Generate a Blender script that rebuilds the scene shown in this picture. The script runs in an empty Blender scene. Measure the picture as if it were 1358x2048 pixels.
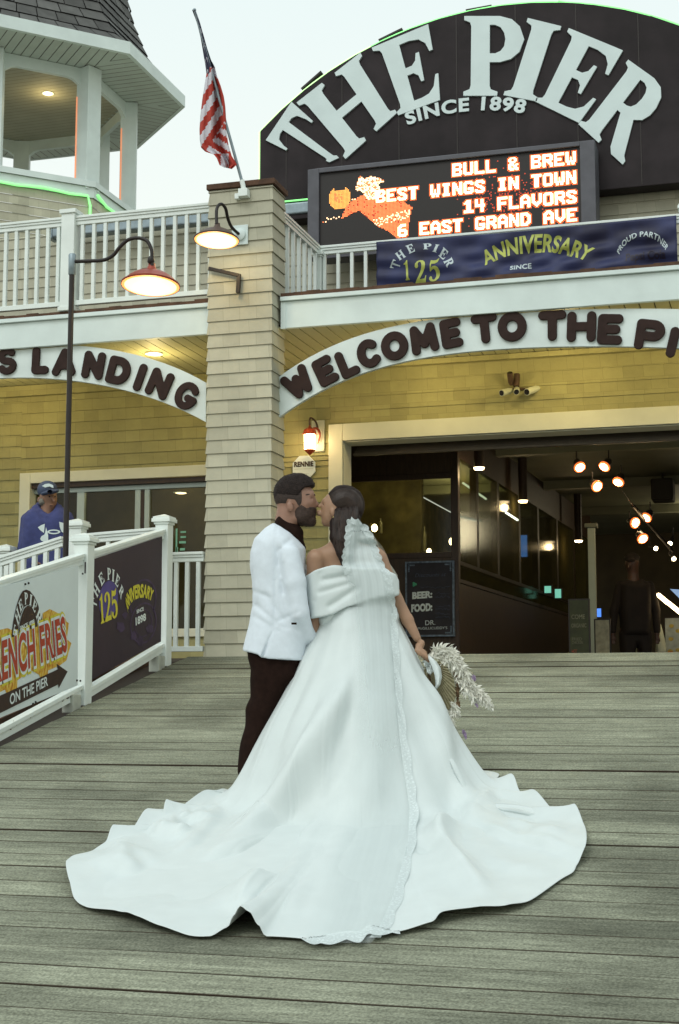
import bpy, bmesh, math, random
import numpy as np
from mathutils import Vector, Matrix
from mathutils.bvhtree import BVHTree

# ------------------------------------------------------------------ camera, sky, sun, exposure
SC = bpy.context.scene
COL = SC.collection
YAW, PITCH = math.radians(16.71), math.radians(7.12)
FPX, ZC = 3043.0, -0.38
cam_d = bpy.data.cameras.new('camera')
cam = bpy.data.objects.new('camera', cam_d); COL.objects.link(cam)
cam.location = (0, 0, ZC)
cam.rotation_euler = (math.radians(90) + PITCH, 0, YAW)
cam_d.sensor_fit = 'VERTICAL'; cam_d.sensor_height = 36.0; cam_d.sensor_width = 36.0 * 1358 / 2048
cam_d.lens = 36.0 * FPX / 2048
cam_d.clip_start = 0.05; cam_d.clip_end = 3000
SC.camera = cam

SUN_EL, SUN_AZ = math.radians(48), math.radians(195)      # behind the photographer, high, overcast
world = bpy.data.worlds.new('World'); SC.world = world
world.use_nodes = True
wn = world.node_tree; wn.nodes.clear()
w_out = wn.nodes.new('ShaderNodeOutputWorld'); w_bg = wn.nodes.new('ShaderNodeBackground')
w_sky = wn.nodes.new('ShaderNodeTexSky'); w_sky.sky_type = 'NISHITA'; w_sky.sun_disc = False
w_sky.sun_elevation = SUN_EL; w_sky.sun_rotation = SUN_AZ
w_sky.dust_density = 6.0; w_sky.air_density = 1.0; w_sky.ozone_density = 1.0
w_hs = wn.nodes.new('ShaderNodeHueSaturation'); w_hs.inputs['Saturation'].default_value = 0.10
w_mx = wn.nodes.new('ShaderNodeMix'); w_mx.data_type = 'RGBA'; w_mx.blend_type = 'MULTIPLY'
w_mx.inputs[0].default_value = 1.0; w_mx.inputs[7].default_value = (0.93, 1.0, 1.0, 1)
w_mg = wn.nodes.new('ShaderNodeMix'); w_mg.data_type = 'RGBA'                       # cloud layer evens the sky out
w_mg.inputs[0].default_value = 0.76
w_tc = wn.nodes.new('ShaderNodeTexCoord'); w_sx = wn.nodes.new('ShaderNodeSeparateXYZ'); w_cr = wn.nodes.new('ShaderNodeMix'); w_cr.data_type = 'RGBA'
w_cr.inputs[6].default_value = (9.9, 9.9, 8.9, 1); w_cr.inputs[7].default_value = (7.9, 9.1, 9.1, 1)      # creamy horizon, pale cyan above
w_mr = wn.nodes.new('ShaderNodeMapRange'); w_mr.inputs[1].default_value = .12; w_mr.inputs[2].default_value = .48
wn.links.new(w_tc.outputs['Generated'], w_sx.inputs[0]); wn.links.new(w_sx.outputs[2], w_mr.inputs[0]); wn.links.new(w_mr.outputs[0], w_cr.inputs[0]); wn.links.new(w_cr.outputs[2], w_mg.inputs[7])
wn.links.new(w_sky.outputs[0], w_hs.inputs['Color']); wn.links.new(w_hs.outputs[0], w_mx.inputs[6])
wn.links.new(w_mx.outputs[2], w_mg.inputs[6])
wn.links.new(w_mg.outputs[2], w_bg.inputs['Color']); w_bg.inputs['Strength'].default_value = 0.12
wn.links.new(w_bg.outputs[0], w_out.inputs['Surface'])

sun_d = bpy.data.lights.new('sun', 'SUN'); sun = bpy.data.objects.new('sun', sun_d); COL.objects.link(sun)
sun_d.energy = 0.7; sun_d.angle = math.radians(25); sun_d.color = (1.0, 0.97, 0.92)
sun.rotation_euler = (math.radians(90) - SUN_EL, 0, math.radians(180) - SUN_AZ)
SC.view_settings.view_transform = 'Standard'; SC.view_settings.look = 'None'
SC.view_settings.exposure = 0.06; SC.view_settings.gamma = 1.0; SC.view_settings.use_curve_mapping = False
SC.cycles.max_bounces = 6; SC.cycles.transparent_max_bounces = 12
SC.cycles.sample_clamp_indirect = 3.0

# ------------------------------------------------------------------ measuring: photo pixel -> point on a real plane
_cy, _sy, _cp, _sp = math.cos(YAW), math.sin(YAW), math.cos(PITCH), math.sin(PITCH)
FW = np.array([-_sy * _cp, _cy * _cp, _sp]); RT = np.array([_cy, _sy, 0.0]); UP = np.cross(RT, FW)
CAM = np.array([0, 0, ZC])
RAMP_M, RAMP_H = 0.2115, 2.2
def ray(px, py): return RT * ((px - 679) / FPX) - UP * ((py - 1024) / FPX) + FW
def at(px, py, Y): d = ray(px, py); return CAM + d * (Y / d[1])
def atx(px, py, X): d = ray(px, py); return CAM + d * (X / d[0])
def atz(px, py, z): d = ray(px, py); return CAM + d * ((z - ZC) / d[2])
def ramp_z(y): return min(0.0, ZC - RAMP_H + RAMP_M * y)
def on_ramp(px, py): d = ray(px, py); return CAM + d * (-RAMP_H / (d[2] - RAMP_M * d[1]))
def to_px(P):
    v = np.asarray(P) - CAM; d = v @ FW
    return 679 + FPX * (v @ RT) / d, 1024 - FPX * (v @ UP) / d

rng = random.Random(7)

# ------------------------------------------------------------------ materials
def new_mat(name):
    m = bpy.data.materials.new(name); m.use_nodes = True
    return m, m.node_tree, m.node_tree.nodes['Principled BSDF']
def mat(name, col, rough=0.7, var=0.0, scale=8.0, bump=0.0, bscale=None, metal=0.0, spec=0.4, var2=0.0, scale2=1.2, stretch=None, island=0.0, sheen=0.0):
    m, nt, b = new_mat(name)
    b.inputs['Roughness'].default_value = rough; b.inputs['Metallic'].default_value = metal
    b.inputs['Specular IOR Level'].default_value = spec
    if sheen: b.inputs['Sheen Weight'].default_value = sheen
    tc = nt.nodes.new('ShaderNodeTexCoord'); src = tc.outputs['Object']
    if stretch:
        mp = nt.nodes.new('ShaderNodeMapping'); mp.inputs['Scale'].default_value = stretch
        nt.links.new(src, mp.inputs[0]); src = mp.outputs[0]
    rgb = nt.nodes.new('ShaderNodeRGB'); rgb.outputs[0].default_value = (*col, 1); cur = rgb.outputs[0]
    def vary(cur, amt, sc, seed):
        n = nt.nodes.new('ShaderNodeTexNoise'); n.inputs['Scale'].default_value = sc; n.inputs['Detail'].default_value = 6
        nt.links.new(src, n.inputs['Vector'])
        r = nt.nodes.new('ShaderNodeMapRange'); r.inputs[1].default_value = .3; r.inputs[2].default_value = .7
        r.inputs[3].default_value = 1 - amt; r.inputs[4].default_value = 1 + amt * .6
        nt.links.new(n.outputs['Fac'], r.inputs[0])
        x = nt.nodes.new('ShaderNodeMix'); x.data_type = 'RGBA'; x.blend_type = 'MULTIPLY'; x.inputs[0].default_value = 1
        nt.links.new(cur, x.inputs[6]); nt.links.new(r.outputs[0], x.inputs[7])
        return x.outputs[2]
    if var: cur = vary(cur, var, scale, 0)
    if var2: cur = vary(cur, var2, scale2, 1)
    if island:
        g = nt.nodes.new('ShaderNodeNewGeometry'); r = nt.nodes.new('ShaderNodeMapRange')
        r.inputs[3].default_value = 1 - island; r.inputs[4].default_value = 1 + island
        nt.links.new(g.outputs['Random Per Island'], r.inputs[0])
        x = nt.nodes.new('ShaderNodeMix'); x.data_type = 'RGBA'; x.blend_type = 'MULTIPLY'; x.inputs[0].default_value = 1
        nt.links.new(cur, x.inputs[6]); nt.links.new(r.outputs[0], x.inputs[7]); cur = x.outputs[2]
    nt.links.new(cur, b.inputs['Base Color'])
    if bump:
        n = nt.nodes.new('ShaderNodeTexNoise'); n.inputs['Scale'].default_value = bscale or scale * 3; n.inputs['Detail'].default_value = 4
        nt.links.new(src, n.inputs['Vector'])
        bp = nt.nodes.new('ShaderNodeBump'); bp.inputs['Strength'].default_value = bump; bp.inputs['Distance'].default_value = .01
        nt.links.new(n.outputs['Fac'], bp.inputs['Height']); nt.links.new(bp.outputs[0], b.inputs['Normal'])
    return m
def glow(name, col, strength):
    m, nt, b = new_mat(name)
    b.inputs['Base Color'].default_value = (*col, 1)
    b.inputs['Emission Color'].default_value = (*col, 1); b.inputs['Emission Strength'].default_value = strength
    return m
def shingle_mat(name, col, amp=.10):
    m, nt, b = new_mat(name); b.inputs['Roughness'].default_value = .85; b.inputs['Specular IOR Level'].default_value = .2
    tc = nt.nodes.new('ShaderNodeTexCoord')
    sep = nt.nodes.new('ShaderNodeSeparateXYZ'); nt.links.new(tc.outputs['Object'], sep.inputs[0])
    add = nt.nodes.new('ShaderNodeMath'); add.operation = 'ADD'
    nt.links.new(sep.outputs[0], add.inputs[0]); nt.links.new(sep.outputs[1], add.inputs[1])
    com = nt.nodes.new('ShaderNodeCombineXYZ'); nt.links.new(add.outputs[0], com.inputs[0]); nt.links.new(sep.outputs[2], com.inputs[1])
    br = nt.nodes.new('ShaderNodeTexBrick'); nt.links.new(com.outputs[0], br.inputs['Vector'])
    br.inputs['Scale'].default_value = 1.0; br.inputs['Brick Width'].default_value = .155; br.inputs['Row Height'].default_value = COURSE
    br.inputs['Mortar Size'].default_value = .0018; br.inputs['Mortar Smooth'].default_value = .3; br.offset = .37; br.squash = 1.2
    br.inputs['Color1'].default_value = (*[c * (1 + amp) for c in col], 1); br.inputs['Color2'].default_value = (*[c * (1 - amp) for c in col], 1)
    br.inputs['Mortar'].default_value = (*[c * .72 for c in col], 1); br.inputs['Bias'].default_value = 0.0
    n = nt.nodes.new('ShaderNodeTexNoise'); n.inputs['Scale'].default_value = 3.5; n.inputs['Detail'].default_value = 8; n.inputs['Roughness'].default_value = .7
    nt.links.new(tc.outputs['Object'], n.inputs['Vector'])
    r = nt.nodes.new('ShaderNodeMapRange'); r.inputs[1].default_value = .3; r.inputs[2].default_value = .7; r.inputs[3].default_value = .86; r.inputs[4].default_value = 1.08
    nt.links.new(n.outputs['Fac'], r.inputs[0])
    x = nt.nodes.new('ShaderNodeMix'); x.data_type = 'RGBA'; x.blend_type = 'MULTIPLY'; x.inputs[0].default_value = 1
    nt.links.new(br.outputs['Color'], x.inputs[6]); nt.links.new(r.outputs[0], x.inputs[7]); nt.links.new(x.outputs[2], b.inputs['Base Color'])
    n2 = nt.nodes.new('ShaderNodeTexNoise'); n2.inputs['Scale'].default_value = 60; nt.links.new(tc.outputs['Object'], n2.inputs['Vector'])
    bp = nt.nodes.new('ShaderNodeBump'); bp.inputs['Strength'].default_value = .25; bp.inputs['Distance'].default_value = .004
    nt.links.new(n2.outputs['Fac'], bp.inputs['Height']); nt.links.new(bp.outputs[0], b.inputs['Normal'])
    return m
COURSE = .118
M = {}
M['shingle'] = shingle_mat('beige_shingle', (.45, .435, .335))
M['siding'] = shingle_mat('lamplit_yellow_shingle', (.35, .325, .155))  # same shingle, with the warm lamplight put into its colour
M['white'] = mat('white_paint', (.66, .75, .73), .55, .06, 5, .08, 30, var2=.07, scale2=1.5)
M['trim'] = mat('cream_trim', (.68, .68, .54), .6, .06, 5, .06, 30)
M['vinyl'] = mat('white_vinyl', (.74, .80, .765), .42, .05, 7, .05, 40, var2=.06, scale2=2)
M['soffit'] = mat('beige_soffit_vinyl', (.44, .43, .25), .6, .05, 4)
M['soffit_grey'] = mat('grey_soffit_vinyl', (.50, .56, .52), .6, .06, 4)
M['brown'] = mat('dark_brown_paint', (.036, .021, .018), .75, .2, 12, .1, spec=.15)
M['brown_trim'] = mat('weathered_brown_wood', (.09, .045, .025), .8, .4, 9, .3)
M['board'] = mat('dark_sign_board', (.027, .021, .023), .75, .4, 3, .1, spec=.25, var2=.3, scale2=.9)
M['letter_white'] = mat('sign_letter_white', (.60, .70, .70), .5, .06, 4)
M['black_metal'] = mat('black_metal', (.022, .017, .015), .45, .15, 20, metal=.2)
M['red_glow_shade'] = mat('red_glow_enamel', (.30, .05, .026), .35, .15, 10, metal=.1)  # the lit lamp's red glow is put into the shade colour
M['brown_shade'] = mat('brown_enamel', (.085, .05, .035), .4, .2, 10)
M['galv'] = mat('galvanised_metal', (.26, .32, .35), .45, .2, 14, metal=.5)
M['lamp_on'] = glow('lit_lamp_glass', (1.0, .72, .35), 2.2)
M['lamp_halo'] = glow('lamp_halo_glow', (1.0, .42, .13), 1.25)
M['can_on'] = glow('lit_recessed_lamp', (1.0, .74, .40), 7.0)
M['lantern_on'] = glow('lit_lantern_glass', (1.0, .80, .45), 12.0)
M['spot_halo'] = glow('spot_halo_glow', (1.0, .20, .05), .75)
M['spot_on'] = glow('lit_spot_bulb', (1.0, .78, .45), 16.0)
M['neon_green'] = glow('green_neon', (.30, 1.0, .30), .85)
M['neon_pale'] = glow('pale_green_neon', (.55, 1.0, .40), 1.2)
M['neon_red'] = glow('orange_neon', (1.0, .36, .18), .42)
M['roof'] = mat('asphalt_roof', (.10, .10, .095), .9, .25, 6, .3, island=.25)
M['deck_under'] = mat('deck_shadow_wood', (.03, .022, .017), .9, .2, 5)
M['ground'] = mat('sand_ground', (.26, .24, .19), .95, .2, 2, .3)

# ------------------------------------------------------------------ object helpers
def tag(o, label=None, cat=None, group=None, kind=None):
    if label: o['label'] = label
    if cat: o['category'] = cat
    if group: o['group'] = group
    if kind: o['kind'] = kind
    return o
def empty(name, loc=(0, 0, 0), rz=0.0, label=None, cat=None, group=None):
    o = bpy.data.objects.new(name, None); COL.objects.link(o); o.location = Vector(loc); o.rotation_euler = (0, 0, rz)
    o.empty_display_size = .1
    return tag(o, label, cat, group)
def wmat(o):
    m = Matrix.Translation(o.location) @ o.rotation_euler.to_matrix().to_4x4()
    return wmat(o.parent) @ m if o.parent else m
def link(name, me, material, parent=None, smooth=False):
    o = bpy.data.objects.new(name, me); COL.objects.link(o)
    if material is not None:
        for m_ in (material if isinstance(material, (list, tuple)) else [material]): me.materials.append(m_)
    if smooth:
        me.polygons.foreach_set('use_smooth', [True] * len(me.polygons))
    if parent is not None:
        o.parent = parent
        me.transform(wmat(parent).inverted())
    return o
class MB:
    def __init__(s): s.v = []; s.f = []; s.mi = []; s.cur = 0
    def add(s, vs, fs):
        b = len(s.v); s.v += [tuple(map(float, p)) for p in vs]
        s.f += [tuple(b + i for i in f) for f in fs]; s.mi += [s.cur] * len(fs)
        return s
    def box(s, lo, hi, rz=0.0, c=None):
        (x0, y0, z0), (x1, y1, z1) = lo, hi
        vs = [(x0, y0, z0), (x1, y0, z0), (x1, y1, z0), (x0, y1, z0), (x0, y0, z1), (x1, y0, z1), (x1, y1, z1), (x0, y1, z1)]
        return s.add(vs, [(0, 3, 2, 1), (4, 5, 6, 7), (0, 1, 5, 4), (1, 2, 6, 5), (2, 3, 7, 6), (3, 0, 4, 7)])
    def bar(s, a, b, w, h, up=(0, 0, 1)):
        a = np.array(a, float); b = np.array(b, float); d = b - a; d /= np.linalg.norm(d)
        u = np.array(up, float); sd = np.cross(d, u); sd /= np.linalg.norm(sd); u = np.cross(sd, d)
        vs = [p + sd * sx * w / 2 + u * sz * h / 2 for p in (a, b) for sx, sz in ((-1, -1), (1, -1), (1, 1), (-1, 1))]
        return s.add(vs, [(0, 1, 2, 3), (7, 6, 5, 4), (0, 4, 5, 1), (1, 5, 6, 2), (2, 6, 7, 3), (3, 7, 4, 0)])
    def tube(s, pts, r, n=10, flat=None, caps=True):
        P = [np.array(p, float) for p in pts]; k = len(P); rs = r if isinstance(r, (list, tuple)) else [r] * k
        rings = []; prev = None
        for i in range(k):
            d = P[min(i + 1, k - 1)] - P[max(i - 1, 0)]; d /= np.linalg.norm(d) + 1e-12
            if prev is None:
                a = np.array([0, 0, 1.]) if abs(d[2]) < .9 else np.array([1., 0, 0])
                u = np.cross(d, a)
            else: u = prev - d * (prev @ d)
            u /= np.linalg.norm(u); prev = u; w = np.cross(d, u)
            rings.append([P[i] + rs[i] * (math.cos(t) * u + math.sin(t) * w) for t in np.linspace(0, 2 * math.pi, n, endpoint=False)])
        vs = [p for R in rings for p in R]; fs = []
        for i in range(k - 1):
            for j in range(n):
                a = i * n + j; b = i * n + (j + 1) % n
                fs.append((a, b, b + n, a + n))
        if caps: fs.append(tuple(range(n))[::-1]); fs.append(tuple((k - 1) * n + j for j in range(n)))
        return s.add(vs, fs)
    def lathe(s, prof, c, n=28, axis=None):
        # prof: list of (r, h); around axis (default z) through c
        c = np.array(c, float); ax = np.array(axis or (0, 0, 1), float); ax /= np.linalg.norm(ax)
        t = np.array([1., 0, 0]) if abs(ax[0]) < .9 else np.array([0, 1., 0])
        u = np.cross(ax, t); u /= np.linalg.norm(u); w = np.cross(ax, u)
        vs = []; fs = []
        for r, h in prof:
            for a in np.linspace(0, 2 * math.pi, n, endpoint=False): vs.append(c + ax * h + (u * math.cos(a) + w * math.sin(a)) * max(r, 1e-4))
        for i in range(len(prof) - 1):
            for j in range(n):
                a = i * n + j; b = i * n + (j + 1) % n; fs.append((a, b, b + n, a + n))
        return s.add(vs, fs)
    def sphere(s, c, r, n=12, sc=(1, 1, 1)):
        vs = []; fs = []
        m = n // 2 + 1
        for i in range(m + 1):
            th = math.pi * i / m
            for j in range(n):
                ph = 2 * math.pi * j / n
                vs.append((c[0] + r * sc[0] * math.sin(th) * math.cos(ph), c[1] + r * sc[1] * math.sin(th) * math.sin(ph), c[2] + r * sc[2] * math.cos(th)))
        for i in range(m):
            for j in range(n): fs.append((i * n + j, (i + 1) * n + j, (i + 1) * n + (j + 1) % n, i * n + (j + 1) % n))
        return s.add(vs, fs)
    def plate(s, poly, y0, y1):
        # polygon in (x,z) extruded between two Y values
        n = len(poly); vs = [(x, y0, z) for x, z in poly] + [(x, y1, z) for x, z in poly]
        fs = [tuple(range(n)), tuple(range(n, 2 * n))[::-1]] + [(i, i + n, (i + 1) % n + n, (i + 1) % n) for i in range(n)]
        return s.add(vs, fs)
    def build(s, name, material, parent=None, smooth=False, bevel=0.0, seg=2):
        me = bpy.data.meshes.new(name); me.from_pydata(s.v, [], s.f)
        if any(s.mi): me.polygons.foreach_set('material_index', s.mi)
        bm = bmesh.new(); bm.from_mesh(me); bmesh.ops.remove_doubles(bm, verts=bm.verts, dist=1e-6)
        bmesh.ops.recalc_face_normals(bm, faces=bm.faces); bm.to_mesh(me); bm.free(); me.update()
        o = link(name, me, material, parent, smooth)
        if bevel:
            md = o.modifiers.new('bevel', 'BEVEL'); md.width = bevel; md.segments = seg; md.limit_method = 'ANGLE'; md.angle_limit = math.radians(40)
        if smooth:
            try: me.set_sharp_from_angle(angle=math.radians(50))
            except Exception: pass
        return o
def share(o, parent, loc=None, name=None):
    c = o.copy(); COL.objects.link(c); c.parent = parent
    if loc is not None: c.location = loc
    return c
def dup(root, loc, label=None, rz=None):
    r = root.copy(); COL.objects.link(r); r.location = Vector(loc)
    if rz is not None: r.rotation_euler = (0, 0, rz)
    if label: r['label'] = label
    for ch in list(root.children):
        c = ch.copy(); COL.objects.link(c); c.parent = r
        for g in ch.children:
            d = g.copy(); COL.objects.link(d); d.parent = c
    return r

# ------------------------------------------------------------------ lettering
def curve_mesh(cu):
    ob = bpy.data.objects.new('t', cu); COL.objects.link(ob)
    dg = bpy.context.evaluated_depsgraph_get(); dg.update()
    me = bpy.data.meshes.new_from_object(ob.evaluated_get(dg)); bpy.data.objects.remove(ob)
    vs = [tuple(v.co) for v in me.vertices]; fs = [tuple(p.vertices) for p in me.polygons]
    bpy.data.meshes.remove(me); bpy.data.curves.remove(cu)
    return vs, fs
def text2d(s, bold=0.0, extrude=0.0, spacing=1.0, shear=0.0, res=6):
    """flat lettering in a box of height ~1 (cap height), x from 0; returns verts, faces, width"""
    cu = bpy.data.curves.new('t', 'FONT'); cu.body = s; cu.size = 1.0; cu.offset = bold; cu.extrude = extrude
    cu.space_character = spacing; cu.shear = shear; cu.resolution_u = res; cu.fill_mode = 'BOTH' if extrude else 'FRONT'
    vs, fs = curve_mesh(cu)
    if not vs: return [], [], 0
    x0 = min(v[0] for v in vs); k = 1 / .70
    vs = [((v[0] - x0) * k, v[1] * k, v[2] * k) for v in vs]
    return vs, fs, max(v[0] for v in vs)
SERIF = {  # bold bracketed serif letters, unit box; (outline, holes)
 'T': ([(.33, 0), (.67, 0), (.69, .045), (.62, .07), (.61, .12), (.61, .87), (.72, .87), (.84, .83), (.92, .70), (.94, .62), (1.0, .62), (.99, 1), (.01, 1), (0, .62), (.06, .62), (.08, .70), (.16, .83), (.28, .87), (.39, .87), (.39, .12), (.38, .07), (.31, .045)], []),
 'H': ([(0, 0), (.40, 0), (.41, .05), (.34, .08), (.33, .13), (.33, .45), (.67, .45), (.67, .13), (.66, .08), (.59, .05), (.60, 0), (1, 0), (1.0, .05), (.93, .08), (.92, .13), (.92, .87), (.93, .92), (1, .95), (1, 1), (.60, 1), (.59, .95), (.66, .92), (.67, .87), (.67, .57), (.33, .57), (.33, .87), (.34, .92), (.41, .95), (.40, 1), (0, 1), (0, .95), (.07, .92), (.08, .87), (.08, .13), (.07, .08), (0, .05)], []),
 'E': ([(0, 0), (.97, 0), (1, .34), (.94, .34), (.88, .20), (.76, .13), (.60, .11), (.42, .11), (.42, .46), (.54, .46), (.62, .41), (.65, .32), (.71, .32), (.71, .70), (.65, .70), (.62, .61), (.54, .56), (.42, .56), (.42, .89), (.58, .89), (.74, .86), (.84, .78), (.89, .66), (.95, .66), (.93, 1), (0, 1), (0, .95), (.10, .92), (.12, .87), (.12, .13), (.10, .08), (0, .05)], []),
 'P': ([(0, 0), (.55, 0), (.56, .05), (.45, .08), (.43, .13), (.43, .42), (.60, .42), (.78, .46), (.92, .55), (1, .71), (.93, .87), (.80, .96), (.60, 1), (0, 1), (0, .95), (.10, .92), (.12, .87), (.12, .13), (.10, .08), (0, .05)], [[(.43, .53), (.43, .89), (.52, .89), (.61, .86), (.67, .79), (.69, .71), (.67, .62), (.61, .56), (.52, .53)]]),
 'I': ([(0, 0), (1, 0), (1, .05), (.83, .08), (.80, .13), (.80, .87), (.83, .92), (1, .95), (1, 1), (0, 1), (0, .95), (.17, .92), (.20, .87), (.20, .13), (.17, .08), (0, .05)], []),
 'R': ([(0, 0), (.46, 0), (.47, .05), (.39, .08), (.38, .13), (.38, .44), (.45, .44), (.66, .06), (.74, 0), (1, 0), (1, .05), (.93, .09), (.70, .47), (.82, .53), (.88, .63), (.89, .74), (.85, .87), (.74, .96), (.56, 1), (0, 1), (0, .95), (.08, .92), (.10, .87), (.10, .13), (.08, .08), (0, .05)], [[(.38, .55), (.38, .89), (.47, .89), (.55, .86), (.59, .80), (.60, .72), (.58, .63), (.53, .57), (.46, .55)]]),
 '1': ([(.12, 0), (.88, 0), (.88, .05), (.72, .08), (.69, .13), (.69, 1), (.55, 1), (.40, .90), (.10, .84), (.10, .79), (.33, .79), (.33, .13), (.29, .08), (.12, .05)], []),
 '2': ([(0, 0), (.95, 0), (1, .30), (.93, .30), (.86, .17), (.42, .17), (.74, .45), (.90, .60), (.94, .74), (.88, .88), (.72, .97), (.48, 1), (.24, .96), (.08, .86), (.04, .74), (.12, .66), (.26, .66), (.34, .73), (.30, .84), (.40, .92), (.54, .90), (.62, .80), (.62, .68), (.54, .54), (.34, .32), (0, .06)], []),
 '5': ([(.06, .20), (.16, .26), (.28, .23), (.30, .13), (.40, .07), (.54, .09), (.64, .20), (.66, .34), (.60, .48), (.46, .54), (.30, .51), (.18, .46), (.12, .48), (.18, 1), (.40, .96), (.66, .95), (.92, 1.04), (.82, .82), (.60, .76), (.28, .78), (.25, .61), (.42, .66), (.64, .65), (.84, .57), (.96, .42), (.96, .26), (.86, .10), (.66, .01), (.40, -.02), (.16, .03), (.04, .12)], []),
}
def glyph2d(ch, extrude=0.0):
    out, holes = SERIF[ch]
    cu = bpy.data.curves.new('g', 'CURVE'); cu.dimensions = '2D'; cu.fill_mode = 'BOTH' if extrude else 'FRONT'; cu.extrude = extrude
    for poly in [out] + holes:
        sp = cu.splines.new('POLY'); sp.points.add(len(poly) - 1); sp.use_cyclic_u = True
        for p, (x, y) in zip(sp.points, poly): p.co = (x, y, 0, 1)
    if not extrude: cu.fill_mode = 'FRONT'
    return curve_mesh(cu)
def bilin(q, u, v):
    bl, br, tr, tl = [np.array(p, float) for p in q]
    return (1 - u) * (1 - v) * bl + u * (1 - v) * br + u * v * tr + (1 - u) * v * tl
def arc_map(p0, pm, p1):
    """circle through three 2-D points; returns f(s in 0..1, h) -> 2-D point, h outward distance"""
    (x1, y1), (x2, y2), (x3, y3) = p0, pm, p1
    A = np.array([[x2 - x1, y2 - y1], [x3 - x1, y3 - y1]]) * 2.0
    b = np.array([x2**2 + y2**2 - x1**2 - y1**2, x3**2 + y3**2 - x1**2 - y1**2])
    c = np.linalg.solve(A, b); R = math.hypot(x1 - c[0], y1 - c[1])
    a0 = math.atan2(y1 - c[1], x1 - c[0]); a1 = math.atan2(y3 - c[1], x3 - c[0]); am = math.atan2(y2 - c[1], x2 - c[0])
    d1, d2 = (am - a0) % (2 * math.pi), (a1 - a0) % (2 * math.pi); a1 = a0 + (d2 if d1 < d2 else d2 - 2 * math.pi)
    def f(s, h=0.0):
        a = a0 + (a1 - a0) * s
        return np.array([c[0] + (R + h) * math.cos(a), c[1] + (R + h) * math.sin(a)])
    f.length = abs(a1 - a0) * R; f.R = R; f.c = c
    return f
def flat_print(name, vs2, fs, fn, material, parent=None, back=None):
    me = bpy.data.meshes.new(name); me.from_pydata([tuple(fn(v[0], v[1])) for v in vs2], [], fs); me.update()
    return link(name, me, material, parent)

def arcpts(cx, cy, rx, ry, a0, a1, n=14):
    return [(cx + rx * math.cos(math.radians(a0 + (a1 - a0) * i / n)), cy + ry * math.sin(math.radians(a0 + (a1 - a0) * i / n))) for i in range(n + 1)]
STROKE = {
 'W': [[(0, 1), (.24, 0), (.5, .72), (.76, 0), (1, 1)]], 'E': [[(1, 1), (0, 1), (0, 0), (1, 0)], [(0, .5), (.85, .5)]],
 'L': [[(0, 1), (0, 0), (1, 0)]], 'C': [arcpts(.5, .5, .5, .5, 48, 312, 18)], 'O': [arcpts(.5, .5, .5, .5, 90, 450, 24)],
 'M': [[(0, 0), (.06, 1), (.5, .25), (.94, 1), (1, 0)]], 'T': [[(0, 1), (1, 1)], [(.5, 1), (.5, 0)]],
 'H': [[(0, 0), (0, 1)], [(1, 0), (1, 1)], [(0, .5), (1, .5)]],
 'P': [[(0, 0), (0, 1), (.6, 1)] + arcpts(.65, .72, .35, .28, 90, -90, 10) + [(0, .44)]],
 'I': [[(.5, 0), (.5, 1)]], 'A': [[(0, 0), (.5, 1), (1, 0)], [(.2, .33), (.8, .33)]],
 'N': [[(0, 0), (0, 1), (1, 0), (1, 1)]], 'D': [[(0, 0), (0, 1), (.4, 1)] + arcpts(.45, .5, .55, .5, 90, -90, 14) + [(0, 0)]],
 'G': [arcpts(.5, .5, .5, .5, 45, 340, 18) + [(1, .42), (.62, .42)]],
 'R': [[(0, 0), (0, 1), (.6, 1)] + arcpts(.65, .72, .35, .28, 90, -90, 10) + [(0, .44)], [(.55, .44), (1, 0)]],
 'S': [arcpts(.5, .745, .44, .255, 35, 250, 12) + arcpts(.5, .245, .46, .255, 80, -155, 12)],
}
def stroke_letter(mb, ch, fn, hw, depth, nrm):
    """rounded fat letter: fn(u,v)->3-D point on the board; hw half stroke width; depth how far it stands off"""
    nrm = np.array(nrm, float)
    for line in STROKE[ch]:
        P = [np.array(fn(u, v)) for u, v in line]
        # densify
        Q = [P[0]]
        for a, b in zip(P[:-1], P[1:]):
            L = np.linalg.norm(b - a); k = max(1, int(L / (hw * .8)))
            Q += [a + (b - a) * i / k for i in range(1, k + 1)]
        P = Q; closed = np.linalg.norm(P[0] - P[-1]) < 1e-6
        prof = [(-1, 0), (-1, .55), (-.8, .85), (-.45, 1), (.45, 1), (.8, .85), (1, .55), (1, 0)]
        n = len(prof); vs = []; k = len(P)
        def ring(c, d, sc=1.0, push=0.0):
            sd = np.cross(d, nrm); sd /= np.linalg.norm(sd)
            return [c + d * push + sd * a * hw * sc + nrm * (h * depth) for a, h in prof]
        rings = []
        dirs = []
        for i in range(k):
            if closed: d = P[(i + 1) % (k - 1)] - P[(i - 1) % (k - 1)] if 0 < i < k - 1 else P[1] - P[k - 2]
            else: d = P[min(i + 1, k - 1)] - P[max(i - 1, 0)]
            dirs.append(d / (np.linalg.norm(d) + 1e-12))
        if not closed:
            for t in (90, 65, 35): rings.append(ring(P[0], dirs[0], max(.02, math.cos(math.radians(t))), -hw * math.sin(math.radians(t))))
        for i in range(k): rings.append(ring(P[i], dirs[i]))
        if not closed:
            for t in (35, 65, 90): rings.append(ring(P[-1], dirs[-1], max(.02, math.cos(math.radians(t))), hw * math.sin(math.radians(t))))
        vs = [p for r in rings for p in r]
        fs = [(i * n + j, i * n + j + 1, (i + 1) * n + j + 1, (i + 1) * n + j) for i in range(len(rings) - 1) for j in range(n - 1)]
        mb.add(vs, fs)
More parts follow.
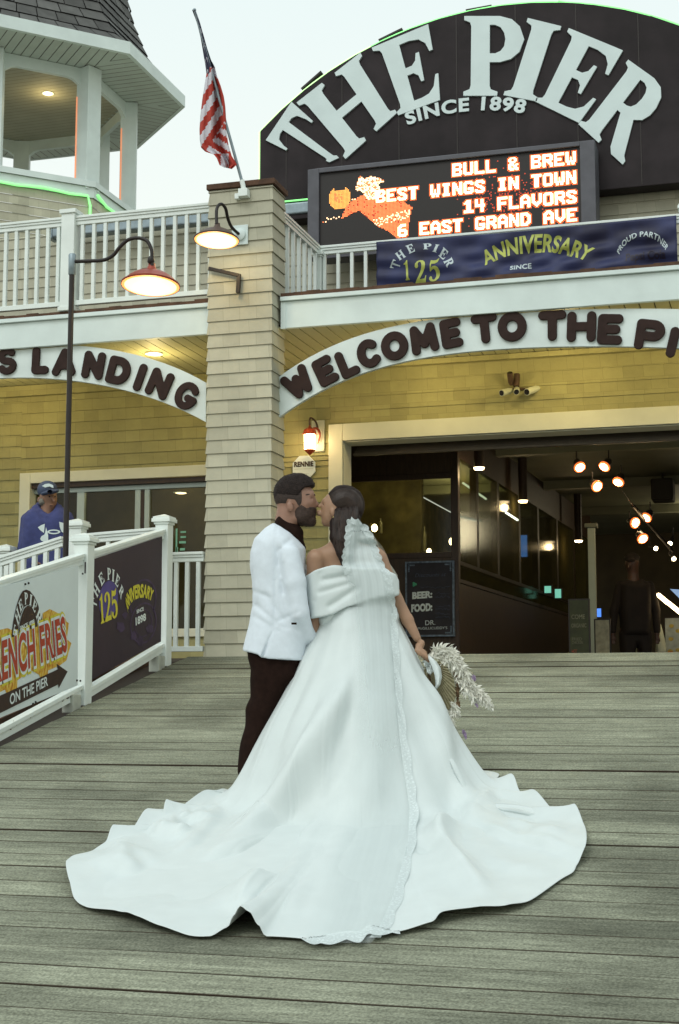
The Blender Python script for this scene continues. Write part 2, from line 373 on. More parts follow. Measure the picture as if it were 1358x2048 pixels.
# CORE
# ================================================================== FIGURES (distance-field modelling)
def surface_nets(F, org, h):
    s = F < 0; nx, ny, nz = F.shape
    cnt = np.zeros((nx - 1, ny - 1, nz - 1)); acc = np.zeros((nx - 1, ny - 1, nz - 1, 3))
    corners = [(i, j, k) for i in (0, 1) for j in (0, 1) for k in (0, 1)]
    sl = lambda c: tuple(slice(o, o + n - 1) for o, n in zip(c, F.shape))
    for a in corners:
        for ax in range(3):
            if a[ax]: continue
            b = list(a); b[ax] = 1; b = tuple(b)
            fa, fb = F[sl(a)], F[sl(b)]; m = (fa < 0) != (fb < 0)
            t = np.where(m, fa / np.where(m, fa - fb, 1), 0)
            cnt += m
            for d in range(3): acc[..., d] += m * (a[d] + (t if d == ax else 0))
    msk = cnt > 0; idx = -np.ones(cnt.shape, int); idx[msk] = np.arange(msk.sum())
    ijk = np.argwhere(msk); V = (ijk + acc[msk] / cnt[msk][:, None]) * h + org
    faces = []
    for ax in range(3):
        u, v = (ax + 1) % 3, (ax + 2) % 3
        a = [slice(1, -1)] * 3; a[ax] = slice(0, -1); b = [slice(1, -1)] * 3; b[ax] = slice(1, None)
        A, Bq = s[tuple(a)], s[tuple(b)]
        for flip, m in ((False, A & ~Bq), (True, ~A & Bq)):
            e = np.argwhere(m)
            if not len(e): continue
            e = e + 1; e[:, ax] -= 1
            def cell(du, dv):
                c = e.copy(); c[:, u] += du; c[:, v] += dv; return idx[c[:, 0], c[:, 1], c[:, 2]]
            q = np.stack([cell(-1, -1), cell(0, -1), cell(0, 0), cell(-1, 0)], 1)
            faces.append(q[:, ::-1] if flip else q)
    return V, np.concatenate(faces)
class Sdf:
    """smooth union of simple volumes in a figure's own frame (x right, y away, z up)"""
    def __init__(s): s.ops = []; s.lo = np.array([9., 9, 9]); s.hi = -s.lo
    def _grow(s, pts, r):
        for p in pts: s.lo = np.minimum(s.lo, np.array(p) - r); s.hi = np.maximum(s.hi, np.array(p) + r)
    def cap(s, a, b, ra, rb, k=.02, sub=False, flat=None):
        a = np.array(a, float); b = np.array(b, float)
        if not sub: s._grow((a, b), max(ra, rb))
        def f(P):
            d = b - a; L = d @ d
            t = np.clip(((P - a) @ d) / (L + 1e-12), 0, 1); q = P - (a + t[..., None] * d)
            if flat is not None: q = q * np.array(flat)
            return np.sqrt((q * q).sum(-1)) - (ra + (rb - ra) * t)
        s.ops.append((f, k, sub, (np.minimum(a, b) - max(ra, rb), np.maximum(a, b) + max(ra, rb)))); return s
    def chain(s, pts, rs, k=.02, flat=None):
        for i in range(len(pts) - 1): s.cap(pts[i], pts[i + 1], rs[i], rs[i + 1], k, False, flat)
        return s
    def ell(s, c, r, k=.02, sub=False, rot=0.0, ax='y'):
        c = np.array(c, float); r = np.array(r, float)
        if not sub: s._grow((c,), r.max())
        co, si = math.cos(rot), math.sin(rot)
        def f(P):
            q = P - c
            if rot:
                if ax == 'y': q = np.stack([co * q[..., 0] + si * q[..., 2], q[..., 1], -si * q[..., 0] + co * q[..., 2]], -1)
                elif ax == 'z': q = np.stack([co * q[..., 0] + si * q[..., 1], -si * q[..., 0] + co * q[..., 1], q[..., 2]], -1)
                else: q = np.stack([q[..., 0], co * q[..., 1] + si * q[..., 2], -si * q[..., 1] + co * q[..., 2]], -1)
            n = q / r; L = np.sqrt((n * n).sum(-1)); n2 = n / r; G = np.sqrt((n2 * n2).sum(-1)) + 1e-9
            return np.where(L < 1e-6, -r.min(), L * (L - 1) / G)
        s.ops.append((f, k, sub, (c - r.max(), c + r.max()))); return s
    def slab(s, poly, yc, D, w, k=.02, sub=False, raw=False, yfun=None):
        """polygon in (x,z) with rounded thickness: half depth D, edge rounding w"""
        poly = np.array(poly, float)
        if not sub:
            s._grow([(p[0], yc - D, p[1]) for p in poly], .005); s._grow([(p[0], yc + D, p[1]) for p in poly], .005)
        def f(P):
            xz = P[:, 0, :][:, :, [0, 2]] if P.ndim == 4 else None
            x, z = P[..., 0], P[..., 2]
            X2, Z2 = x[:, 0, :], z[:, 0, :]
            d = np.full(X2.shape, 1e9); inside = np.zeros(X2.shape, bool); n = len(poly)
            for i in range(n):
                a, b = poly[i - 1], poly[i]; e = b - a; L = e @ e + 1e-12
                t = np.clip(((X2 - a[0]) * e[0] + (Z2 - a[1]) * e[1]) / L, 0, 1)
                d = np.minimum(d, (X2 - a[0] - t * e[0]) ** 2 + (Z2 - a[1] - t * e[1]) ** 2)
                c = (a[1] > Z2) != (b[1] > Z2); inside ^= c & (X2 < (e[0] * (Z2 - a[1]) / (e[1] if abs(e[1]) > 1e-9 else 1e-9) + a[0]))
            ps = np.where(inside, -np.sqrt(d), np.sqrt(d))[:, None, :]
            if raw: return ps + 0 * P[..., 1]
            yy = P[..., 1] - (yc if yfun is None else yc + yfun(x, z))
            q = np.maximum(ps + w, 0); r_ = np.maximum((np.abs(yy) - D) * (w / D) + w, 0)
            return np.hypot(q, r_) - w
        lo = np.array([poly[:, 0].min(), yc - D - .06, poly[:, 1].min()]); hi = np.array([poly[:, 0].max(), yc + D + .06, poly[:, 1].max()])
        s.ops.append((f, k, sub, (lo, hi))); return s
    def post(s, fn): s.ops.append((fn, None, 'post', None)); return s
    def mesh(s, h, name, material, parent, smooth=True):
        lo = s.lo - 3 * h; hi = s.hi + 3 * h
        n = np.ceil((hi - lo) / h).astype(int) + 1
        ax = [lo[d] + h * np.arange(n[d]) for d in range(3)]
        F = np.full(tuple(n), 1.0)
        P = np.stack(np.meshgrid(*ax, indexing='ij'), -1)
        for f, k, sub, bb in s.ops:
            if sub == 'post': F = f(P, F); continue
            m = .06 if not sub else .03
            i0 = np.clip(np.floor((bb[0] - m - lo) / h).astype(int), 0, n - 1); i1 = np.clip(np.ceil((bb[1] + m - lo) / h).astype(int) + 1, 1, n)
            sl = tuple(slice(a, b) for a, b in zip(i0, i1)); d = f(P[sl]); G = F[sl]
            if sub:
                d = -d; hh = np.clip(.5 - .5 * (d - G) / max(k, 1e-6), 0, 1) if k else None
                F[sl] = np.maximum(G, d)
            else:
                hh = np.clip(.5 + .5 * (d - G) / k, 0, 1); F[sl] = d + (G - d) * (1 - hh) - k * hh * (1 - hh) if False else (d * hh * 0 + (G * (1 - (1 - hh)) + d * (1 - hh)) - k * hh * (1 - hh))
        V, Q = surface_nets(F, lo, h)
        me = bpy.data.meshes.new(name); me.from_pydata(V.tolist(), [], Q.tolist()); me.update()
        bm = bmesh.new(); bm.from_mesh(me)
        for _ in range(2): bmesh.ops.smooth_vert(bm, verts=bm.verts, factor=.35, use_axis_x=True, use_axis_y=True, use_axis_z=True)
        bm.to_mesh(me); bm.free()
        o = bpy.data.objects.new(name, me); COL.objects.link(o); me.materials.append(material); o.parent = parent
        me.polygons.foreach_set('use_smooth', [True] * len(me.polygons))
        return o
def folds(amp, freq, seed=0, dirs=((1, .3, -.6), (.4, .2, 1), (-.7, .5, .5))):
    r = random.Random(seed); ph = [r.uniform(0, 6) for _ in dirs]
    def f(P, F):
        band = np.abs(F) < .05; Q = P[band]; d = 0
        for (a, b, c), p in zip(dirs, ph):
            q = Q @ np.array((a, b, c)) * freq
            d = d + np.sin(q + p + 1.3 * np.sin(Q @ np.array((c, a, b)) * freq * .6 + p)) / len(dirs)
        F = F.copy(); F[band] += amp * d; return F
    return f
class Frame:
    """a standing plane facing the photographer; px -> figure coordinates"""
    def __init__(s, px, py, depth_pt=None):
        s.o = np.array(depth_pt if depth_pt is not None else on_ramp(px, py), float)
        s.ex = np.array([math.cos(YAW), math.sin(YAW), 0]); s.ey = np.array([-math.sin(YAW), math.cos(YAW), 0])
    def q(s, px, py, dy=0.0):
        d = ray(px, py); t = (dy + (s.o - CAM) @ s.ey) / (d @ s.ey); P = CAM + d * t - s.o
        return np.array([P @ s.ex, P @ s.ey, P[2]])
    def poly(s, pts, dy=0.0): return [tuple(s.q(x, y, dy)[[0, 2]]) for x, y in pts]
    def empty(s, name, label, cat, group=None): return empty(name, s.o, YAW, label, cat, group)
    def world(s, p): return s.o + s.ex * p[0] + s.ey * p[1] + np.array([0, 0, p[2]])
# ================================================================== SETTING
YP = 12.245            # front plane: pillar face, crest of the ramp
YF = 12.40             # fascia and arch signs
YW = 14.0              # recessed entrance wall, under the balcony
YS = 14.8              # marquee board
def wood_mat():
    m, nt, b = new_mat('weathered_deck_plank'); N = nt.nodes; L = nt.links
    b.inputs['Roughness'].default_value = .88; b.inputs['Specular IOR Level'].default_value = .15
    tc = N.new('ShaderNodeTexCoord'); geo = N.new('ShaderNodeNewGeometry')
    off = N.new('ShaderNodeVectorMath'); off.operation = 'MULTIPLY_ADD'
    com = N.new('ShaderNodeCombineXYZ'); L.new(geo.outputs['Random Per Island'], com.inputs[0]); L.new(geo.outputs['Random Per Island'], com.inputs[2])
    L.new(com.outputs[0], off.inputs[0]); off.inputs[1].default_value = (37, 0, 19); L.new(tc.outputs['Object'], off.inputs[2])
    def noise(scale, detail=6, rough=.6):
        mp = N.new('ShaderNodeMapping'); mp.inputs['Scale'].default_value = scale; L.new(off.outputs[0], mp.inputs[0])
        n = N.new('ShaderNodeTexNoise'); n.inputs['Scale'].default_value = 1; n.inputs['Detail'].default_value = detail; n.inputs['Roughness'].default_value = rough
        L.new(mp.outputs[0], n.inputs['Vector']); return n.outputs['Fac']
    def rng_(src, a, b2, lo, hi):
        r = N.new('ShaderNodeMapRange'); r.inputs[1].default_value = a; r.inputs[2].default_value = b2; r.inputs[3].default_value = lo; r.inputs[4].default_value = hi
        L.new(src, r.inputs[0]); return r.outputs[0]
    cr = N.new('ShaderNodeValToRGB'); cr.color_ramp.elements[0].color = (.118, .122, .086, 1); cr.color_ramp.elements[1].color = (.365, .38, .285, 1)
    cr.color_ramp.elements[0].position = .22; cr.color_ramp.elements[1].position = .74
    L.new(noise((3.0, 30, 30), 9, .72), cr.inputs[0])
    cur = cr.outputs[0]
    def mul(cur, fac):
        x = N.new('ShaderNodeMix'); x.data_type = 'RGBA'; x.blend_type = 'MULTIPLY'; x.inputs[0].default_value = 1
        L.new(cur, x.inputs[6]); L.new(fac, x.inputs[7]); return x.outputs[2]
    cur = mul(cur, rng_(geo.outputs['Random Per Island'], 0, 1, .84, 1.12))
    cur = mul(cur, rng_(noise((.8, 5, 5), 6), .34, .6, .72, 1.06))       # long damp streaks
    st = N.new('ShaderNodeTexNoise'); st.inputs['Scale'].default_value = .9; st.inputs['Detail'].default_value = 5
    L.new(tc.outputs['Object'], st.inputs['Vector'])
    cur = mul(cur, rng_(st.outputs['Fac'], .36, .54, .62, 1.04))            # wide stains across planks
    sp = N.new('ShaderNodeTexNoise'); sp.inputs['Scale'].default_value = 95; sp.inputs['Detail'].default_value = 2
    L.new(tc.outputs['Object'], sp.inputs['Vector'])
    cur = mul(cur, rng_(sp.outputs['Fac'], .3, .7, .62, 1.28))
    sn = N.new('ShaderNodeSeparateXYZ'); L.new(geo.outputs['True Normal'], sn.inputs[0])      # plank sides coloured dark: grime plus painted gap shade
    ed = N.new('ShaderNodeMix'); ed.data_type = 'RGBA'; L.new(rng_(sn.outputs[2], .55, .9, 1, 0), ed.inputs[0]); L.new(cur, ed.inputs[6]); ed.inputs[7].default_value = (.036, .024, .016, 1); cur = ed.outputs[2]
    L.new(cur, b.inputs['Base Color'])
    bp = N.new('ShaderNodeBump'); bp.inputs['Strength'].default_value = .55; bp.inputs['Distance'].default_value = .006
    L.new(noise((3, 90, 90), 6, .7), bp.inputs['Height']); L.new(bp.outputs[0], b.inputs['Normal'])
    return m
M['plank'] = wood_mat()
mb = MB(); r_ = random.Random(3)
y = YP; sl = math.hypot(1, RAMP_M); pitch = .1955 / sl
XL, XR = -5.04, 3.2
while y > 2.2:
    gap = r_.choice((.003, .004, .006, .008, .010, .013)) ; y0, y1 = y - pitch + gap, y
    cuts = [XL]
    x = XL + r_.uniform(1.5, 6)
    cuts.append(XR)
    for xa, xb in zip(cuts[:-1], cuts[1:]):
        n = max(2, int((xb - xa) / .35)); dz = r_.uniform(-.003, .003); tl = r_.uniform(-.004, .004)
        w1 = r_.uniform(0, 6); vs = []; fs = []; am_ = r_.choice((.6, 1.0, 1.6))
        for i in range(n + 1):
            xx = xa + .002 + (xb - xa - .004) * i / n
            e0 = am_ * .0026 * math.sin(xx * 2.3 + w1) + r_.uniform(-.0012, .0012); e1 = .0018 * math.sin(xx * 1.7 + w1 * 2)
            c = .0022
            for yy, zz in ((y0 + e0, -.03), (y0 + e0, -c), (y0 + e0 + c, 0), (y1 + e1 - c, 0), (y1 + e1, -c), (y1 + e1, -.03)):
                t_ = (yy - y0) / pitch
                vs.append((xx, yy, ZC - RAMP_H + RAMP_M * yy + zz + dz + tl * (t_ - .5)))
        for i in range(n):
            for j in range(5): a = i * 6 + j; fs.append((a, a + 1, a + 7, a + 6))
        mb.add(vs, fs)
    y -= pitch
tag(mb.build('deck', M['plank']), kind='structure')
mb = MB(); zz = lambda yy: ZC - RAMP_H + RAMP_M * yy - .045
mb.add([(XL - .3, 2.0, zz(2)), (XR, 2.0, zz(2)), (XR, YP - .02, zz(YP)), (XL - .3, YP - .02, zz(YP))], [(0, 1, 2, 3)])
tag(mb.build('deck_shade_sheet', M['deck_under']), kind='structure')  # flat dark sheet, its colour stands in for shade below the planks
mb = MB().add([(-600, -600, -2.6), (600, -600, -2.6), (600, 900, -2.6), (-600, 900, -2.6)], [(0, 1, 2, 3)])
tag(mb.build('ground', M['ground']), kind='structure')
M['floor'] = mat('pier_floor_boards', (.12, .10, .075), .6, .25, 8, .1)
mb = MB().box((-14, YP + .004, -.25), (4, 30, -.004)); tag(mb.build('pier_floor', M['floor']), kind='structure')

# ------------------------------------------------------------------ shingle cladding
def clad(mb, x0, x1, y, z0, z1, course=COURSE, lip=.012, phase=0.0):
    """saw-tooth courses on a wall facing -Y"""
    z = z0 - phase
    while z < z1:
        a, b = max(z, z0), min(z + course, z1)
        if b - a > .004:
            mb.add([(x0, y - lip, a), (x1, y - lip, a), (x1, y - .001, b), (x0, y - .001, b), (x0, y + .02, a), (x1, y + .02, a)],
                   [(0, 1, 2, 3), (4, 5, 1, 0)])
        z += course
def clad_box(mb, x0, x1, y0, y1, z0, z1, course=COURSE, lip=.012):
    z = z0; j = random.Random(5)
    while z < z1 - .005:
        b = min(z + course, z1); l = lip + j.uniform(-.002, .002)
        lo = [(x0 - l, y0 - l), (x1 + l, y0 - l), (x1 + l, y1 + l), (x0 - l, y1 + l)]; hi = [(x0, y0), (x1, y0), (x1, y1), (x0, y1)]
        vs = [(p[0], p[1], z) for p in lo] + [(p[0], p[1], b) for p in hi]
        mb.add(vs, [(3, 2, 1, 0)] + [(i, (i + 1) % 4, (i + 1) % 4 + 4, i + 4) for i in range(4)])
        z = b
    mb.add([(p[0], p[1], z1) for p in hi], [(0, 1, 2, 3)])

# ------------------------------------------------------------------ the entrance building
B = empty('pier_building', (-4, YW, 0), 0, 'beige shingled two storey pier building with an arched entrance and a balcony', 'building')
FZ0, FZ1 = 2.885, 3.125
RX = 1.6                                                  # right end of the modelled front
dx0, dx1, dzt = -4.165, 0.95, 2.14                          # garage-like entrance opening
wx0, wx1, wzt = -7.53, -5.2, 1.86                           # shop window opening
mb = MB()
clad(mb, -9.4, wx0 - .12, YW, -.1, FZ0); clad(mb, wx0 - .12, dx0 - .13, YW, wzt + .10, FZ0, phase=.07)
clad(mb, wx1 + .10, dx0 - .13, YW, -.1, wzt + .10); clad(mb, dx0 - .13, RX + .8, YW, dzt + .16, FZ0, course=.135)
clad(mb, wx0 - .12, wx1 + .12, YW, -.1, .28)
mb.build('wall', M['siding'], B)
mb = MB(); ZD = at(110, 463, 14.9)[2]; clad(mb, -9.4, -4.75, 15.05, 3.2, ZD + .02); clad(mb, -4.75, RX + .8, 15.05, 3.2, 5.2)
mb.build('wall', M['shingle'], B)
mb = MB().box((-9.4, 15.07, 3.2), (-4.75, 19, ZD)).box((-4.748, 15.07, 3.2), (RX + .8, 19, 5.15)); mb.build('wall', M['shingle'], B)
# soffit boards running front to back
mb = MB(); x = -9.4
while x < RX + .6:
    mb.box((x + .005, YF + .02, FZ0 + .004), (x + .118, YW - .003, FZ0 + .02)); x += .123
mb.build('soffit', M['soffit'], B)
mb = MB().box((-9.4, YF + .03, FZ0 + .03), (RX + .6, YW + .4, FZ0 + .05)); mb.build('soffit_backing', M['deck_under'], B)
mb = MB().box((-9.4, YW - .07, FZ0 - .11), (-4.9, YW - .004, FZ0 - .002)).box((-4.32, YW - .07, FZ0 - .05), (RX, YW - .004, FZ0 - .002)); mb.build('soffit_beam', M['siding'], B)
for xa, xb in ((-9.4, -4.885), (-4.262, RX)):
    mb = MB().box((xa, YF, FZ0), (xb, YF + .045, FZ1)); mb.build('fascia', M['white'], B, bevel=.004)
    mb = MB().box((xa, YF - .03, FZ1 + .003), (xb, YF + .05, FZ1 + .04)); mb.build('drip_edge', M['white'], B, bevel=.003)
    mb = MB(); xx = xa; j = random.Random(11)
    while xx < xb - .01:                                             # ragged brown flashing
        e = min(xx + .12, xb); h = .03 + j.uniform(-.006, .012)
        mb.box((xx, YF - .012, FZ1 + .043), (e, YF + .06, FZ1 + .043 + h)); xx = e
    mb.build('flashing', M['brown_trim'], B)
    mb = MB().box((xa, YF + .065, FZ1 + .045), (xb, 15.0, FZ1 + .085)); mb.build('balcony_floor', M['deck_under'], B)
# lighter return board at the left end of the right fascia
mb = MB().box((-4.262, YF - .006, FZ0 - .004), (-4.215, YF - .001, FZ1 - .002)); mb.build('fascia_return', M['white'], B)
# entrance trim and jambs
mb = MB().box((dx0 - .14, YW - .035, -.05), (dx0, YW - .002, dzt + .165)).box((dx0 + .002, YW - .035, dzt), (dx1, YW - .002, dzt + .165)).box((dx1 + .002, YW - .035, -.05), (dx1 + .14, YW - .002, dzt + .165))
mb.build('door_frame', M['trim'], B, bevel=.004)
mb = MB().box((dx0, YW + .002, -.05), (dx0 + .005, YW + .26, dzt)).box((dx0 + .006, YW + .002, dzt - .01), (dx1 - .006, YW + .26, dzt - .003)); mb.build('door_jamb', M['trim'], B)
M['dark_wood'] = mat('dark_stained_wood', (.040, .022, .013), .5, .3, 9, .1, stretch=(6, 6, 1))
M['rolled'] = mat('rolled_door_slats', (.075, .058, .036), .45, .2, 10)
mb = MB()
for i in range(5): mb.box((dx0 + .02, YW + .27 + .05 * i, dzt - .105 + .03 * i), (dx1 - .02, YW + .31 + .05 * i, dzt - .078 + .03 * i))
mb.box((dx0 + .01, YW + .55, dzt - .04), (dx1, YW + .62, dzt + .3))
mb.build('rolled_door', M['rolled'], B, bevel=.004)
# shop window: trim, frames, glass
mb = MB().box((wx0 - .12, YW - .03, .26), (wx0, YW - .002, wzt + .11)).box((wx0 + .001, YW - .03, wzt), (wx1, YW - .002, wzt + .11)).box((wx0, YW - .03, .26), (wx1, YW - .002, .34))
mb.build('window_trim', M['trim'], B, bevel=.004)
def glass_mat(name, tint, rough=.04, mixf=.25):
    m, nt, b = new_mat(name); b.inputs['Base Color'].default_value = (*tint, 1); b.inputs['Roughness'].default_value = rough
    b.inputs['Specular IOR Level'].default_value = .8; b.inputs['IOR'].default_value = 1.5
    tr = nt.nodes.new('ShaderNodeBsdfTransparent'); tr.inputs[0].default_value = (.62, .66, .58, 1)
    mx = nt.nodes.new('ShaderNodeMixShader'); mx.inputs[0].default_value = mixf
    nt.links.new(tr.outputs[0], mx.inputs[1]); nt.links.new(b.outputs[0], mx.inputs[2])
    nt.links.new(mx.outputs[0], nt.nodes['Material Output'].inputs['Surface']); return m
M['glass'] = glass_mat('dark_window_glass', (.03, .03, .015), .05, .30)
M['alu'] = mat('grey_window_frame', (.40, .47, .44), .4, .08, 10, metal=.2)
gy = YW + .10
mb = MB()
def wx(px): return at(px, 1020, gy)[0]
for pa, pb in ((156, 171), (272, 283), (291, 301)):
    mb.box((wx(pa), gy - .03, .34), (wx(pb), gy + .02, wzt - .10))
mb.box((wx0, gy - .03, wzt - .10), (wx1, gy + .02, wzt - .05))
w = mb.build('window_frame', M['alu'], B, bevel=.004)
mb = MB().add([(wx0, gy, .3), (wx1, gy, .3), (wx1, gy, wzt - .07), (wx0, gy, wzt - .07)], [(0, 1, 2, 3)]); mb.build('window_pane', M['glass'], B)
mb = MB().box((wx0, YW + .002, wzt - .05), (wx1, YW + .09, wzt - .004)).box((wx(283) + .003, gy - .025, .34), (wx(291) - .003, gy + .015, wzt - .104)); mb.build('window_head', M['dark_wood'], B)
mb = MB().box((wx0 - .005, YW + .0, .3), (wx0, YW + .12, wzt)).box((wx1, YW + .0, .3), (wx1 + .006, YW + .12, wzt)); mb.build('window_reveal', M['trim'], B)
# room behind the shop window
M['room'] = mat('dim_room_wall', (.20, .165, .07), .9, .4, 3)
mb = MB().box((-9.3, 15.6, 0), (-4.9, 15.7, 2.8)).box((-9.3, YW + .35, 2.5), (-4.9, 15.6, 2.55)).box((-4.95, YW + .35, 0), (-4.9, 15.6, 2.5)).box((-9.3, YW + .35, 0), (-9.25, 15.6, 2.5))
mb.build('shop_room', M['room'], B)

# ------------------------------------------------------------------ pillars
def pillar(x0, x1, label, group='shingled entrance pillars'):
    p = empty('pillar', ((x0 + x1) / 2, YP + .15, 0), 0, label, 'pillar', group)
    mb = MB(); clad_box(mb, x0, x1, YP, YP + .33, 0, 4.15); mb.build('shaft', M['shingle'], p)
    mb = MB().box((x0 - .025, YP - .025, 4.155), (x1 + .025, YP + .36, 4.205)); mb.build('cap', M['brown_trim'], p, bevel=.004)
    return p
pillar(-4.885, -4.295, 'tall beige shingled pillar carrying the flag and the gooseneck wall lamp')
# ================================================================== SIGNS
# ---- marquee "THE PIER"
S = empty('marquee_sign', (-2.57, YS, 4.7), 0, 'big dark arched sign reading THE PIER with pale serif letters and a green neon edge', 'sign')
cx = (at(520, 262, YS)[0] + at(1010 + 490, 240, YS)[0]) / 2
L0 = at(520, 262, YS); TOPP = at(1012, 9, YS)
cx = TOPP[0] - .06; hw = cx - L0[0]; zc_, zt_ = L0[2], TOPP[2]
zb_ = at(577, 440, YS)[2]
rise = zt_ - zc_; Rr = (hw * hw + rise * rise) / (2 * rise); a0 = math.asin(hw / Rr)
arc = [(cx + Rr * math.sin(t), zt_ - Rr + Rr * math.cos(t)) for t in np.linspace(-a0, a0, 19)]
poly = [(cx - hw, zb_)] + arc + [(cx + hw, zb_)]
mb = MB().plate(poly[::-1], YS, YS + .22); mb.build('board', M['board'], S, bevel=.008)
xs_ = [cx - hw + .30 + .62 * i for i in range(9)]
mb = MB()
for x in xs_:
    zt = zt_ - Rr + math.sqrt(Rr * Rr - (x - cx)**2) - .02
    mb.box((x - .005, YS - .004, zb_ + .02), (x + .005, YS - .001, zt))
mb.build('panel_seam', M['black_metal'], S)
ed = [(cx - hw - .015, YS + .05, zb_ + .05)] + [(cx + (Rr + .02) * math.sin(t) * (1.0), YS + .05, zt_ - Rr + (Rr + .02) * math.cos(t)) for t in np.linspace(-a0 - .004, a0, 40)]
mb = MB().tube(ed[:12], .012, 8); mb.build('neon_tube', M['neon_pale'], S, True)
mb = MB().tube(ed[11:], .012, 8); mb.build('neon_tube', M['neon_green'], S, True)
mb = MB()
for i in range(2, len(arc) - 1, 3):
    (xa, za), (xb, zb) = arc[i], arc[i + 1]
    MB().bar((xa - .05, YS + .12, za + .03), (xb - .10, YS + .12, zb + .03), .16, .02).build('edge_flashing', M['black_metal'], S)
K = 1 / 1.583
def c2(p): return (500 + p[0] * K, p[1] * K)
LET = [('T', (222, 528), (312, 487), (133, 322), (50, 446)), ('H', (303, 504), (466, 358), (350, 168), (148, 326)), ('E', (470, 366), (606, 316), (578, 72), (386, 152)),
       ('P', (676, 304), (870, 304), (868, 52), (679, 52)), ('I', (803, 302), (908, 322), (986, 84), (880, 58)), ('E', (903, 322), (1046, 392), (1194, 166), (1010, 90)),
       ('R', (1040, 394), (1180, 522), (1346, 296), (1198, 190))]
for ch, *q in LET:
    vs, fs = glyph2d(ch, .5)
    Q = [at(*c2(p), YS - .012) for p in q]
    # T: arms droop like the painted letter
    def fn(v, Q=Q, ch=ch):
        p = bilin(Q, v[0], v[1])
        if ch == 'T':
            d = abs(v[0] - .5) - .3
            if d > 0 and v[1] > .5: pass
        return (p[0], YS - .012 + .022 * v[2] / 1.0, p[2])
    vv = [fn((v[0], v[1], v[2])) for v in vs]
    MB().add(vv, fs).build('letter', M['letter_white'], S)
vs, fs, w = text2d('SINCE 1898', .035, .02, 1.12); wsplit = text2d('SINCE ', .035, .02, 1.12)[2] + .15
am = arc_map(*[tuple(at(*c2(p), YS)[[0, 2]]) for p in ((500, 397), (690, 352), (868, 360))])
H = .135
def since(v): p = am(v[0] / w, v[1] * H); return (p[0], YS - .012 + v[2] * .3, p[1])
for lo_, hi_ in ((-1, wsplit), (wsplit, 99)):
    ff = [f for f in fs if lo_ <= sum(vs[i][0] for i in f) / len(f) < hi_]
    MB().add([since(v) for v in vs], ff).build('since_lettering', M['letter_white'], S)

# ---- LED screen
YL = 14.5
P_TL, P_TR, P_BL = at(640, 335, YL), at(1160, 294, YL), at(642, 490, YL)
x0, x1, z1, z0 = P_TL[0], P_TR[0], P_TR[2], P_BL[2] - .03
LS = empty('led_screen', ((x0 + x1) / 2, YL, z0), 0, 'black LED message screen with orange lettering about wings, behind the balcony rail', 'screen')
M['led_back'] = mat('led_panel_black', (.014, .010, .009), .5, .1, 40)
M['grey_frame'] = mat('grey_screen_housing', (.085, .085, .10), .5, .15, 10)
mb = MB().box((x0, YL, z0), (x1, YL + .05, z1)); mb.build('panel', M['led_back'], LS)
xo0 = at(617, 330, YL)[0]; xo1 = at(1190, 285, YL)[0]
mb = MB().box((xo0, YL - .03, z0 - .1), (x0 - .002, YL + .28, z1 + .05)).box((x1 + .002, YL - .03, z0 - .1), (xo1, YL + .28, z1 + .05)).box((x0 - .002, YL - .03, z1 + .002), (x1 + .002, YL + .28, z1 + .05)).box((x0, YL + .055, z0 - .1), (x1, YL + .28, z1))
mb.build('housing', M['grey_frame'], LS, bevel=.006)
NX, NY = 188, 60
dx = (x1 - x0) / NX; dz = (z1 - z0) / NY
LEDF = {
 'B': "1111110 1111111 1100011 1100011 1111110 1111110 1100011 1100011 1111111 1111110", 'U': "1100011 1100011 1100011 1100011 1100011 1100011 1100011 1100011 1111111 0111110",
 'L': "1100000 1100000 1100000 1100000 1100000 1100000 1100000 1100000 1111111 1111111", '&': "0111100 1100110 1100110 0111100 0111000 1111011 1101110 1100110 1111111 0111011",
 'R': "1111110 1111111 1100011 1100011 1111111 1111110 1101110 1100111 1100011 1100011", 'E': "1111111 1111111 1100000 1100000 1111100 1111100 1100000 1100000 1111111 1111111",
 'W': "1100011 1100011 1100011 1100011 1101011 1101011 1101011 1111111 0110110 0110110", 'S': "0111110 1111111 1100011 1110000 0111100 0011110 0000111 1100011 1111111 0111110",
 'T': "1111111 1111111 0011100 0011100 0011100 0011100 0011100 0011100 0011100 0011100", 'I': "0111110 0111110 0011100 0011100 0011100 0011100 0011100 0011100 0111110 0111110",
 'N': "1100011 1110011 1110011 1111011 1111011 1101111 1101111 1100111 1100111 1100011", 'G': "0111110 1111111 1100011 1100000 1100000 1101111 1101111 1100011 1111111 0111110",
 'O': "0111110 1111111 1100011 1100011 1100011 1100011 1100011 1100011 1111111 0111110", 'F': "1111111 1111111 1100000 1100000 1111110 1111110 1100000 1100000 1100000 1100000",
 'A': "0011100 0111110 1110111 1100011 1100011 1111111 1111111 1100011 1100011 1100011", 'V': "1100011 1100011 1100011 1100011 1100011 1100011 1110111 0111110 0011100 0001000",
 'D': "1111100 1111110 1100111 1100011 1100011 1100011 1100011 1100111 1111110 1111100", '1': "0011100 0111100 1111100 0011100 0011100 0011100 0011100 0011100 1111111 1111111",
 '4': "1100110 1100110 1100110 1100110 1111111 1111111 0000110 0000110 0000110 0000110", '6': "0011110 0111110 1110000 1100000 1111110 1111111 1100011 1100011 1111111 0111110"}
pix = {}
j = random.Random(4)
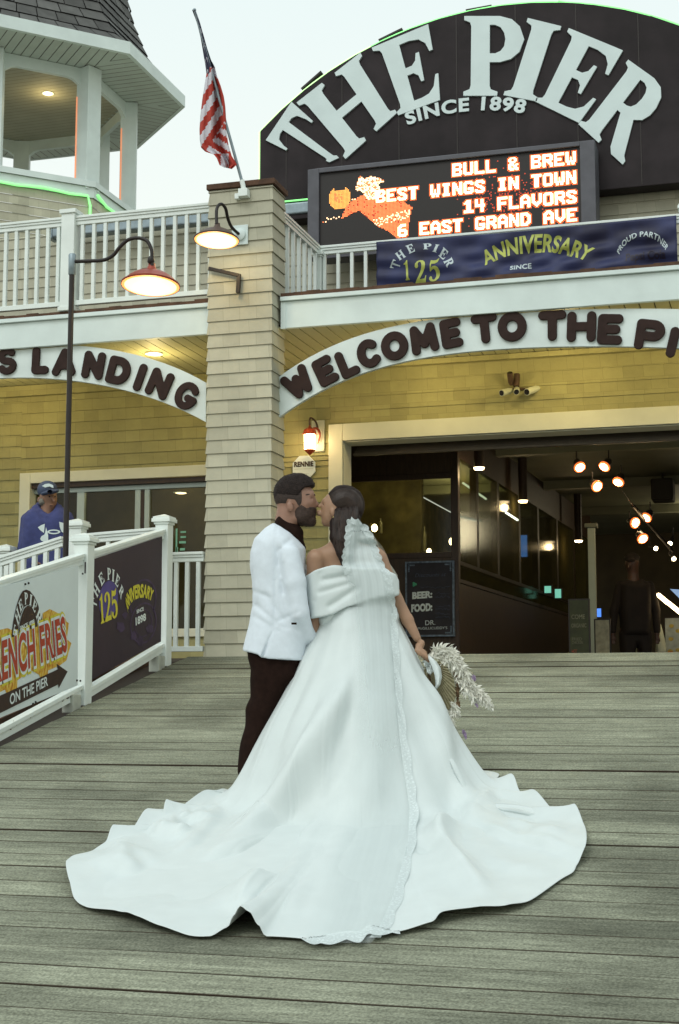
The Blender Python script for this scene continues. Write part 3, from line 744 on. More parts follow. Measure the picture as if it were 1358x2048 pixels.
# picture on the left: orange glow shapes over a dark mound
def inpoly(p, poly):
    x, y = p; c = False
    for i in range(len(poly)):
        (xa, ya), (xb, yb) = poly[i], poly[i - 1]
        if (ya > y) != (yb > y) and x < (xb - xa) * (y - ya) / (yb - ya) + xa: c = not c
    return c
mound = [(0, 58), (0, 40), (9, 37), (18, 38), (24, 35), (30, 33), (36, 39), (42, 46), (50, 51), (58, 58)]
body = [(16, 38), (20, 28), (27, 23), (34, 20), (40, 25), (52, 28), (62, 29), (69, 34), (67, 42), (66, 50), (62, 58), (56, 58), (44, 49), (36, 41), (28, 35)]
flame = [(28, 11), (30, 4), (33, 8), (38, 6), (44, 8), (49, 11), (44, 13), (46, 20), (42, 25), (36, 25), (32, 18), (27, 16)]
ballp = (15, 21)
for ix in range(78):
    for iz in range(NY):
        p = (ix + .5, iz + .5)
        if inpoly(p, mound): continue
        d = math.hypot((p[0] - ballp[0]) / 8.4, (p[1] - ballp[1]) / 9.5)
        if d < 1 and not (p[1] < 15 and abs(p[0] - 15) < 4): pix[(ix, iz)] = 'y' if not (abs(p[0] - 14) < 3 and abs(p[1] - 21) < 4 and j.random() < .5) else 'o'
        elif inpoly(p, flame): pix[(ix, iz)] = 'w' if j.random() < .72 else 'o'
        elif inpoly(p, body):
            if 40 < p[1] + (p[0] - 44) * .2 < 47 and j.random() < .35: pix[(ix, iz)] = 'w'
            else: pix[(ix, iz)] = 'o' if (j.random() < .93) else 'r'
for ix, iz in ((24, 23), (25, 23), (26, 23), (5, 36), (6, 37), (2, 39), (4, 39), (8, 37), (10, 36), (12, 37), (14, 36)): pix[(ix, iz)] = 'w' if j.random() < .6 else 'o'
for k in range(260):                                                     # ghost picture under the text, dim red
    a = j.gauss(138, 15); b_ = j.gauss(32, 10)
    if 100 < a < 180 and 2 < b_ < 58 and (int(a) % 2 or int(b_) % 3): pix.setdefault((int(a), int(b_)), 'r')
rows = [('BULL & BREW', 3), ('BEST WINGS IN TOWN', 18), ('14 FLAVORS', 33), ('6 EAST GRAND AVE', 47)]
for s, top in rows:
    x = 186 - 8 * len(s) + (1 if False else 0)
    for ch in s:
        if ch != ' ':
            for r, line in enumerate(LEDF[ch].split()):
                for c, bit in enumerate(line):
                    if bit == '1': pix[(x + c, top + r)] = 't'
        x += 8
led_cols = {'t': ((1.0, .78, .42), 3.6), 'w': ((1.0, .62, .34), 2.4), 'o': ((1.0, .22, .065), 1.5), 'y': ((1.0, .40, .08), 1.5), 'r': ((.8, .07, .02), .5)}
for key, (c, st) in led_cols.items():
    mb = MB()
    for (ix, iz), k in pix.items():
        if k != key: continue
        g = .04 if key in 'tw' else .12
        xa, xb = x0 + (ix + g) * dx, x0 + (ix + 1 - g) * dx; zb, za = z1 - (iz + g) * dz, z1 - (iz + 1 - g) * dz
        mb.add([(xa, YL - .004, za), (xb, YL - .004, za), (xb, YL - .004, zb), (xa, YL - .004, zb)], [(0, 1, 2, 3)])
    mb.build('lettering' if key == 't' else 'picture', glow('led_' + key, c, st), LS)
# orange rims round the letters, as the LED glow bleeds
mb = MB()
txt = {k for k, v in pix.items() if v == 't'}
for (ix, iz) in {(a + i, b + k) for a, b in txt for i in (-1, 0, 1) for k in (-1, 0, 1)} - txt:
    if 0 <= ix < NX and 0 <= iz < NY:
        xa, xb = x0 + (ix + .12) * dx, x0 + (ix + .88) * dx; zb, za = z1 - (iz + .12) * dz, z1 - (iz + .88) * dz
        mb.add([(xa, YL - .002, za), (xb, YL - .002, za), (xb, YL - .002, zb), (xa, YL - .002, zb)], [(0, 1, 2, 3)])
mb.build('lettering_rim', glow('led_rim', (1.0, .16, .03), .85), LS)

# ---- arch signs under the fascia
def arch_sign(label, top, bot, letters, Y, lh):
    T = [at(x, y, Y)[[0, 2]] for x, y in top]; Bt = [at(x, y, Y)[[0, 2]] for x, y in bot]
    def interp(P, x):
        P = sorted(P, key=lambda p: p[0]); xs = [p[0] for p in P]; zs = [p[1] for p in P]
        # smooth: cubic polynomial fit of degree 4
        co = np.polyfit(np.array(xs) - xs[0], zs, min(4, len(xs) - 1)); return float(np.polyval(co, x - xs[0]))
    xa = max(min(p[0] for p in T), min(p[0] for p in Bt)); xb = min(max(p[0] for p in T), max(p[0] for p in Bt))
    xs = np.linspace(xa, xb, 49)
    s = empty('arch_sign', ((xa + xb) / 2, Y, interp(Bt, (xa + xb) / 2)), 0, label, 'sign', 'arched lettered boards under the balcony')
    zt = [min(interp(T, x), FZ0 - .004) for x in xs]; zb = [interp(Bt, x) for x in xs]
    n = len(xs); vs = []
    for yy in (Y, Y + .045): vs += [(x, yy, z) for x, z in zip(xs, zb)] + [(x, yy, z) for x, z in zip(xs, zt)]
    fs = []
    for i in range(n - 1):
        fs += [(i, i + 1, n + i + 1, n + i), (2 * n + i + 1, 2 * n + i, 3 * n + i, 3 * n + i + 1), (i + 1, i, 2 * n + i, 2 * n + i + 1), (n + i, n + i + 1, 3 * n + i + 1, 3 * n + i)]
    fs += [(0, n, 3 * n, 2 * n), (n - 1, 3 * n - 1, 4 * n - 1, 2 * n - 1)]
    MB().add(vs, fs).build('board', M['sign_white'], s, bevel=.003)
    for ch, px, py, wd, tilt in letters:
        c = at(px, py + 2.5, Y - .002); h = lh; wl = wd
        mb = MB(); HWs = .034 if ch in 'SG' else .039; wl = wd * 1.13 - 2 * HWs; h = lh - 2 * HWs
        def fn(u, v, c=c, wl=wl, h=h, a=math.radians(tilt)):
            uu, vv = (u - .5) * wl, (v - .5) * h
            return (c[0] + uu * math.cos(a) - vv * math.sin(a), Y - .002, c[2] + uu * math.sin(a) + vv * math.cos(a))
        sd = Sdf(); lines = [[tuple(np.array(fn(u, v))[[0, 2]]) for u, v in L_] for L_ in STROKE[ch]]
        allp = [p for L_ in lines for p in L_]; sd._grow([(p[0], Y - .014, p[1]) for p in allp], HWs + .004)
        def let(P, F, lines=lines, HWs=HWs):
            x, z = P[:, 0, :, 0], P[:, 0, :, 2]; d = np.full(x.shape, 1e9)
            for L_ in lines:
                for (xa_, za_), (xb_, zb_) in zip(L_[:-1], L_[1:]):
                    ex_, ez_ = xb_ - xa_, zb_ - za_; t = np.clip(((x - xa_) * ex_ + (z - za_) * ez_) / (ex_ * ex_ + ez_ * ez_ + 1e-12), 0, 1)
                    d = np.minimum(d, np.hypot(x - xa_ - t * ex_, z - za_ - t * ez_))
            ps = (d - HWs)[:, None, :]; yy = np.abs(P[..., 1] - (Y - .014)) - .013; r_ = .002
            return np.hypot(np.maximum(ps + r_, 0), np.maximum(yy + r_, 0)) + np.minimum(np.maximum(ps + r_, yy + r_), 0) - r_
        sd.post(let); o_ = sd.mesh(.005, 'letter', M['brown'], None); o_.data.transform(wmat(s).inverted()); o_.parent = s
    return s
M['sign_white'] = mat('chipped_white_board', (.68, .76, .74), .6, .07, 4, .15, 25, var2=.10, scale2=2.2)
k4 = 818 / 1358
def c4(x, y): return (540 + x * k4, 560 + y * k4)
k3 = 560 / 1358
def c3(x, y): return (x * k3, 560 + y * k3)
top = [c4(*p) for p in ((22, 322), (120, 262), (240, 211), (360, 172), (480, 142), (590, 121), (700, 106), (810, 96), (920, 92), (1030, 94), (1130, 101), (1240, 115), (1358, 136))]
bot = [c4(*p) for p in ((22, 452), (90, 415), (180, 371), (265, 333), (350, 302), (455, 270), (560, 246), (670, 229), (780, 218), (890, 213), (1000, 214), (1100, 222), (1200, 236), (1280, 249), (1358, 266))]
apx = at(*c4(925, 92), YF)[0]; apb = at(*c4(935, 213), YF)[0]
def mirror(P, ax):
    out = list(P)
    return out
# extend both curves symmetrically past the photo's right edge (in world units)
def px_of(X, Z, Y): return to_px((X, Y, Z))
for P, ax in ((top, apx), (bot, apb)):
    add = []
    for p in P:
        w_ = at(*p, YF); X2 = 2 * ax - w_[0]
        if X2 > at(1365, 640, YF)[0]: add.append(px_of(X2, w_[2], YF))
    P += add
lw = .205
Wl = [('W', 95, 338, .235, 33), ('E', 185, 299, .165, 25), ('L', 258, 273, .155, 22), ('C', 331, 241, .195, 17), ('O', 415, 216, .215, 14), ('M', 512, 192, .215, 10), ('E', 603, 174, .165, 8),
      ('T', 714, 158, .20, 5), ('O', 805, 152, .22, 2), ('T', 938, 149, .21, -1), ('H', 1035, 152, .215, -3), ('E', 1130, 161, .185, -5), ('P', 1262, 180, .21, -10), ('I', 1338, 204, .10, -14), ('E', 1408, 226, .165, -18), ('R', 1492, 258, .19, -23)]
arch_sign('white arched board reading WELCOME TO THE PIER in fat brown letters', top, bot, [(c, *c4(x, y), w_, t) for c, x, y, w_, t in Wl], YF + .05, .258)
top = [c3(*p) for p in ((-800, 560), (-600, 440), (-400, 365), (-250, 332), (-100, 318), (0, 314), (170, 308), (340, 313), (520, 331), (620, 352), (700, 374), (780, 400), (860, 431), (930, 462), (1000, 496))]
bot = [c3(*p) for p in ((-800, 745), (-600, 620), (-400, 540), (-250, 505), (-100, 490), (0, 484), (100, 475), (200, 472), (300, 477), (400, 490), (500, 510), (600, 535), (700, 565), (800, 600), (900, 642), (1000, 686))]
Ll = [('S', 38, 388, .18, 2), ('L', 200, 386, .155, -2), ('A', 315, 394, .21, -3), ('N', 457, 409, .19, -10), ('D', 580, 436, .205, -15), ('I', 683, 468, .10, -20), ('N', 777, 499, .20, -24), ('G', 909, 557, .20, -30)]
arch_sign('white arched board ending in LANDING in fat brown letters, left of the shingled pillar', top, bot, [(c, *c3(x, y), w_, t) for c, x, y, w_, t in Ll], YF + .05, .258)
# ================================================================== RAILINGS
def turned_cap(mb, x, y, z, w):
    """stepped post cap with a low pyramid"""
    for a, h0, h1 in ((w * .5 + .010, 0, .02), (w * .5 + .026, .02, .05), (w * .5 + .018, .05, .065)):
        mb.box((x - a, y - a, z + h0), (x + a, y + a, z + h1))
    a = w * .5 + .018
    mb.add([(x - a, y - a, z + .0655), (x + a, y - a, z + .0655), (x + a, y + a, z + .0655), (x - a, y + a, z + .0655), (x, y, z + .092)], [(0, 1, 4), (1, 2, 4), (2, 3, 4), (3, 0, 4), (3, 2, 1, 0)])
def rail_profile(mb, a, b):
    """moulded top rail from a to b (points on its top centre line)"""
    a = np.array(a, float); b = np.array(b, float)
    mb.bar(a - (0, 0, .012), b - (0, 0, .012), .085, .024); mb.bar(a - (0, 0, .036), b - (0, 0, .036), .066, .022); mb.bar(a - (0, 0, .066), b - (0, 0, .066), .046, .036)
def balustrade(root, a, b, ztop_a, ztop_b, zbot_a, zbot_b, n, w=.034, ends=True):
    a = np.array(a, float); b = np.array(b, float)
    mb = MB(); rail_profile(mb, (a[0], a[1], ztop_a), (b[0], b[1], ztop_b)); mb.build('top_rail', M['vinyl'], root, bevel=.003)
    mb = MB(); mb.bar((a[0], a[1], zbot_a), (b[0], b[1], zbot_b), .05, .045); mb.build('bottom_rail', M['vinyl'], root, bevel=.003)
    for i in range(n):
        t = (i + .5) / n if ends else i / (n - 1)
        p = a + (b - a) * t; z1 = ztop_a + (ztop_b - ztop_a) * t - .08; z0 = zbot_a + (zbot_b - zbot_a) * t + .02
        MB().box((p[0] - w / 2, p[1] - w / 2, z0), (p[0] + w / 2, p[1] + w / 2, z1)).build('baluster', M['vinyl'], root, bevel=.004)
def post(root, x, y, z0, z1, w=.105, name='post'):
    mb = MB().box((x - w / 2, y - w / 2, z0), (x + w / 2, y + w / 2, z1)); turned_cap(mb, x, y, z1, w)
    return mb.build(name, M['vinyl'], root, bevel=.003)
# upper balcony, left run
YB = YF + .03
R1 = empty('balcony_railing', (-6.2, YB, 3.2), 0, 'white balcony railing on the left, above the LANDING board', 'railing', 'white balcony railings')
zt, zb = 4.10, 3.275
xpost = at(141, 500, YB)[0]; pw = at(154, 500, YB)[0] - at(128, 500, YB)[0]
mb = MB().box((xpost - pw / 2, YB - pw / 2, 3.20), (xpost + pw / 2, YB + pw / 2, zt + .02)); mb.box((xpost - pw * .62, YB - pw * .62, zt + .021), (xpost + pw * .62, YB + pw * .62, zt + .06))
mb.box((xpost - pw * .6, YB - pw * .6, 3.196), (xpost + pw * .6, YB + pw * .6, 3.235)); mb.build('post', M['vinyl'], R1, bevel=.004)
xe = -4.89
nb = 11
balustrade(R1, (xpost + pw / 2, YB), (xe, YB), zt, zt, zb, zb, 12)
balustrade(R1, (-8.6, YB), (xpost - pw / 2, YB), zt, zt, zb, zb, 20)
# upper balcony, right run: set back, returning from the pillar
YR = 13.98
R2 = empty('balcony_railing', (-2.5, YR, 3.2), 0, 'white balcony railing behind the blue anniversary banner, turning a corner at the pillar', 'railing', 'white balcony railings')
xc = -4.42
balustrade(R2, (xc, YP + .36), (xc, YR), 4.1, 4.1, 3.275, 3.275, 8)
balustrade(R2, (xc, YR), (-.90, YR), 4.1, 4.1, 3.275, 3.275, 25)
post(R2, -.84, YR, 3.2, 4.12); post(R2, xc + .01, YR - .01, 3.2, 3.985, .075)

# ramp railing at the left of the deck
XRL = -5.10
RR = empty('ramp_railing', (XRL, 10.3, ramp_z(10.3)), 0, 'white vinyl ramp railing with moulded rails and capped posts carrying two signs', 'railing')
YA = 10.33; YC = 11.83; Y0_ = 8.75
pwid = .115
zA = atx(160, 1088, XRL)[2]; zC = atx(322, 1048, XRL)[2]
post(RR, XRL, YA, ramp_z(YA) - .01, zA, pwid); post(RR, XRL, YC, ramp_z(YC) - .005, zC, pwid); post(RR, XRL, Y0_, ramp_z(Y0_) - .02, 0.30, pwid)
def railz(px, py): return atx(px, py, XRL)
tA, tC = railz(176, 1104), railz(315, 1061)
bA, bC = railz(172, 1386), railz(315, 1299)
ext = lambda p, q, Y: p + (q - p) * ((Y - p[1]) / (q[1] - p[1]))
mb = MB(); rail_profile(mb, ext(tA, tC, YA + pwid / 2), ext(tA, tC, YC - pwid / 2)); mb.build('top_rail', M['vinyl'], RR, bevel=.003)
a_, b_ = ext(bA, bC, YA + pwid / 2), ext(bA, bC, YC - pwid / 2)
mb = MB(); mb.bar(a_ + (0, 0, .0), b_ + (0, 0, .0), .055, .075); mb.bar(a_ + (0.03, 0, .025), b_ + (.03, 0, .025), .02, .03); mb.build('bottom_rail', M['vinyl'], RR, bevel=.003)
t0, t1 = railz(0, 1158), railz(152, 1110)
b0, b1 = railz(0, 1466), railz(148, 1386)
mb = MB(); rail_profile(mb, ext(t0, t1, Y0_ + pwid / 2), ext(t0, t1, YA - pwid / 2)); mb.build('top_rail', M['vinyl'], RR, bevel=.003)
a_, b_ = ext(b0, b1, Y0_ + pwid / 2), ext(b0, b1, YA - pwid / 2)
mb = MB(); mb.bar(a_, b_, .055, .085); mb.bar(a_ + (0.03, 0, .03), b_ + (.03, 0, .03), .03, .03); mb.build('bottom_rail', M['vinyl'], RR, bevel=.003)
M['concrete'] = mat('pale_concrete', (.42, .44, .38), .9, .2, 12, .2)
for yy in (YA - .16, YC - .12):
    MB().box((XRL - .04, yy - .07, ramp_z(yy) - .03), (XRL + .05, yy + .06, ramp_z(yy) + .105)).build('support_block', M['concrete'], RR, bevel=.006)
# dark curb below the railing, seen through the gap
mb = MB().bar((XRL - .25, 6, ramp_z(6) - .12), (XRL - .25, YP, -.10), .04, .35); tag(mb.build('ramp_kerb', M['brown_trim']), kind='structure')
# small railing between the ramp railing and the pillar
R3 = empty('gate_railing', (-5.07, YP, 0), 0, 'short white railing of three balusters between ramp railing and pillar', 'railing')
balustrade(R3, (-5.21, YP), (-4.90, YP), .913, .913, .075, .075, 3, w=.036)
# side ramp railing behind (slopes down to the left)
R4 = empty('side_ramp_railing', (-5.9, 12.0, 0), 0, 'white side ramp railing sloping down in front of the man in blue', 'railing')
pB = at(160, 1068, 12.0); pC = at(312, 1056, 12.0)
post(R4, pB[0] - .02, 12.0, -.6, at(156, 1058, 12.0)[2], .115)
za = at(176, 1068, 12)[2]; zc2 = at(308, 1055, 12)[2]; xa, xb = pB[0] + .04, XRL - .05
balustrade(R4, (xa, 12.0), (xb, 12.0), za, zc2, za - .80, zc2 - .80, 5, w=.036)
pL = at(0, 1114, 11.4); pR = at(127, 1073, 11.4)
ex = pL + (pL - pR) * .6
balustrade(R4, (ex[0], 11.4), (pR[0], 11.4), ex[2], pR[2], ex[2] - .8, pR[2] - .8, 9, w=.038)
post(R4, at(12, 1140, 12.6)[0], 12.6, -.7, at(12, 1108, 12.6)[2], .11)

# ================================================================== RAIL SIGNS
M['navy_vinyl'] = mat('dark_plum_banner', (.036, .022, .036), .5, .12, 3, .1)
M['pale_print'] = mat('pale_print', (.68, .75, .74), .55, .04, 20)
M['yellow_print'] = mat('yellow_print', (.62, .56, .05), .55, .06, 20)
M['violet_print'] = mat('violet_print', (.085, .065, .24), .55, .25, 6)
M['faint_violet'] = mat('faint_violet_print', (.060, .036, .085), .55, .5, 8)
M['black_print'] = mat('brown_black_print', (.040, .022, .018), .55, .1, 20)
M['red_print'] = mat('red_print', (.40, .055, .025), .5, .1, 10)
XS = XRL + .045
def sgn(px, py, off=0.0): return atx(px, py, XS + off)
k6 = 200 / 1358
def c6(x, y): return (150 + x * k6, 1040 + y * k6)
AB = empty('anniversary_sign', sgn(246, 1376), 0, 'dark plum sign board with yellow 125 and ANNIVERSARY on the ramp railing', 'sign', 'signs on the ramp railing')
q4 = [(168, 1368), (322, 1283), (324.5, 1073), (172, 1124)]
Q = [sgn(*p) for p in q4]
def quad_slab(mb, Q, th=.012):
    vs = [tuple(p) for p in Q] + [(p[0] - th, p[1], p[2]) for p in Q]
    mb.add(vs, [(0, 1, 2, 3), (7, 6, 5, 4), (0, 4, 5, 1), (1, 5, 6, 2), (2, 6, 7, 3), (3, 7, 4, 0)])
mb = MB(); quad_slab(mb, Q); mb.build('panel', M['navy_vinyl'], AB)
def zoomquad(name, txt, q, cz, material, parent, off, glyphs=None, gap=.12, widths=None, bold=.03, spacing=1.0, shear=0):
    """flat lettering stretched into the quad q (bl, br, tr, tl in zoom pixels)"""
    Q = [sgn(*cz(*p), off) for p in q]
    mb = MB()
    if glyphs:
        n = len(txt); ws = widths or [1] * n; tot = sum(ws) + gap * (n - 1); x = 0
        for ch, w_ in zip(txt, ws):
            vs, fs = glyph2d(ch); mb.add([bilin(Q, (x + v[0] * w_) / tot, v[1]) for v in vs], fs); x += w_ + gap
    else:
        vs, fs, w_ = text2d(txt, bold, 0, spacing, shear); mb.add([bilin(Q, v[0] / w_, v[1]) for v in vs], fs)
    return mb.build(name, material, parent)
def arc_letters(name, items, cz, material, parent, off):
    mb = MB()
    for ch, *q in items:
        Q = [sgn(*cz(*p), off) for p in q]
        vs, fs = glyph2d(ch) if ch in SERIF else (lambda t: ([(v[0] / t[2], v[1]) for v in t[0]], t[1]))(text2d(ch, .04))
        mb.add([bilin(Q, v[0], v[1]) for v in vs], fs)
    return mb.build(name, material, parent)
def disc(poly, cz, material, parent, off, name):
    return MB().add([sgn(*cz(*p), off) for p in poly], [tuple(range(len(poly)))]).build(name, material, parent)
el = lambda cx, cy, rx, ry, sk=0, n=28, a0=0, a1=360: [(cx + rx * math.cos(math.radians(a0 + (a1 - a0) * i / n)), cy + ry * math.sin(math.radians(a0 + (a1 - a0) * i / n)) + sk * (rx * math.cos(math.radians(a0 + (a1 - a0) * i / n)))) for i in range(n)]
disc(el(455, 1085, 130, 260, -.25), c6, M['violet_print'], AB, .002, 'emblem')
def ring(cx, cy, rx, ry, w, sk, a0=0, a1=360, n=40):
    o = el(cx, cy, rx, ry, sk, n + 1, a0, a1 + (a1 - a0) / n); i_ = el(cx, cy, rx - w, ry - w * 1.6, sk, n + 1, a0, a1 + (a1 - a0) / n)
    return o, i_
mb = MB()
for args in ((925, 1090, 185, 290, 18, -.2, 150, 400), (930, 1400, 180, 280, 14, -.2, 0, 360), (930, 1400, 120, 190, 10, -.2, 0, 360)):
    o, i_ = ring(*args); n = len(o)
    mb.add([sgn(*c6(*p), .002) for p in o + i_], [(k, k + 1, n + k + 1, n + k) for k in range(n - 1)])
for cx_, cy_, r in ((620, 1450, 70), (1020, 1480, 60), (800, 1570, 55), (680, 1290, 40), (880, 1640, 60)):
    pl = [(cx_ + r * (.6 + .5 * rng.random()) * math.cos(a), cy_ + 1.3 * r * (.6 + .5 * rng.random()) * math.sin(a)) for a in np.linspace(0, 6.2, 14)]
    mb.add([sgn(*c6(*p), .0022) for p in pl], [tuple(range(len(pl)))])
mb.build('scroll_pattern', M['faint_violet'], AB)
arc_letters('lettering', [('T', (295, 1195), (300, 1110), (240, 1035), (212, 1200)), ('H', (300, 1060), (345, 960), (275, 840), (238, 950)), ('E', (358, 905), (405, 830), (362, 695), (312, 770)),
   ('P', (440, 818), (490, 800), (485, 655), (436, 648)), ('I', (500, 830), (530, 840), (540, 680), (505, 665)), ('E', (540, 860), (580, 920), (612, 790), (568, 715)), ('R', (595, 960), (625, 1085), (668, 960), (632, 870))], c6, M['pale_print'], AB, .004)
zoomquad('lettering', '125', [(345, 1418), (590, 1310), (565, 930), (322, 1010)], c6, M['yellow_print'], AB, .005, True, .02, [.72, 1, 1])
amA = ((690, 1130), (860, 880), (1072, 965)); amB = ((720, 1250), (900, 1045), (1045, 1098))
def arctext(name, txt, topc, botc, cz, material, parent, off, bold=.05, spacing=1.0):
    fo = arc_map(*topc); fi = arc_map(*botc); vs, fs, w_ = text2d(txt, bold, 0, spacing)
    mb = MB().add([sgn(*cz(*(np.array(fi(v[0] / w_)) * (1 - v[1]) + np.array(fo(v[0] / w_)) * v[1])), off) for v in vs], fs)
    return mb.build(name, material, parent)
arctext('lettering', 'ANNIVERSARY', amA, amB, c6, M['yellow_print'], AB, .004, .045, 1.02)
zoomquad('lettering', 'SINCE', [(838, 1270), (935, 1225), (930, 1180), (835, 1222)], c6, M['pale_print'], AB, .004, bold=.03)
zoomquad('lettering', '1898', [(825, 1430), (965, 1355), (960, 1265), (822, 1330)], c6, M['pale_print'], AB, .004, bold=.04)

k7 = 180 / 1084
def c7(x, y): return (x * k7, 1140 + y * k7)
FS = empty('fries_sign', sgn(70, 1400), 0, 'white sign board reading FRENCH FRIES with a black arrow ON THE PIER', 'sign', 'signs on the ramp railing')
M['sign_panel'] = mat('white_sign_panel', (.66, .74, .74), .45, .05, 4)
Q = [sgn(*p) for p in (c7(-420, 1955), c7(935, 1390), c7(945, -55), c7(-420, 325))]
mb = MB(); quad_slab(mb, Q); mb.build('panel', M['sign_panel'], FS)
def fries_mat():
    m, nt, b = new_mat('printed_fries'); b.inputs['Roughness'].default_value = .5
    tc = nt.nodes.new('ShaderNodeTexCoord'); mp = nt.nodes.new('ShaderNodeMapping'); mp.inputs['Scale'].default_value = (1, 60, 22); mp.inputs['Rotation'].default_value = (.5, 0, 0)
    nt.links.new(tc.outputs['Object'], mp.inputs[0]); n = nt.nodes.new('ShaderNodeTexNoise'); n.inputs['Scale'].default_value = 1; n.inputs['Detail'].default_value = 3; nt.links.new(mp.outputs[0], n.inputs['Vector'])
    r = nt.nodes.new('ShaderNodeValToRGB'); e = r.color_ramp.elements; e[0].position = .33; e[0].color = (.40, .13, .015, 1); e[1].position = .68; e[1].color = (.70, .56, .16, 1)
    x = r.color_ramp.elements.new(.5); x.color = (.62, .36, .03, 1)
    nt.links.new(n.outputs['Fac'], r.inputs[0]); nt.links.new(r.outputs[0], b.inputs['Base Color']); return m
M['fries'] = fries_mat()
fr = [(-300, 900), (-220, 760), (-100, 800), (0, 720), (90, 700), (140, 720), (150, 800), (510, 640), (515, 520), (600, 470), (700, 520), (780, 560), (800, 620), (830, 640), (815, 760), (800, 830), (860, 880), (830, 980), (800, 1090), (720, 1150),
      (580, 1210), (575, 1290), (500, 1330), (470, 1260), (380, 1210), (320, 1250), (210, 1330), (205, 1480), (90, 1520), (60, 1440), (-20, 1480), (-120, 1520), (-260, 1400)]
disc(fr, c7, M['fries'], FS, .002, 'fries_picture')
arch = [(138, 815), (160, 620), (200, 430), (240, 310), (275, 252), (315, 236), (360, 252), (415, 320), (460, 420), (490, 520), (517, 640)] + [(455, 665), (440, 560), (400, 470), (370, 430), (330, 420), (285, 450), (250, 540), (232, 640), (215, 780)]
disc(arch, c7, M['black_print'], FS, .0035, 'emblem')
disc([(225, 760), (240, 640), (262, 540), (295, 460), (335, 428), (372, 440), (400, 480), (435, 560), (450, 680)], c7, M['black_print'], FS, .0036, 'emblem')
arc_letters('lettering', [('T', (205, 790), (215, 700), (175, 650), (155, 780)), ('H', (218, 680), (245, 560), (208, 430), (180, 560)), ('E', (245, 520), (280, 440), (255, 335), (220, 400)),
   ('P', (300, 418), (330, 410), (335, 275), (292, 268)), ('I', (352, 420), (378, 430), (392, 305), (362, 290)), ('E', (388, 450), (420, 520), (450, 420), (410, 340)), ('R', (432, 560), (460, 660), (508, 590), (470, 450))], c7, M['pale_print'], FS, .005)
zoomquad('lettering', 'SINCE 1898', [(240, 728), (414, 640), (412, 592), (238, 680)], c7, M['pale_print'], FS, .005, bold=.03)
FQ = [(-150, 1400), (815, 960), (780, 560), (-150, 930)]
def grow(q, dx, dy): return [(q[0][0] - dx, q[0][1] + dy), (q[1][0] + dx, q[1][1] + dy), (q[2][0] + dx, q[2][1] - dy), (q[3][0] - dx, q[3][1] - dy)]
zoomquad('lettering_outline', 'FRENCH FRIES', grow(FQ, 6, 14), c7, M['yellow_print'], FS, .004, bold=.105, spacing=1.06)
zoomquad('lettering_outline', 'FRENCH FRIES', grow(FQ, 4, 6), c7, M['pale_print'], FS, .006, bold=.075, spacing=1.06)
zoomquad('lettering', 'FRENCH FRIES', FQ, c7, M['red_print'], FS, .008, bold=.028, spacing=1.06)
disc([(-320, 1660), (700, 1195), (680, 1128), (815, 1222), (708, 1425), (702, 1378), (0, 1725), (-320, 1880)], c7, M['black_print'], FS, .0045, 'arrow')
zoomquad('lettering', 'ON THE PIER', [(120, 1625), (578, 1388), (575, 1275), (118, 1500)], c7, M['pale_print'], FS, .0065, bold=.018)
mb = MB()
for p in ((305, 170), (345, 158), (398, 1612), (430, 1590), (968, 1335), (928, 1330), (996, 45)):
    c = sgn(*c7(*p), .004); mb.sphere(c, .008, 8)
mb.build('screw', M['black_metal'], FS)
mb = MB(); j = random.Random(9)
for i in range(46):                                              # flakes of chipped paint and leaves caught on the rail
    t = j.random(); p = railz(10 + 130 * t, 1452 - 70 * t + j.uniform(-4, 8)) + (.035, 0, 0)
    r = j.uniform(.004, .013); mb.add([p + (j.uniform(-.006, .006), r * math.cos(a), r * math.sin(a) * .6) for a in (0, 1.6, 3.1, 4.6)], [(0, 1, 2, 3)])
tag(mb.build('leaf_litter', M['brown_trim']), 'dead leaves and flakes caught on the rail under the fries sign', 'leaf litter', kind='stuff')

# ================================================================== BALCONY BANNER (cloth, wrinkled)
def banner_mat():
    m, nt, b = new_mat('navy_banner_cloth'); b.inputs['Roughness'].default_value = .55; b.inputs['Specular IOR Level'].default_value = .3
    tc = nt.nodes.new('ShaderNodeTexCoord'); n = nt.nodes.new('ShaderNodeTexNoise'); n.inputs['Scale'].default_value = 2.2; n.inputs['Detail'].default_value = 4; nt.links.new(tc.outputs['Object'], n.inputs['Vector'])
    r = nt.nodes.new('ShaderNodeValToRGB'); e = r.color_ramp.elements; e[0].position = .35; e[0].color = (.016, .016, .042, 1); e[1].position = .7; e[1].color = (.036, .046, .135, 1)
    nt.links.new(n.outputs['Fac'], r.inputs[0]); nt.links.new(r.outputs[0], b.inputs['Base Color']); return m
M['banner'] = banner_mat()
YBn = YR - .075
k8 = 320 / 1358
def c8(x, y): return (740 + x * k8, 440 + y * k8)
k9 = 318 / 1358
def c9(x, y): return (1040 + x * k9, 420 + y * k9)
bx0 = at(753, 500, YBn)[0]; bx1 = at(1354, 480, YBn)[0]
bz1 = 4.075; bz0 = 3.24
def bann(x, z, off=0.0):
    u = (x - bx0) / (bx1 - bx0); v = (z - bz0) / (bz1 - bz0)
    w1 = .022 * math.sin(9 * v + 5 * u + 2.0 * math.sin(4 * u)) * (1 - abs(2 * u - 1) ** 4)
    w2 = .016 * math.sin(26 * (v - 1.0 * u) + 3 * math.sin(6 * u)) * (.4 + u)
    w3 = .010 * math.sin(34 * v + 21 * u)
    return (x, YBn - off - (w1 + w2 + w3) * min(1, 3 * (1 - v) + .15), z)
BN = empty('anniversary_banner', ((bx0 + bx1) / 2, YBn, bz0), 0, 'wrinkled navy cloth banner reading THE PIER 125 ANNIVERSARY hung on the balcony railing', 'banner')
nx, nz = 120, 28; vs = []; fs = []
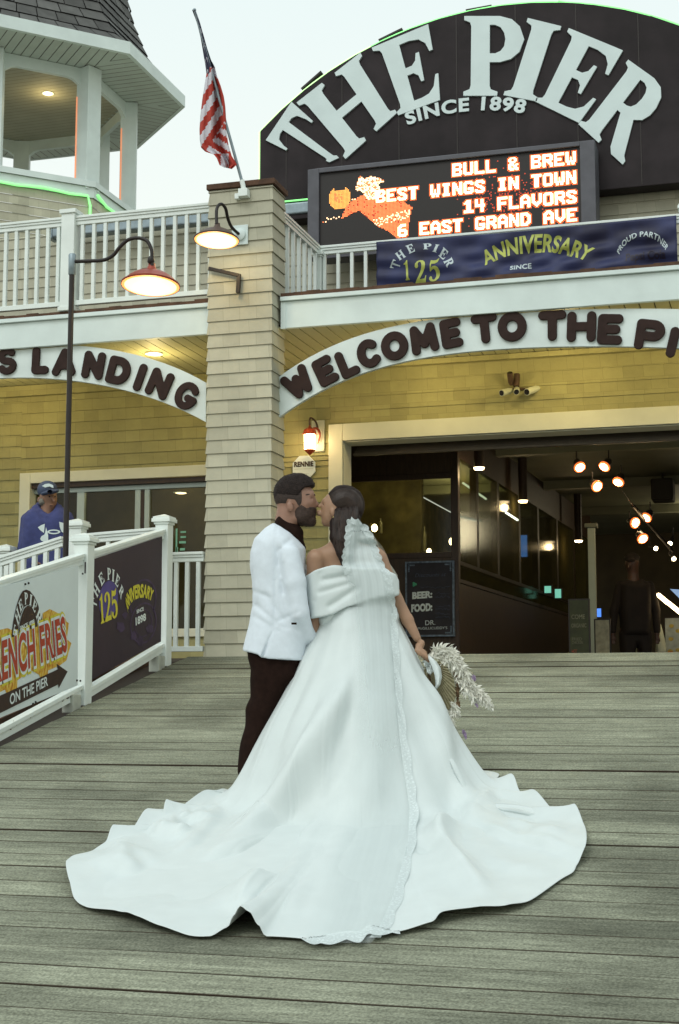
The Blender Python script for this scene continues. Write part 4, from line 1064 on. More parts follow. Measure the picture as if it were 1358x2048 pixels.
for i in range(nx + 1):
    for jj in range(nz + 1): vs.append(bann(bx0 + (bx1 - bx0) * i / nx, bz0 + (bz1 - bz0) * jj / nz - .02 * math.sin(math.pi * i / nx) * (jj == nz)))
for i in range(nx):
    for jj in range(nz): a = i * (nz + 1) + jj; fs.append((a, a + nz + 1, a + nz + 2, a + 1))
me = bpy.data.meshes.new('cloth'); me.from_pydata(vs, [], fs); cl = link('cloth', me, M['banner'], BN, True)
md = cl.modifiers.new('thickness', 'SOLIDIFY'); md.thickness = .003; md.offset = 1
M['banner_pale'] = mat('banner_pale_print', (.50, .58, .60), .5, .15, 20); M['banner_green'] = mat('banner_olive_print', (.42, .46, .10), .5, .2, 14); M['banner_dark'] = mat('banner_dark_print', (.022, .016, .03), .5, .2, 20)
def on_banner(mb, vs, fs, f2, off=.006):
    # split long triangles so that the print follows the wrinkles
    P = [tuple(f2(v)) for v in vs]; T = [t for f in fs for t in ((f[0], f[i], f[i + 1]) for i in range(1, len(f) - 1))]
    out = []; mid = {}
    def m_(a, b):
        k = (min(a, b), max(a, b))
        if k not in mid: P.append(((P[a][0] + P[b][0]) / 2, (P[a][1] + P[b][1]) / 2)); mid[k] = len(P) - 1
        return mid[k]
    L2 = lambda a, b: (P[a][0] - P[b][0]) ** 2 + (P[a][1] - P[b][1]) ** 2
    while T:
        a, b, c = T.pop(); e = max((L2(a, b), a, b, c), (L2(b, c), b, c, a), (L2(c, a), c, a, b))
        if e[0] > .022 ** 2: m = m_(e[1], e[2]); T += [(e[1], m, e[3]), (m, e[2], e[3])]
        else: out.append((a, b, c))
    mb.add([bann(p[0], p[1], off=off) for p in P], out)
def bxz(cz, p): w_ = at(*cz(*p), YBn); return np.array((w_[0], w_[2]))
def bl(name, items, cz, m_):
    mb = MB()
    for ch, *q in items:
        Q = [bxz(cz, p) for p in q]
        vs, fs = glyph2d(ch) if ch in SERIF else (lambda t: ([(v[0] / t[2], v[1]) for v in t[0]], t[1]))(text2d(ch, .05))
        on_banner(mb, vs, fs, lambda v: bilin(Q, v[0], v[1]))
    mb.build(name, m_, BN)
bl('lettering', [('T', (255, 412), (258, 375), (205, 335), (165, 405)), ('H', (255, 350), (310, 315), (265, 250), (212, 290)), ('E', (335, 290), (388, 268), (358, 200), (300, 222)),
   ('P', (455, 252), (530, 250), (520, 195), (448, 200)), ('I', (530, 268), (565, 278), (590, 210), (555, 205)), ('E', (578, 300), (622, 340), (668, 270), (622, 228)), ('R', (625, 355), (660, 412), (722, 375), (690, 312))], c8, M['banner_pale'])
bl('lettering', [('1', (300, 515), (345, 510), (338, 342), (280, 350)), ('2', (385, 545), (480, 530), (480, 335), (378, 350)), ('5', (500, 530), (600, 515), (595, 325), (500, 345))], c8, M['banner_green'])
def banner_arc(name, txt, cz, topc, botc, m_, bold, spacing=1.0):
    fo = arc_map(*[tuple(bxz(cz, p)) for p in topc]); fi = arc_map(*[tuple(bxz(cz, p)) for p in botc]); vs, fs, w_ = text2d(txt, bold, 0, spacing)
    mb = MB(); on_banner(mb, vs, fs, lambda v: fi(v[0] / w_) * (1 - v[1]) + fo(v[0] / w_) * v[1]); mb.build(name, m_, BN)
kz = 618 / 1358
def cz_(x, y): return (740 + x * kz, 430 + y * kz)
banner_arc('lettering', 'ANNIVERSARY', cz_, ((482, 168), (740, 86), (990, 150)), ((505, 222), (740, 158), (955, 205)), M['banner_green'], .03, 1.03)
banner_arc('lettering', 'PROUD PARTNER', cz_, ((1085, 160), (1210, 72), (1312, 142)), ((1095, 172), (1205, 96), (1300, 158)), M['banner_pale'], .025, 1.05)
banner_arc('lettering', 'SINCE', cz_, ((615, 222), (662, 218), (710, 213)), ((616, 244), (664, 240), (711, 235)), M['banner_pale'], .03, 1.05)
banner_arc('lettering', 'Pepsi Cola', cz_, ((1125, 172), (1210, 160), (1300, 158)), ((1125, 206), (1210, 198), (1300, 192)), M['banner_dark'], .02)
# ================================================================== LAMPS AND FIXTURES
def point_light(name, loc, watts, r=.05, col=(1.0, .78, .42), parent=None):
    d = bpy.data.lights.new(name, 'POINT'); d.energy = watts; d.shadow_soft_size = r; d.color = col
    o = bpy.data.objects.new(name, d); COL.objects.link(o)
    o.location = loc
    if parent is not None: o.parent = parent; o.location = wmat(parent).inverted() @ Vector(loc)
    return o
def barn_shade(root, c, R, shade_m):
    """shallow barn shade, rim centre at c"""
    k = R
    prof = [(k, 0), (k * 1.0, .012 * R / .2), (k * .93, .10 * k), (k * .80, .24 * k), (k * .58, .40 * k), (k * .34, .49 * k), (k * .20, .53 * k), (k * .17, .62 * k), (k * .12, .72 * k), (k * .12, .80 * k), (0.001, .80 * k)]
    AX = (0, .11, 1)
    s = MB().lathe(prof, c, 40, AX).build('lamp_shade', shade_m, root, True)
    md = s.modifiers.new('t', 'SOLIDIFY'); md.thickness = .006
    MB().lathe([(0.001, -.10 * k), (k * .5, -.075 * k), (k * .80, -.03 * k), (k * .88, -.012 * k), (k * .88, .03 * k)], c, 36, AX).build('lamp_glass', M['lamp_on'], root, True)
    MB().lathe([(k * .882, -.010 * k), (k * .945, .003 * k), (k * .985, .006 * k), (k * .985, .02 * k), (k * .945, .02 * k)], c, 36, AX).build('lamp_halo', M['lamp_halo'], root, True)  # added glowing ring imitates the orange halo round the glass
    point_light('lamp_light', (c[0], c[1], c[2] - .12 * k - .03), 5, .06, parent=root)
# gooseneck lamp on the pillar
cW = at(433, 481, YP - .42); Rw = .195
W_ = empty('wall_lamp', at(478, 470, YP), 0, 'gooseneck barn lamp lit on the front of the shingled pillar, below the flag', 'lamp', 'gooseneck barn lamps')
barn_shade(W_, cW, Rw, M['brown_shade'])
bp = at(480, 470, YP - .02)
mb = MB().box((bp[0] - .075, YP - .026, bp[2] - .09), (bp[0] + .075, YP - .014, bp[2] + .09)); mb.build('mounting_plate', M['white'], W_, bevel=.004)
MB().lathe([(.055, 0), (.055, .018), (.03, .03), (.001, .03)], (bp[0], YP - .027, bp[2]), 20, (0, -1, 0)).build('canopy', M['white'], W_, True)
top = np.array(cW) + (0, 0, .80 * Rw - .01)
pts = [np.array((bp[0], YP - .05, bp[2]))]
a_ = np.array(at(464, 455, YP - .14)); b_ = np.array(at(456, 438, YP - .22)); c_ = np.array(at(451, 417, YP - .29)); d_ = np.array(at(442, 408, YP - .35)); e_ = np.array(at(433.5, 418, YP - .40))
pts += [a_, b_, c_, d_, e_, top]
def smooth_path(P, k=6):
    P = [np.array(p, float) for p in P]; out = []
    for i in range(len(P) - 1):
        p0 = P[max(i - 1, 0)]; p1 = P[i]; p2 = P[i + 1]; p3 = P[min(i + 2, len(P) - 1)]
        for t in np.linspace(0, 1, k, endpoint=False):
            out.append(.5 * ((2 * p1) + (-p0 + p2) * t + (2 * p0 - 5 * p1 + 4 * p2 - p3) * t * t + (-p0 + 3 * p1 - 3 * p2 + p3) * t ** 3))
    out.append(P[-1]); return out
MB().tube(smooth_path(pts), .014, 10).build('gooseneck', M['black_metal'], W_, True)
# street-lamp post standing behind the ramp railing
YLp = 11.15
LP = empty('lamp_post', at(134, 1240, YLp), 0, 'slim dark lamp post with curved arm and lit red-glowing shade behind the ramp railing', 'lamp', 'gooseneck barn lamps')
pt = np.array(at(144, 540, YLp)); pb = np.array(at(131, 1110, YLp)); pb = pb + (pb - pt) * .55
MB().tube([pb, pt], .0225, 12).build('pole', M['black_metal'], LP, True)
pj = np.array(at(144.5, 522, YLp))
mb = MB().lathe([(.024, -.12), (.030, -.115), (.032, .05), (.026, .06), (.001, .06)], pj, 16); mb.build('pole_joint', M['galv'], LP, True)
gl = [at(148, 523, YLp), at(178, 522, YLp), at(208, 520, YLp), at(226, 511, YLp), at(240, 494, YLp), at(256, 480, YLp), at(276, 476, YLp), at(294, 482, YLp), at(303, 500, YLp), at(304, 520, YLp), at(304, 532, YLp)]
MB().tube(smooth_path(gl, 5), .0155, 12).build('curved_arm', M['black_metal'], LP, True)
cL = at(301, 572, YLp); Rl = (at(357, 572, YLp)[0] - at(246, 572, YLp)[0]) / 2
barn_shade(LP, cL, Rl * .98, M['red_glow_shade'])
MB().lathe([(.018, 0), (.030, .015), (.026, .05), (.018, .06)], np.array(cL) + (0, 0, .76 * Rl), 18).build('socket', M['black_metal'], LP, True)
# empty bracket on the pillar
bx = at(417, 536, YP - .02); be = at(478, 552, YP - .62)
BK = empty('sign_bracket', (bx[0], YP - .03, bx[2]), 0, 'empty dark iron angle bracket fixed to the pillar under the wall lamp', 'bracket')
e1 = np.array(at(478, 551, YP - .05)); 
mb = MB().bar(np.array(at(418, 537, YP - .05)), e1, .035, .03); mb.bar(e1 + (0, 0, .012), np.array(at(476, 586, YP - .05)), .03, .035, up=(1, 0, 0)); mb.build('arm', M['black_metal'], BK, bevel=.003)
# flag on the pillar
FL = empty('flag', at(486, 378, YP), 0, 'striped flag with a starred blue corner hanging limp from a leaning pole on the pillar', 'flag')
fb = np.array(at(487, 374, YP - .06)); ft = np.array(at(389, 20, YP - .45))
MB().tube([fb, fb + (ft - fb) * .5, ft], [.0135, .012, .009], 10).build('pole', M['galv'], FL, True)
mb = MB().box((fb[0] - .04, YP - .09, fb[2] - .09), (fb[0] + .045, YP - .014, fb[2] - .02)).box((fb[0] - .085, YP - .06, fb[2] - .10), (fb[0] - .045, YP - .014, fb[2] - .05)).tube([fb + (.012, 0, -.06), fb + (-.012, -.01, .06)], .022, 12)
mb.build('bracket', M['vinyl'], FL, bevel=.003)
MB().sphere(ft, .016, 10).build('finial', M['galv'], FL, True)
kf = 240 / 1170
def cf(x, y): return (380 + x * kf, y * kf)
# left and right outline of the furled cloth, in pole order (zoom pixels)
Lf = [(22, 95), (70, 225), (105, 365), (128, 500), (150, 640), (160, 720), (140, 840), (118, 980), (102, 1120), (92, 1260), (95, 1360), (108, 1440), (150, 1480), (230, 1505), (262, 1540), (290, 1610), (330, 1630)]
Rf = [(50, 90), (95, 220), (132, 350), (165, 470), (205, 590), (240, 650), (262, 740), (300, 840), (330, 940), (345, 1040), (352, 1160), (352, 1260), (372, 1400), (405, 1520), (430, 1560), (455, 1605), (405, 1648)]
nf = 90; mf = 22; vs = []; fs = []; cols = []
def samp(P, t):
    x = t * (len(P) - 1); i = min(int(x), len(P) - 2); f = x - i
    return (P[i][0] * (1 - f) + P[i + 1][0] * f, P[i][1] * (1 - f) + P[i + 1][1] * f)
axis = (ft - fb)
zpx = []
for i in range(nf + 1):
    t = i / nf; l, r = samp(Lf, t), samp(Rf, t)
    for k in range(mf + 1):
        s_ = k / mf; p = (l[0] + (r[0] - l[0]) * s_, l[1] + (r[1] - l[1]) * s_)
        Yp = YP - .45 + .39 * (p[1] / 1830.0)
        wv = (.03 + .07 * min(1, t * 1.6)) * (math.sin(2.2 * math.pi * s_ + 1.5 * t * 3) * .6 + .35 * math.sin(5 * math.pi * s_ + 6 * t))
        px, py = cf(*p); w_ = at(px, py, Yp - .02 + wv)
        vs.append(tuple(w_)); zpx.append(p)
for i in range(nf):
    for k in range(mf): a = i * (mf + 1) + k; fs.append((a, a + mf + 1, a + mf + 2, a + 1))
me = bpy.data.meshes.new('flag_cloth'); me.from_pydata(vs, [], fs)
M['f_red'] = mat('flag_red', (.42, .045, .03), .8, .1, 8); M['f_white'] = mat('flag_white', (.62, .60, .66), .8, .06, 8); M['f_blue'] = mat('flag_blue', (.035, .035, .075), .8, .2, 8)
fc = link('flag_cloth', me, [M['f_red'], M['f_white'], M['f_blue']], FL, True)
mi = []
js = random.Random(2)
for i in range(nf):
    for k in range(mf):
        a = i * (mf + 1) + k; c = np.mean([zpx[a], zpx[a + mf + 2]], axis=0); x, y = c
        if y < 660 or (y < 720 and x < 190):
            star = ((i % 6) in (2, 3)) and ((k + i) % 9 in (2, 3, 4)) and js.random() < .8; mi.append(1 if star else 2)
        elif x > 230 + (y - 660) * .22 and y < 1300 and x > 300 - 60 * (y < 900) and y < 1190: mi.append(0 if y > 760 else 1)
        elif y + 1.55 * (x - 100) < 1560:
            q = (y + 1.55 * (x - 100) - 690 - 160) / 118.0; mi.append(1 if int(math.floor(q)) % 2 == 0 else 0)
        elif y < 1500:
            q = (y - .62 * (x - 100) - 1180) / 62.0; mi.append(0 if int(math.floor(q)) % 2 == 0 else 1)
        else:
            mi.append(0 if (x < 300 or x > 375) else 1)
me.polygons.foreach_set('material_index', mi)
md = fc.modifiers.new('t', 'SOLIDIFY'); md.thickness = .002
# recessed soffit lamps
def recessed(x, y, z, label, watts=14, group='recessed soffit lamps'):
    e = empty('recessed_lamp', (x, y, z), 0, label, 'lamp', group)
    MB().lathe([(.062, -.004), (.085, -.006), (.087, 0), (.062, .0)], (x, y, z - .002), 24).build('trim_ring', M['white'], e, True)
    MB().lathe([(.001, -.012), (.045, -.010), (.064, -.003)], (x, y, z - .001), 24).build('lamp_glass', M['can_on'], e, True)
    if watts: point_light('lamp_light', (x, y, z - .22), watts, .05, (1.0, .78, .36), e)
    return e
pS = atz(308, 707, FZ0)
recessed(pS[0], pS[1], FZ0, 'lit recessed soffit lamp above the letters of the LANDING board', 9)
recessed(-7.6, 13.2, FZ0, 'lit recessed soffit lamp far left above the shop window', 13)
recessed(-3.2, 13.3, FZ0, 'lit recessed soffit lamp hidden above the start of the WELCOME board', 12)
recessed(-1.9, 13.3, FZ0, 'lit recessed soffit lamp above the middle of the WELCOME board', 13)
recessed(-.5, 13.3, FZ0, 'lit recessed soffit lamp above the end of the WELCOME board', 13)
# lantern by the entrance
YWl = YW - .16
LN = empty('wall_lantern', at(640, 880, YW), 0, 'lit lantern with a red hood on a cream backplate beside the entrance', 'lamp')
ka = 180 / 1358
def ca(x, y): return (540 + x * ka, 800 + y * ka)
q0, q1 = at(*ca(630, 785), YW - .02), at(*ca(822, 305), YW - .02)
MB().box((q0[0], YW - .03, q0[2]), (q1[0], YW - .012, q1[2])).build('backplate', M['trim'], LN, bevel=.003)
c = np.array(at(*ca(600, 650), YWl)); s_ = at(*ca(700, 650), YWl)[0] - c[0]
zl = lambda y: at(*ca(600, y), YWl)[2] - c[2]
M['hood'] = mat('lantern_red_hood', (.34, .05, .02), .4, .1, 20)
MB().lathe([(s_ * 1.10, zl(520)), (s_ * .98, zl(500)), (s_ * .85, zl(450)), (s_ * .45, zl(420)), (s_ * .18, zl(408)), (s_ * .10, zl(380)), (.001, zl(380))], c, 6).build('hood', M['hood'], LN)
MB().lathe([(s_ * .001, zl(835)), (s_ * .16, zl(822)), (s_ * .55, zl(790)), (s_ * .85, zl(758)), (s_ * .85, zl(748)), (.001, zl(748))], c, 6).build('base_cup', M['hood'], LN)
MB().lathe([(s_ * .80, zl(747)), (s_ * .84, zl(521)), (.001, zl(520))], c, 6).build('lantern_glass', M['lantern_on'], LN)
mb = MB()
for i in range(6):
    a = i * math.pi / 3; d = np.array((math.cos(a), math.sin(a), 0)) * s_ * .86; mb.tube([c + d + (0, 0, zl(745)), c + d + (0, 0, zl(520))], .004, 6)
mb.build('cage', M['hood'], LN)
P_ = [c + (0, 0, zl(380)), np.array(at(*ca(598, 300), YWl)), np.array(at(*ca(620, 270), YWl + .04)), np.array(at(*ca(690, 330), YW - .06)), np.array(at(*ca(720, 430), YW - .035))]
MB().tube(smooth_path(P_), .010, 8).build('scroll_arm', M['brown_shade'], LN, True)
P_ = [np.array(at(*ca(660, 425), YW - .05)), np.array(at(*ca(720, 440), YW - .07)), np.array(at(*ca(755, 520), YW - .07)), np.array(at(*ca(740, 600), YW - .06)), np.array(at(*ca(718, 660), YW - .05))]
MB().tube(smooth_path(P_), [.012] * 12 + [.009] * 8 + [.005] * 5, 8).build('scroll_arm', M['hood'], LN, True)
point_light('lamp_light', tuple(c + (0, -.10, zl(640))), 5, .05, (1, .70, .34), LN)
# octagonal name sign
cS = np.array(at(608, 935, YW - .03)); rS = (at(631, 935, YW - .03)[0] - at(585, 935, YW - .03)[0]) / 2
NS = empty('octagon_sign', cS, 0, 'small pale octagonal sign reading RENNIE on the lamplit yellow wall under the lantern', 'sign')
oc = [(cS[0] + rS * 1.06 * math.cos(math.radians(22.5 + 45 * i)), cS[2] + rS * 1.06 * math.sin(math.radians(22.5 + 45 * i))) for i in range(8)]
MB().plate(oc, YW - .035, YW - .018).build('panel', M['sign_panel'], NS, bevel=.002)
oc2 = [(cS[0] + (x - cS[0]) * .90, cS[2] + (z - cS[2]) * .90) for x, z in oc]
vs, fs, w_ = text2d('RENNIE', .05, 0, 1.05)
MB().add([(cS[0] + (v[0] / w_ - .5) * rS * 1.68, YW - .038, cS[2] + .01 + v[1] * rS * .40) for v in vs], fs).build('lettering', M['black_print'], NS)
for t_, zz_, hh in (('SHOPS ON THE PIER', -.10, .10), ('RENTALS', -.52, .10)): pass
mb = MB()
for k in range(14): mb.box((cS[0] - rS * .8 + k * rS * .115, YW - .0372, cS[2] - rS * .16), (cS[0] - rS * .8 + k * rS * .115 + rS * .07, YW - .0365, cS[2] - rS * .08))
for k in range(7): mb.box((cS[0] - rS * .42 + k * rS * .125, YW - .0372, cS[2] - rS * .58), (cS[0] - rS * .42 + k * rS * .125 + rS * .08, YW - .0365, cS[2] - rS * .51))
mb.build('small_print', M['soffit_grey'], NS)
# security cameras above the entrance
kb = 140 / 1358
def cb(x, y): return (980 + x * kb, 720 + y * kb)
SCm = empty('security_cameras', at(*cb(500, 560), YW), 0, 'cluster of small cream security cameras with a dark upright one above the entrance', 'camera')
M['cam_white'] = mat('cream_camera_plastic', (.58, .60, .46), .4, .06, 10); M['lens'] = mat('black_lens', (.012, .01, .01), .2)
def cam_barrel(a, b, r, mcol=M['cam_white']):
    a = np.array(at(*cb(*a[:2]), YW - a[2])); b = np.array(at(*cb(*b[:2]), YW - b[2]))
    o = MB().tube([a, a + (b - a) * .25, b], [r * .7, r, r * 1.05], 14).build('camera_body', mcol, SCm, True)
    d = (b - a) / np.linalg.norm(b - a); MB().tube([b + d * .001, b + d * .004], r * .86, 14).build('lens', M['lens'], o, True)
cam_barrel((420, 590, .06), (225, 640, .19), .030)
cam_barrel((520, 555, .05), (515, 620, .20), .028)
cam_barrel((935, 545, .04), (715, 620, .20), .032)
cam_barrel((410, 480, .06), (385, 250, .14), .027, M['brown_shade'])
mb = MB().tube([at(*cb(520, 280), YW - .03), at(*cb(510, 510), YW - .06)], .03, 10).tube([at(*cb(440, 560), YW - .03), at(*cb(900, 560), YW - .02)], .012, 8); mb.build('mount', M['brown_shade'], SCm, True)

# ================================================================== CUPOLA (open octagonal lookout behind the balcony)
CU = empty('cupola', (-10.31, 18.27, 5), 0, 'open octagonal lookout with shingled roof, white columns and green neon beside the flag', 'gazebo')
cc = np.array((-10.31, 18.27)); ap = 2.257; Ro = ap / math.cos(math.pi / 8)
oct_ = lambda R, z, n=8: [(cc[0] + R * math.cos(math.radians(22.5 + 45 * i)), cc[1] + R * math.sin(math.radians(22.5 + 45 * i)), z) for i in range(n)]
ZE = 8.0
def ringband(mb, R0, z0, R1, z1):
    a, b = oct_(R0, z0), oct_(R1, z1); mb.add(a + b, [(i, (i + 1) % 8, (i + 1) % 8 + 8, i + 8) for i in range(8)])
mb = MB(); ringband(mb, Ro, ZE - .005, Ro, ZE + .16); ringband(mb, Ro, ZE + .16, Ro - .05, ZE + .165); ringband(mb, Ro - .06, ZE - .005, Ro, ZE - .005); mb.build('eave_fascia', M['white'], CU)
# soffit boards, eight sectors with boards parallel to the eave... laid square to it
mb = MB(); Ri = .3; Rc_ = 1.62
for i in range(8):
    a, b = np.array(oct_(Ro - .061, ZE + .0)[i]), np.array(oct_(Ro - .061, ZE + .0)[(i + 1) % 8]); ci = np.array((*cc, ZE))
    n = 15
    for k in range(n):
        t0, t1 = (k + .04) / n, (k + .96) / n
        p, q = a + (b - a) * t0, a + (b - a) * t1
        # boards run square to the eave, back to the beam line
        inn = ci - (a + b) / 2; inn /= np.linalg.norm(inn)
        def back(pp):
            s = abs(((pp - (a + b) / 2) @ (b - a)) / np.linalg.norm(b - a)); half = np.linalg.norm(b - a) / 2
            dmax = (half - s) * math.tan(math.radians(67.5)); return pp + inn * min(.80, dmax)
        mb.add([p, q, back(q), back(p)], [(0, 1, 2, 3)])
mb.build('soffit', M['soffit_grey'], CU)
mb = MB(); a = oct_(Ro - .02, ZE + .025); mb.add(a, [tuple(range(8))]); mb.build('ceiling_backing', M['brown_shade'], CU)
M['ceil_board'] = mat('beige_board_ceiling', (.40, .39, .30), .7, .08, 4)
mb = MB(); 
for k in range(-16, 17):
    y0, y1 = cc[1] + k * .1, cc[1] + k * .1 + .094
    h_ = 1.62 * math.cos(math.pi / 8)
    def hx(y): dy = abs(y - cc[1]); return min(h_, h_ * math.sqrt(2) - dy) if dy < h_ else 0
    w_ = min(hx(y0), hx(y1))
    if w_ > 0: mb.add([(cc[0] - w_, y0, ZE - .004), (cc[0] + w_, y0, ZE - .004), (cc[0] + w_, y1, ZE - .004), (cc[0] - w_, y1, ZE - .004)], [(3, 2, 1, 0)])
mb.build('ceiling', M['ceil_board'], CU)
# roof: courses of shingles on a bell-shaped octagonal roof
mb = MB(); Rr_ = Ro - .06; zr = ZE + .20; j = random.Random(8)
prof = [(Ro - .08, ZE + .17), (Ro - .30, ZE + .36), (Ro - .55, ZE + .72), (Ro - .75, ZE + 1.2), (Ro - .92, ZE + 1.9), (Ro - 1.15, ZE + 2.6)]
for (ra, za), (rb, zb) in zip(prof[:-1], prof[1:]):
    n = max(1, int(math.hypot(rb - ra, zb - za) / .17))
    for k in range(n):
        t0, t1 = k / n, (k + 1) / n; R0, z0 = ra + (rb - ra) * t0 + .018, za + (zb - za) * t0 + .006; R1, z1 = ra + (rb - ra) * t1, za + (zb - za) * t1
        A, Bq = oct_(R0, z0), oct_(R1, z1)
        for i in range(8):
            p, q, r, s = map(np.array, (A[i], A[(i + 1) % 8], Bq[(i + 1) % 8], Bq[i])); m_ = max(2, int(np.linalg.norm(q - p) / .26)); o = j.random()
            cuts = [0] + [(u + o * .8 + .1) / m_ for u in range(m_)] ; cuts = sorted(c for c in cuts if c < .97) + [1]
            for u0, u1 in zip(cuts[:-1], cuts[1:]):
                e = .004; l = j.uniform(-.006, .006)
                mb.add([p + (q - p) * (u0 + e) + (0, 0, l), p + (q - p) * (u1 - e) + (0, 0, l), s + (r - s) * (u1 - e), s + (r - s) * (u0 + e)], [(0, 1, 2, 3)])
mb.build('roof', M['roof'], CU)
mb = MB()
for (ra, za), (rb, zb) in zip(prof[:-1], prof[1:]): ringband(mb, ra - .03, za - .03, rb - .03, zb - .03)
mb.build('roof_underlay', M['black_metal'], CU)
# columns at the octagon corners, curved brackets between, low wall
Kc = 1.66; ZR = 6.35
base_z = ZR
cols = oct_(Kc, 0)
for i in range(8):
    x, y, _ = cols[i]; r = .115
    a = math.radians(22.5 + 45 * i)
    mb = MB(); d = np.array((math.cos(a), math.sin(a))); n_ = np.array((-d[1], d[0]))
    ps = [np.array((x, y)) + d * sx * r + n_ * sy * r for sx, sy in ((-1, -1), (1, -1), (1, 1), (-1, 1))]
    mb.add([(*p, ZR - .05) for p in ps] + [(*p, ZE - .01) for p in ps], [(0, 1, 5, 4), (1, 2, 6, 5), (2, 3, 7, 6), (3, 0, 4, 7)])
    mb.build('column', M['white'], CU, bevel=.006)
for i in range(8):
    p, q = np.array(cols[i]), np.array(cols[(i + 1) % 8]); L = np.linalg.norm(q - p); u = (q - p) / L
    nn = 16; up_, lo = [], []
    for k in range(nn + 1):
        t = .07 + .86 * k / nn; e = abs(2 * t - 1)
        zlo = ZE - .16 - .22 * max(0, (e - .55) / .45) ** 1.6
        P3 = p + u * L * t; up_.append((P3[0], P3[1], ZE - .006)); lo.append((P3[0], P3[1], zlo))
    mb = MB(); ins = (np.array((*cc, 0)) - (p + q) / 2); ins[2] = 0; ins /= np.linalg.norm(ins)
    vs = lo + up_ + [tuple(np.array(v) + ins * .06) for v in lo + up_]; n1 = nn + 1
    fs = [(k, k + 1, n1 + k + 1, n1 + k) for k in range(nn)] + [(2 * n1 + k + 1, 2 * n1 + k, 3 * n1 + k, 3 * n1 + k + 1) for k in range(nn)] + [(k + 1, k, 2 * n1 + k, 2 * n1 + k + 1) for k in range(nn)]
    mb.add(vs, fs); mb.build('arched_brace', M['white'], CU)
mb = MB(); Rb = Kc + .12
ringband(mb, Rb + .05, ZR - .02, Rb + .05, ZR + .06); ringband(mb, Rb + .05, ZR + .06, Rb - .25, ZR + .065); ringband(mb, Rb + .02, ZR - .16, Rb + .02, ZR - .02); ringband(mb, Rb - .25, ZR + .065, Rb - .25, ZR - .1); mb.build('parapet_cap', M['white'], CU)
mb = MB(); z = ZR - .165
while z > 3.4: ringband(mb, Rb + .012, z - COURSE, Rb, z); z -= COURSE
mb.build('lookout_wall', M['shingle'], CU)
# neon along the parapet and down the corner, neon on columns
A = oct_(Rb + .04, ZR - .15)
def npt(i, t, dz=0): p, q = np.array(A[i % 8]), np.array(A[(i + 1) % 8]); return p + (q - p) * t + (0, 0, dz)
i0 = 6  # facet facing front-left of the visible corner
path = [npt(5, 0), npt(5, 1), npt(6, .25, -.01), npt(6, .5, .015), npt(6, .75, -.01), npt(6, .93), npt(6, .955, -.12), npt(6, .96, -.75)]
MB().tube(path, .017, 8).build('neon_tube', M['neon_green'], CU, True)
path = [npt(7, .06, .05), npt(7, .25, -.02), npt(7, .6, -.02), npt(7, .98, -.03)]
MB().tube(path, .017, 8).build('neon_tube', M['neon_green'], CU, True)
for ci, s_ in ((6, 1), (7, 1), (7, -1), (0, -1)):
    x, y, _ = cols[ci]; a = math.radians(22.5 + 45 * ci); d = np.array((math.cos(a), math.sin(a), 0)); n_ = np.array((-d[1], d[0], 0))
    b0 = np.array((x, y, 0)) - d * .10 + n_ * s_ * .122
    if ci == 6: continue
    MB().tube([b0 + (0, 0, ZR + .10), b0 + (0, 0, ZE - .40)], .010, 6).build('neon_tube', M['neon_red'], CU, True)
x, y, _ = cols[3]
M['neon_dim'] = glow('dim_green_neon', (.45, .75, .12), .55)
ci = 3; a = math.radians(22.5 + 45 * ci); d = -np.array((math.cos(a), math.sin(a), 0)); n_ = np.array((-d[1], d[0], 0))
b0 = np.array((x, y, 0)) + d * .125
MB().tube([b0 - n_ * .07 + (0, 0, ZR)] + [b0 + n_ * .07 * -math.cos(t) + (0, 0, ZE - .62 + .07 * math.sin(t)) for t in np.linspace(0, math.pi, 7)] + [b0 + n_ * .07 + (0, 0, ZR)], .010, 6).build('neon_tube', M['neon_dim'], CU, True)
pc = atz(96, 187, ZE - .01)
e = recessed(pc[0], pc[1], ZE - .006, 'lit recessed lamp in the board ceiling of the octagonal lookout', 4)
# grey duct along the roof edge behind the left balcony railing, wall behind
dp0, dp1 = at(110, 470, 14.9), at(430, 452, 14.9)
d0 = np.array((dp0[0], 14.85, dp0[2])); d1 = np.array((-4.6, 14.85, dp0[2]))
GD = empty('roof_duct', d0, 0, 'grey metal roof duct running behind the left balcony railing', 'duct')
MB().bar(d0, d1, .14, .13).build('duct_body', M['galv'], GD, bevel=.02, seg=3)
mb = MB().tube([d0 + (.12, -.06, .085), d1 + (0, -.06, .085)], .009, 6); mb.build('neon_tube', M['neon_green'], GD, True)
MB().bar(d0 + (-.03, 0, 0), d0 + (.03, 0, 0), .17, .16).build('duct_end', M['galv'], GD, bevel=.01)
# ================================================================== INSIDE THE ENTRANCE
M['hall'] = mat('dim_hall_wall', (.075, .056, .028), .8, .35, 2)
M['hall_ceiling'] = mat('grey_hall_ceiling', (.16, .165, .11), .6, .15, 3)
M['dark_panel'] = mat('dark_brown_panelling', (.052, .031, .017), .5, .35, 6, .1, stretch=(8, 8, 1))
M['amber_glass'] = glass_mat('amber_window_glass', (.10, .085, .035), .12, .30)
H = empty('hall_interior', (-3, 18, 0), 0, 'dim hall behind the open entrance with dark panelling and a grey ceiling', 'room')
yi = YW + .7
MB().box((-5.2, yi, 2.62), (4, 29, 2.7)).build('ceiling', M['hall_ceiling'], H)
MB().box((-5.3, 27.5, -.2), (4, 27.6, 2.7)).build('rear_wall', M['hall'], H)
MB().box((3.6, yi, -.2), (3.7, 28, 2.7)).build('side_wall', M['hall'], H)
mb = MB()
for yb in (17.5, 20.5, 23.5): mb.box((-5.2, yb, 2.50), (3.6, yb + .14, 2.615))
mb.build('ceiling_beam', M['hall_ceiling'], H)
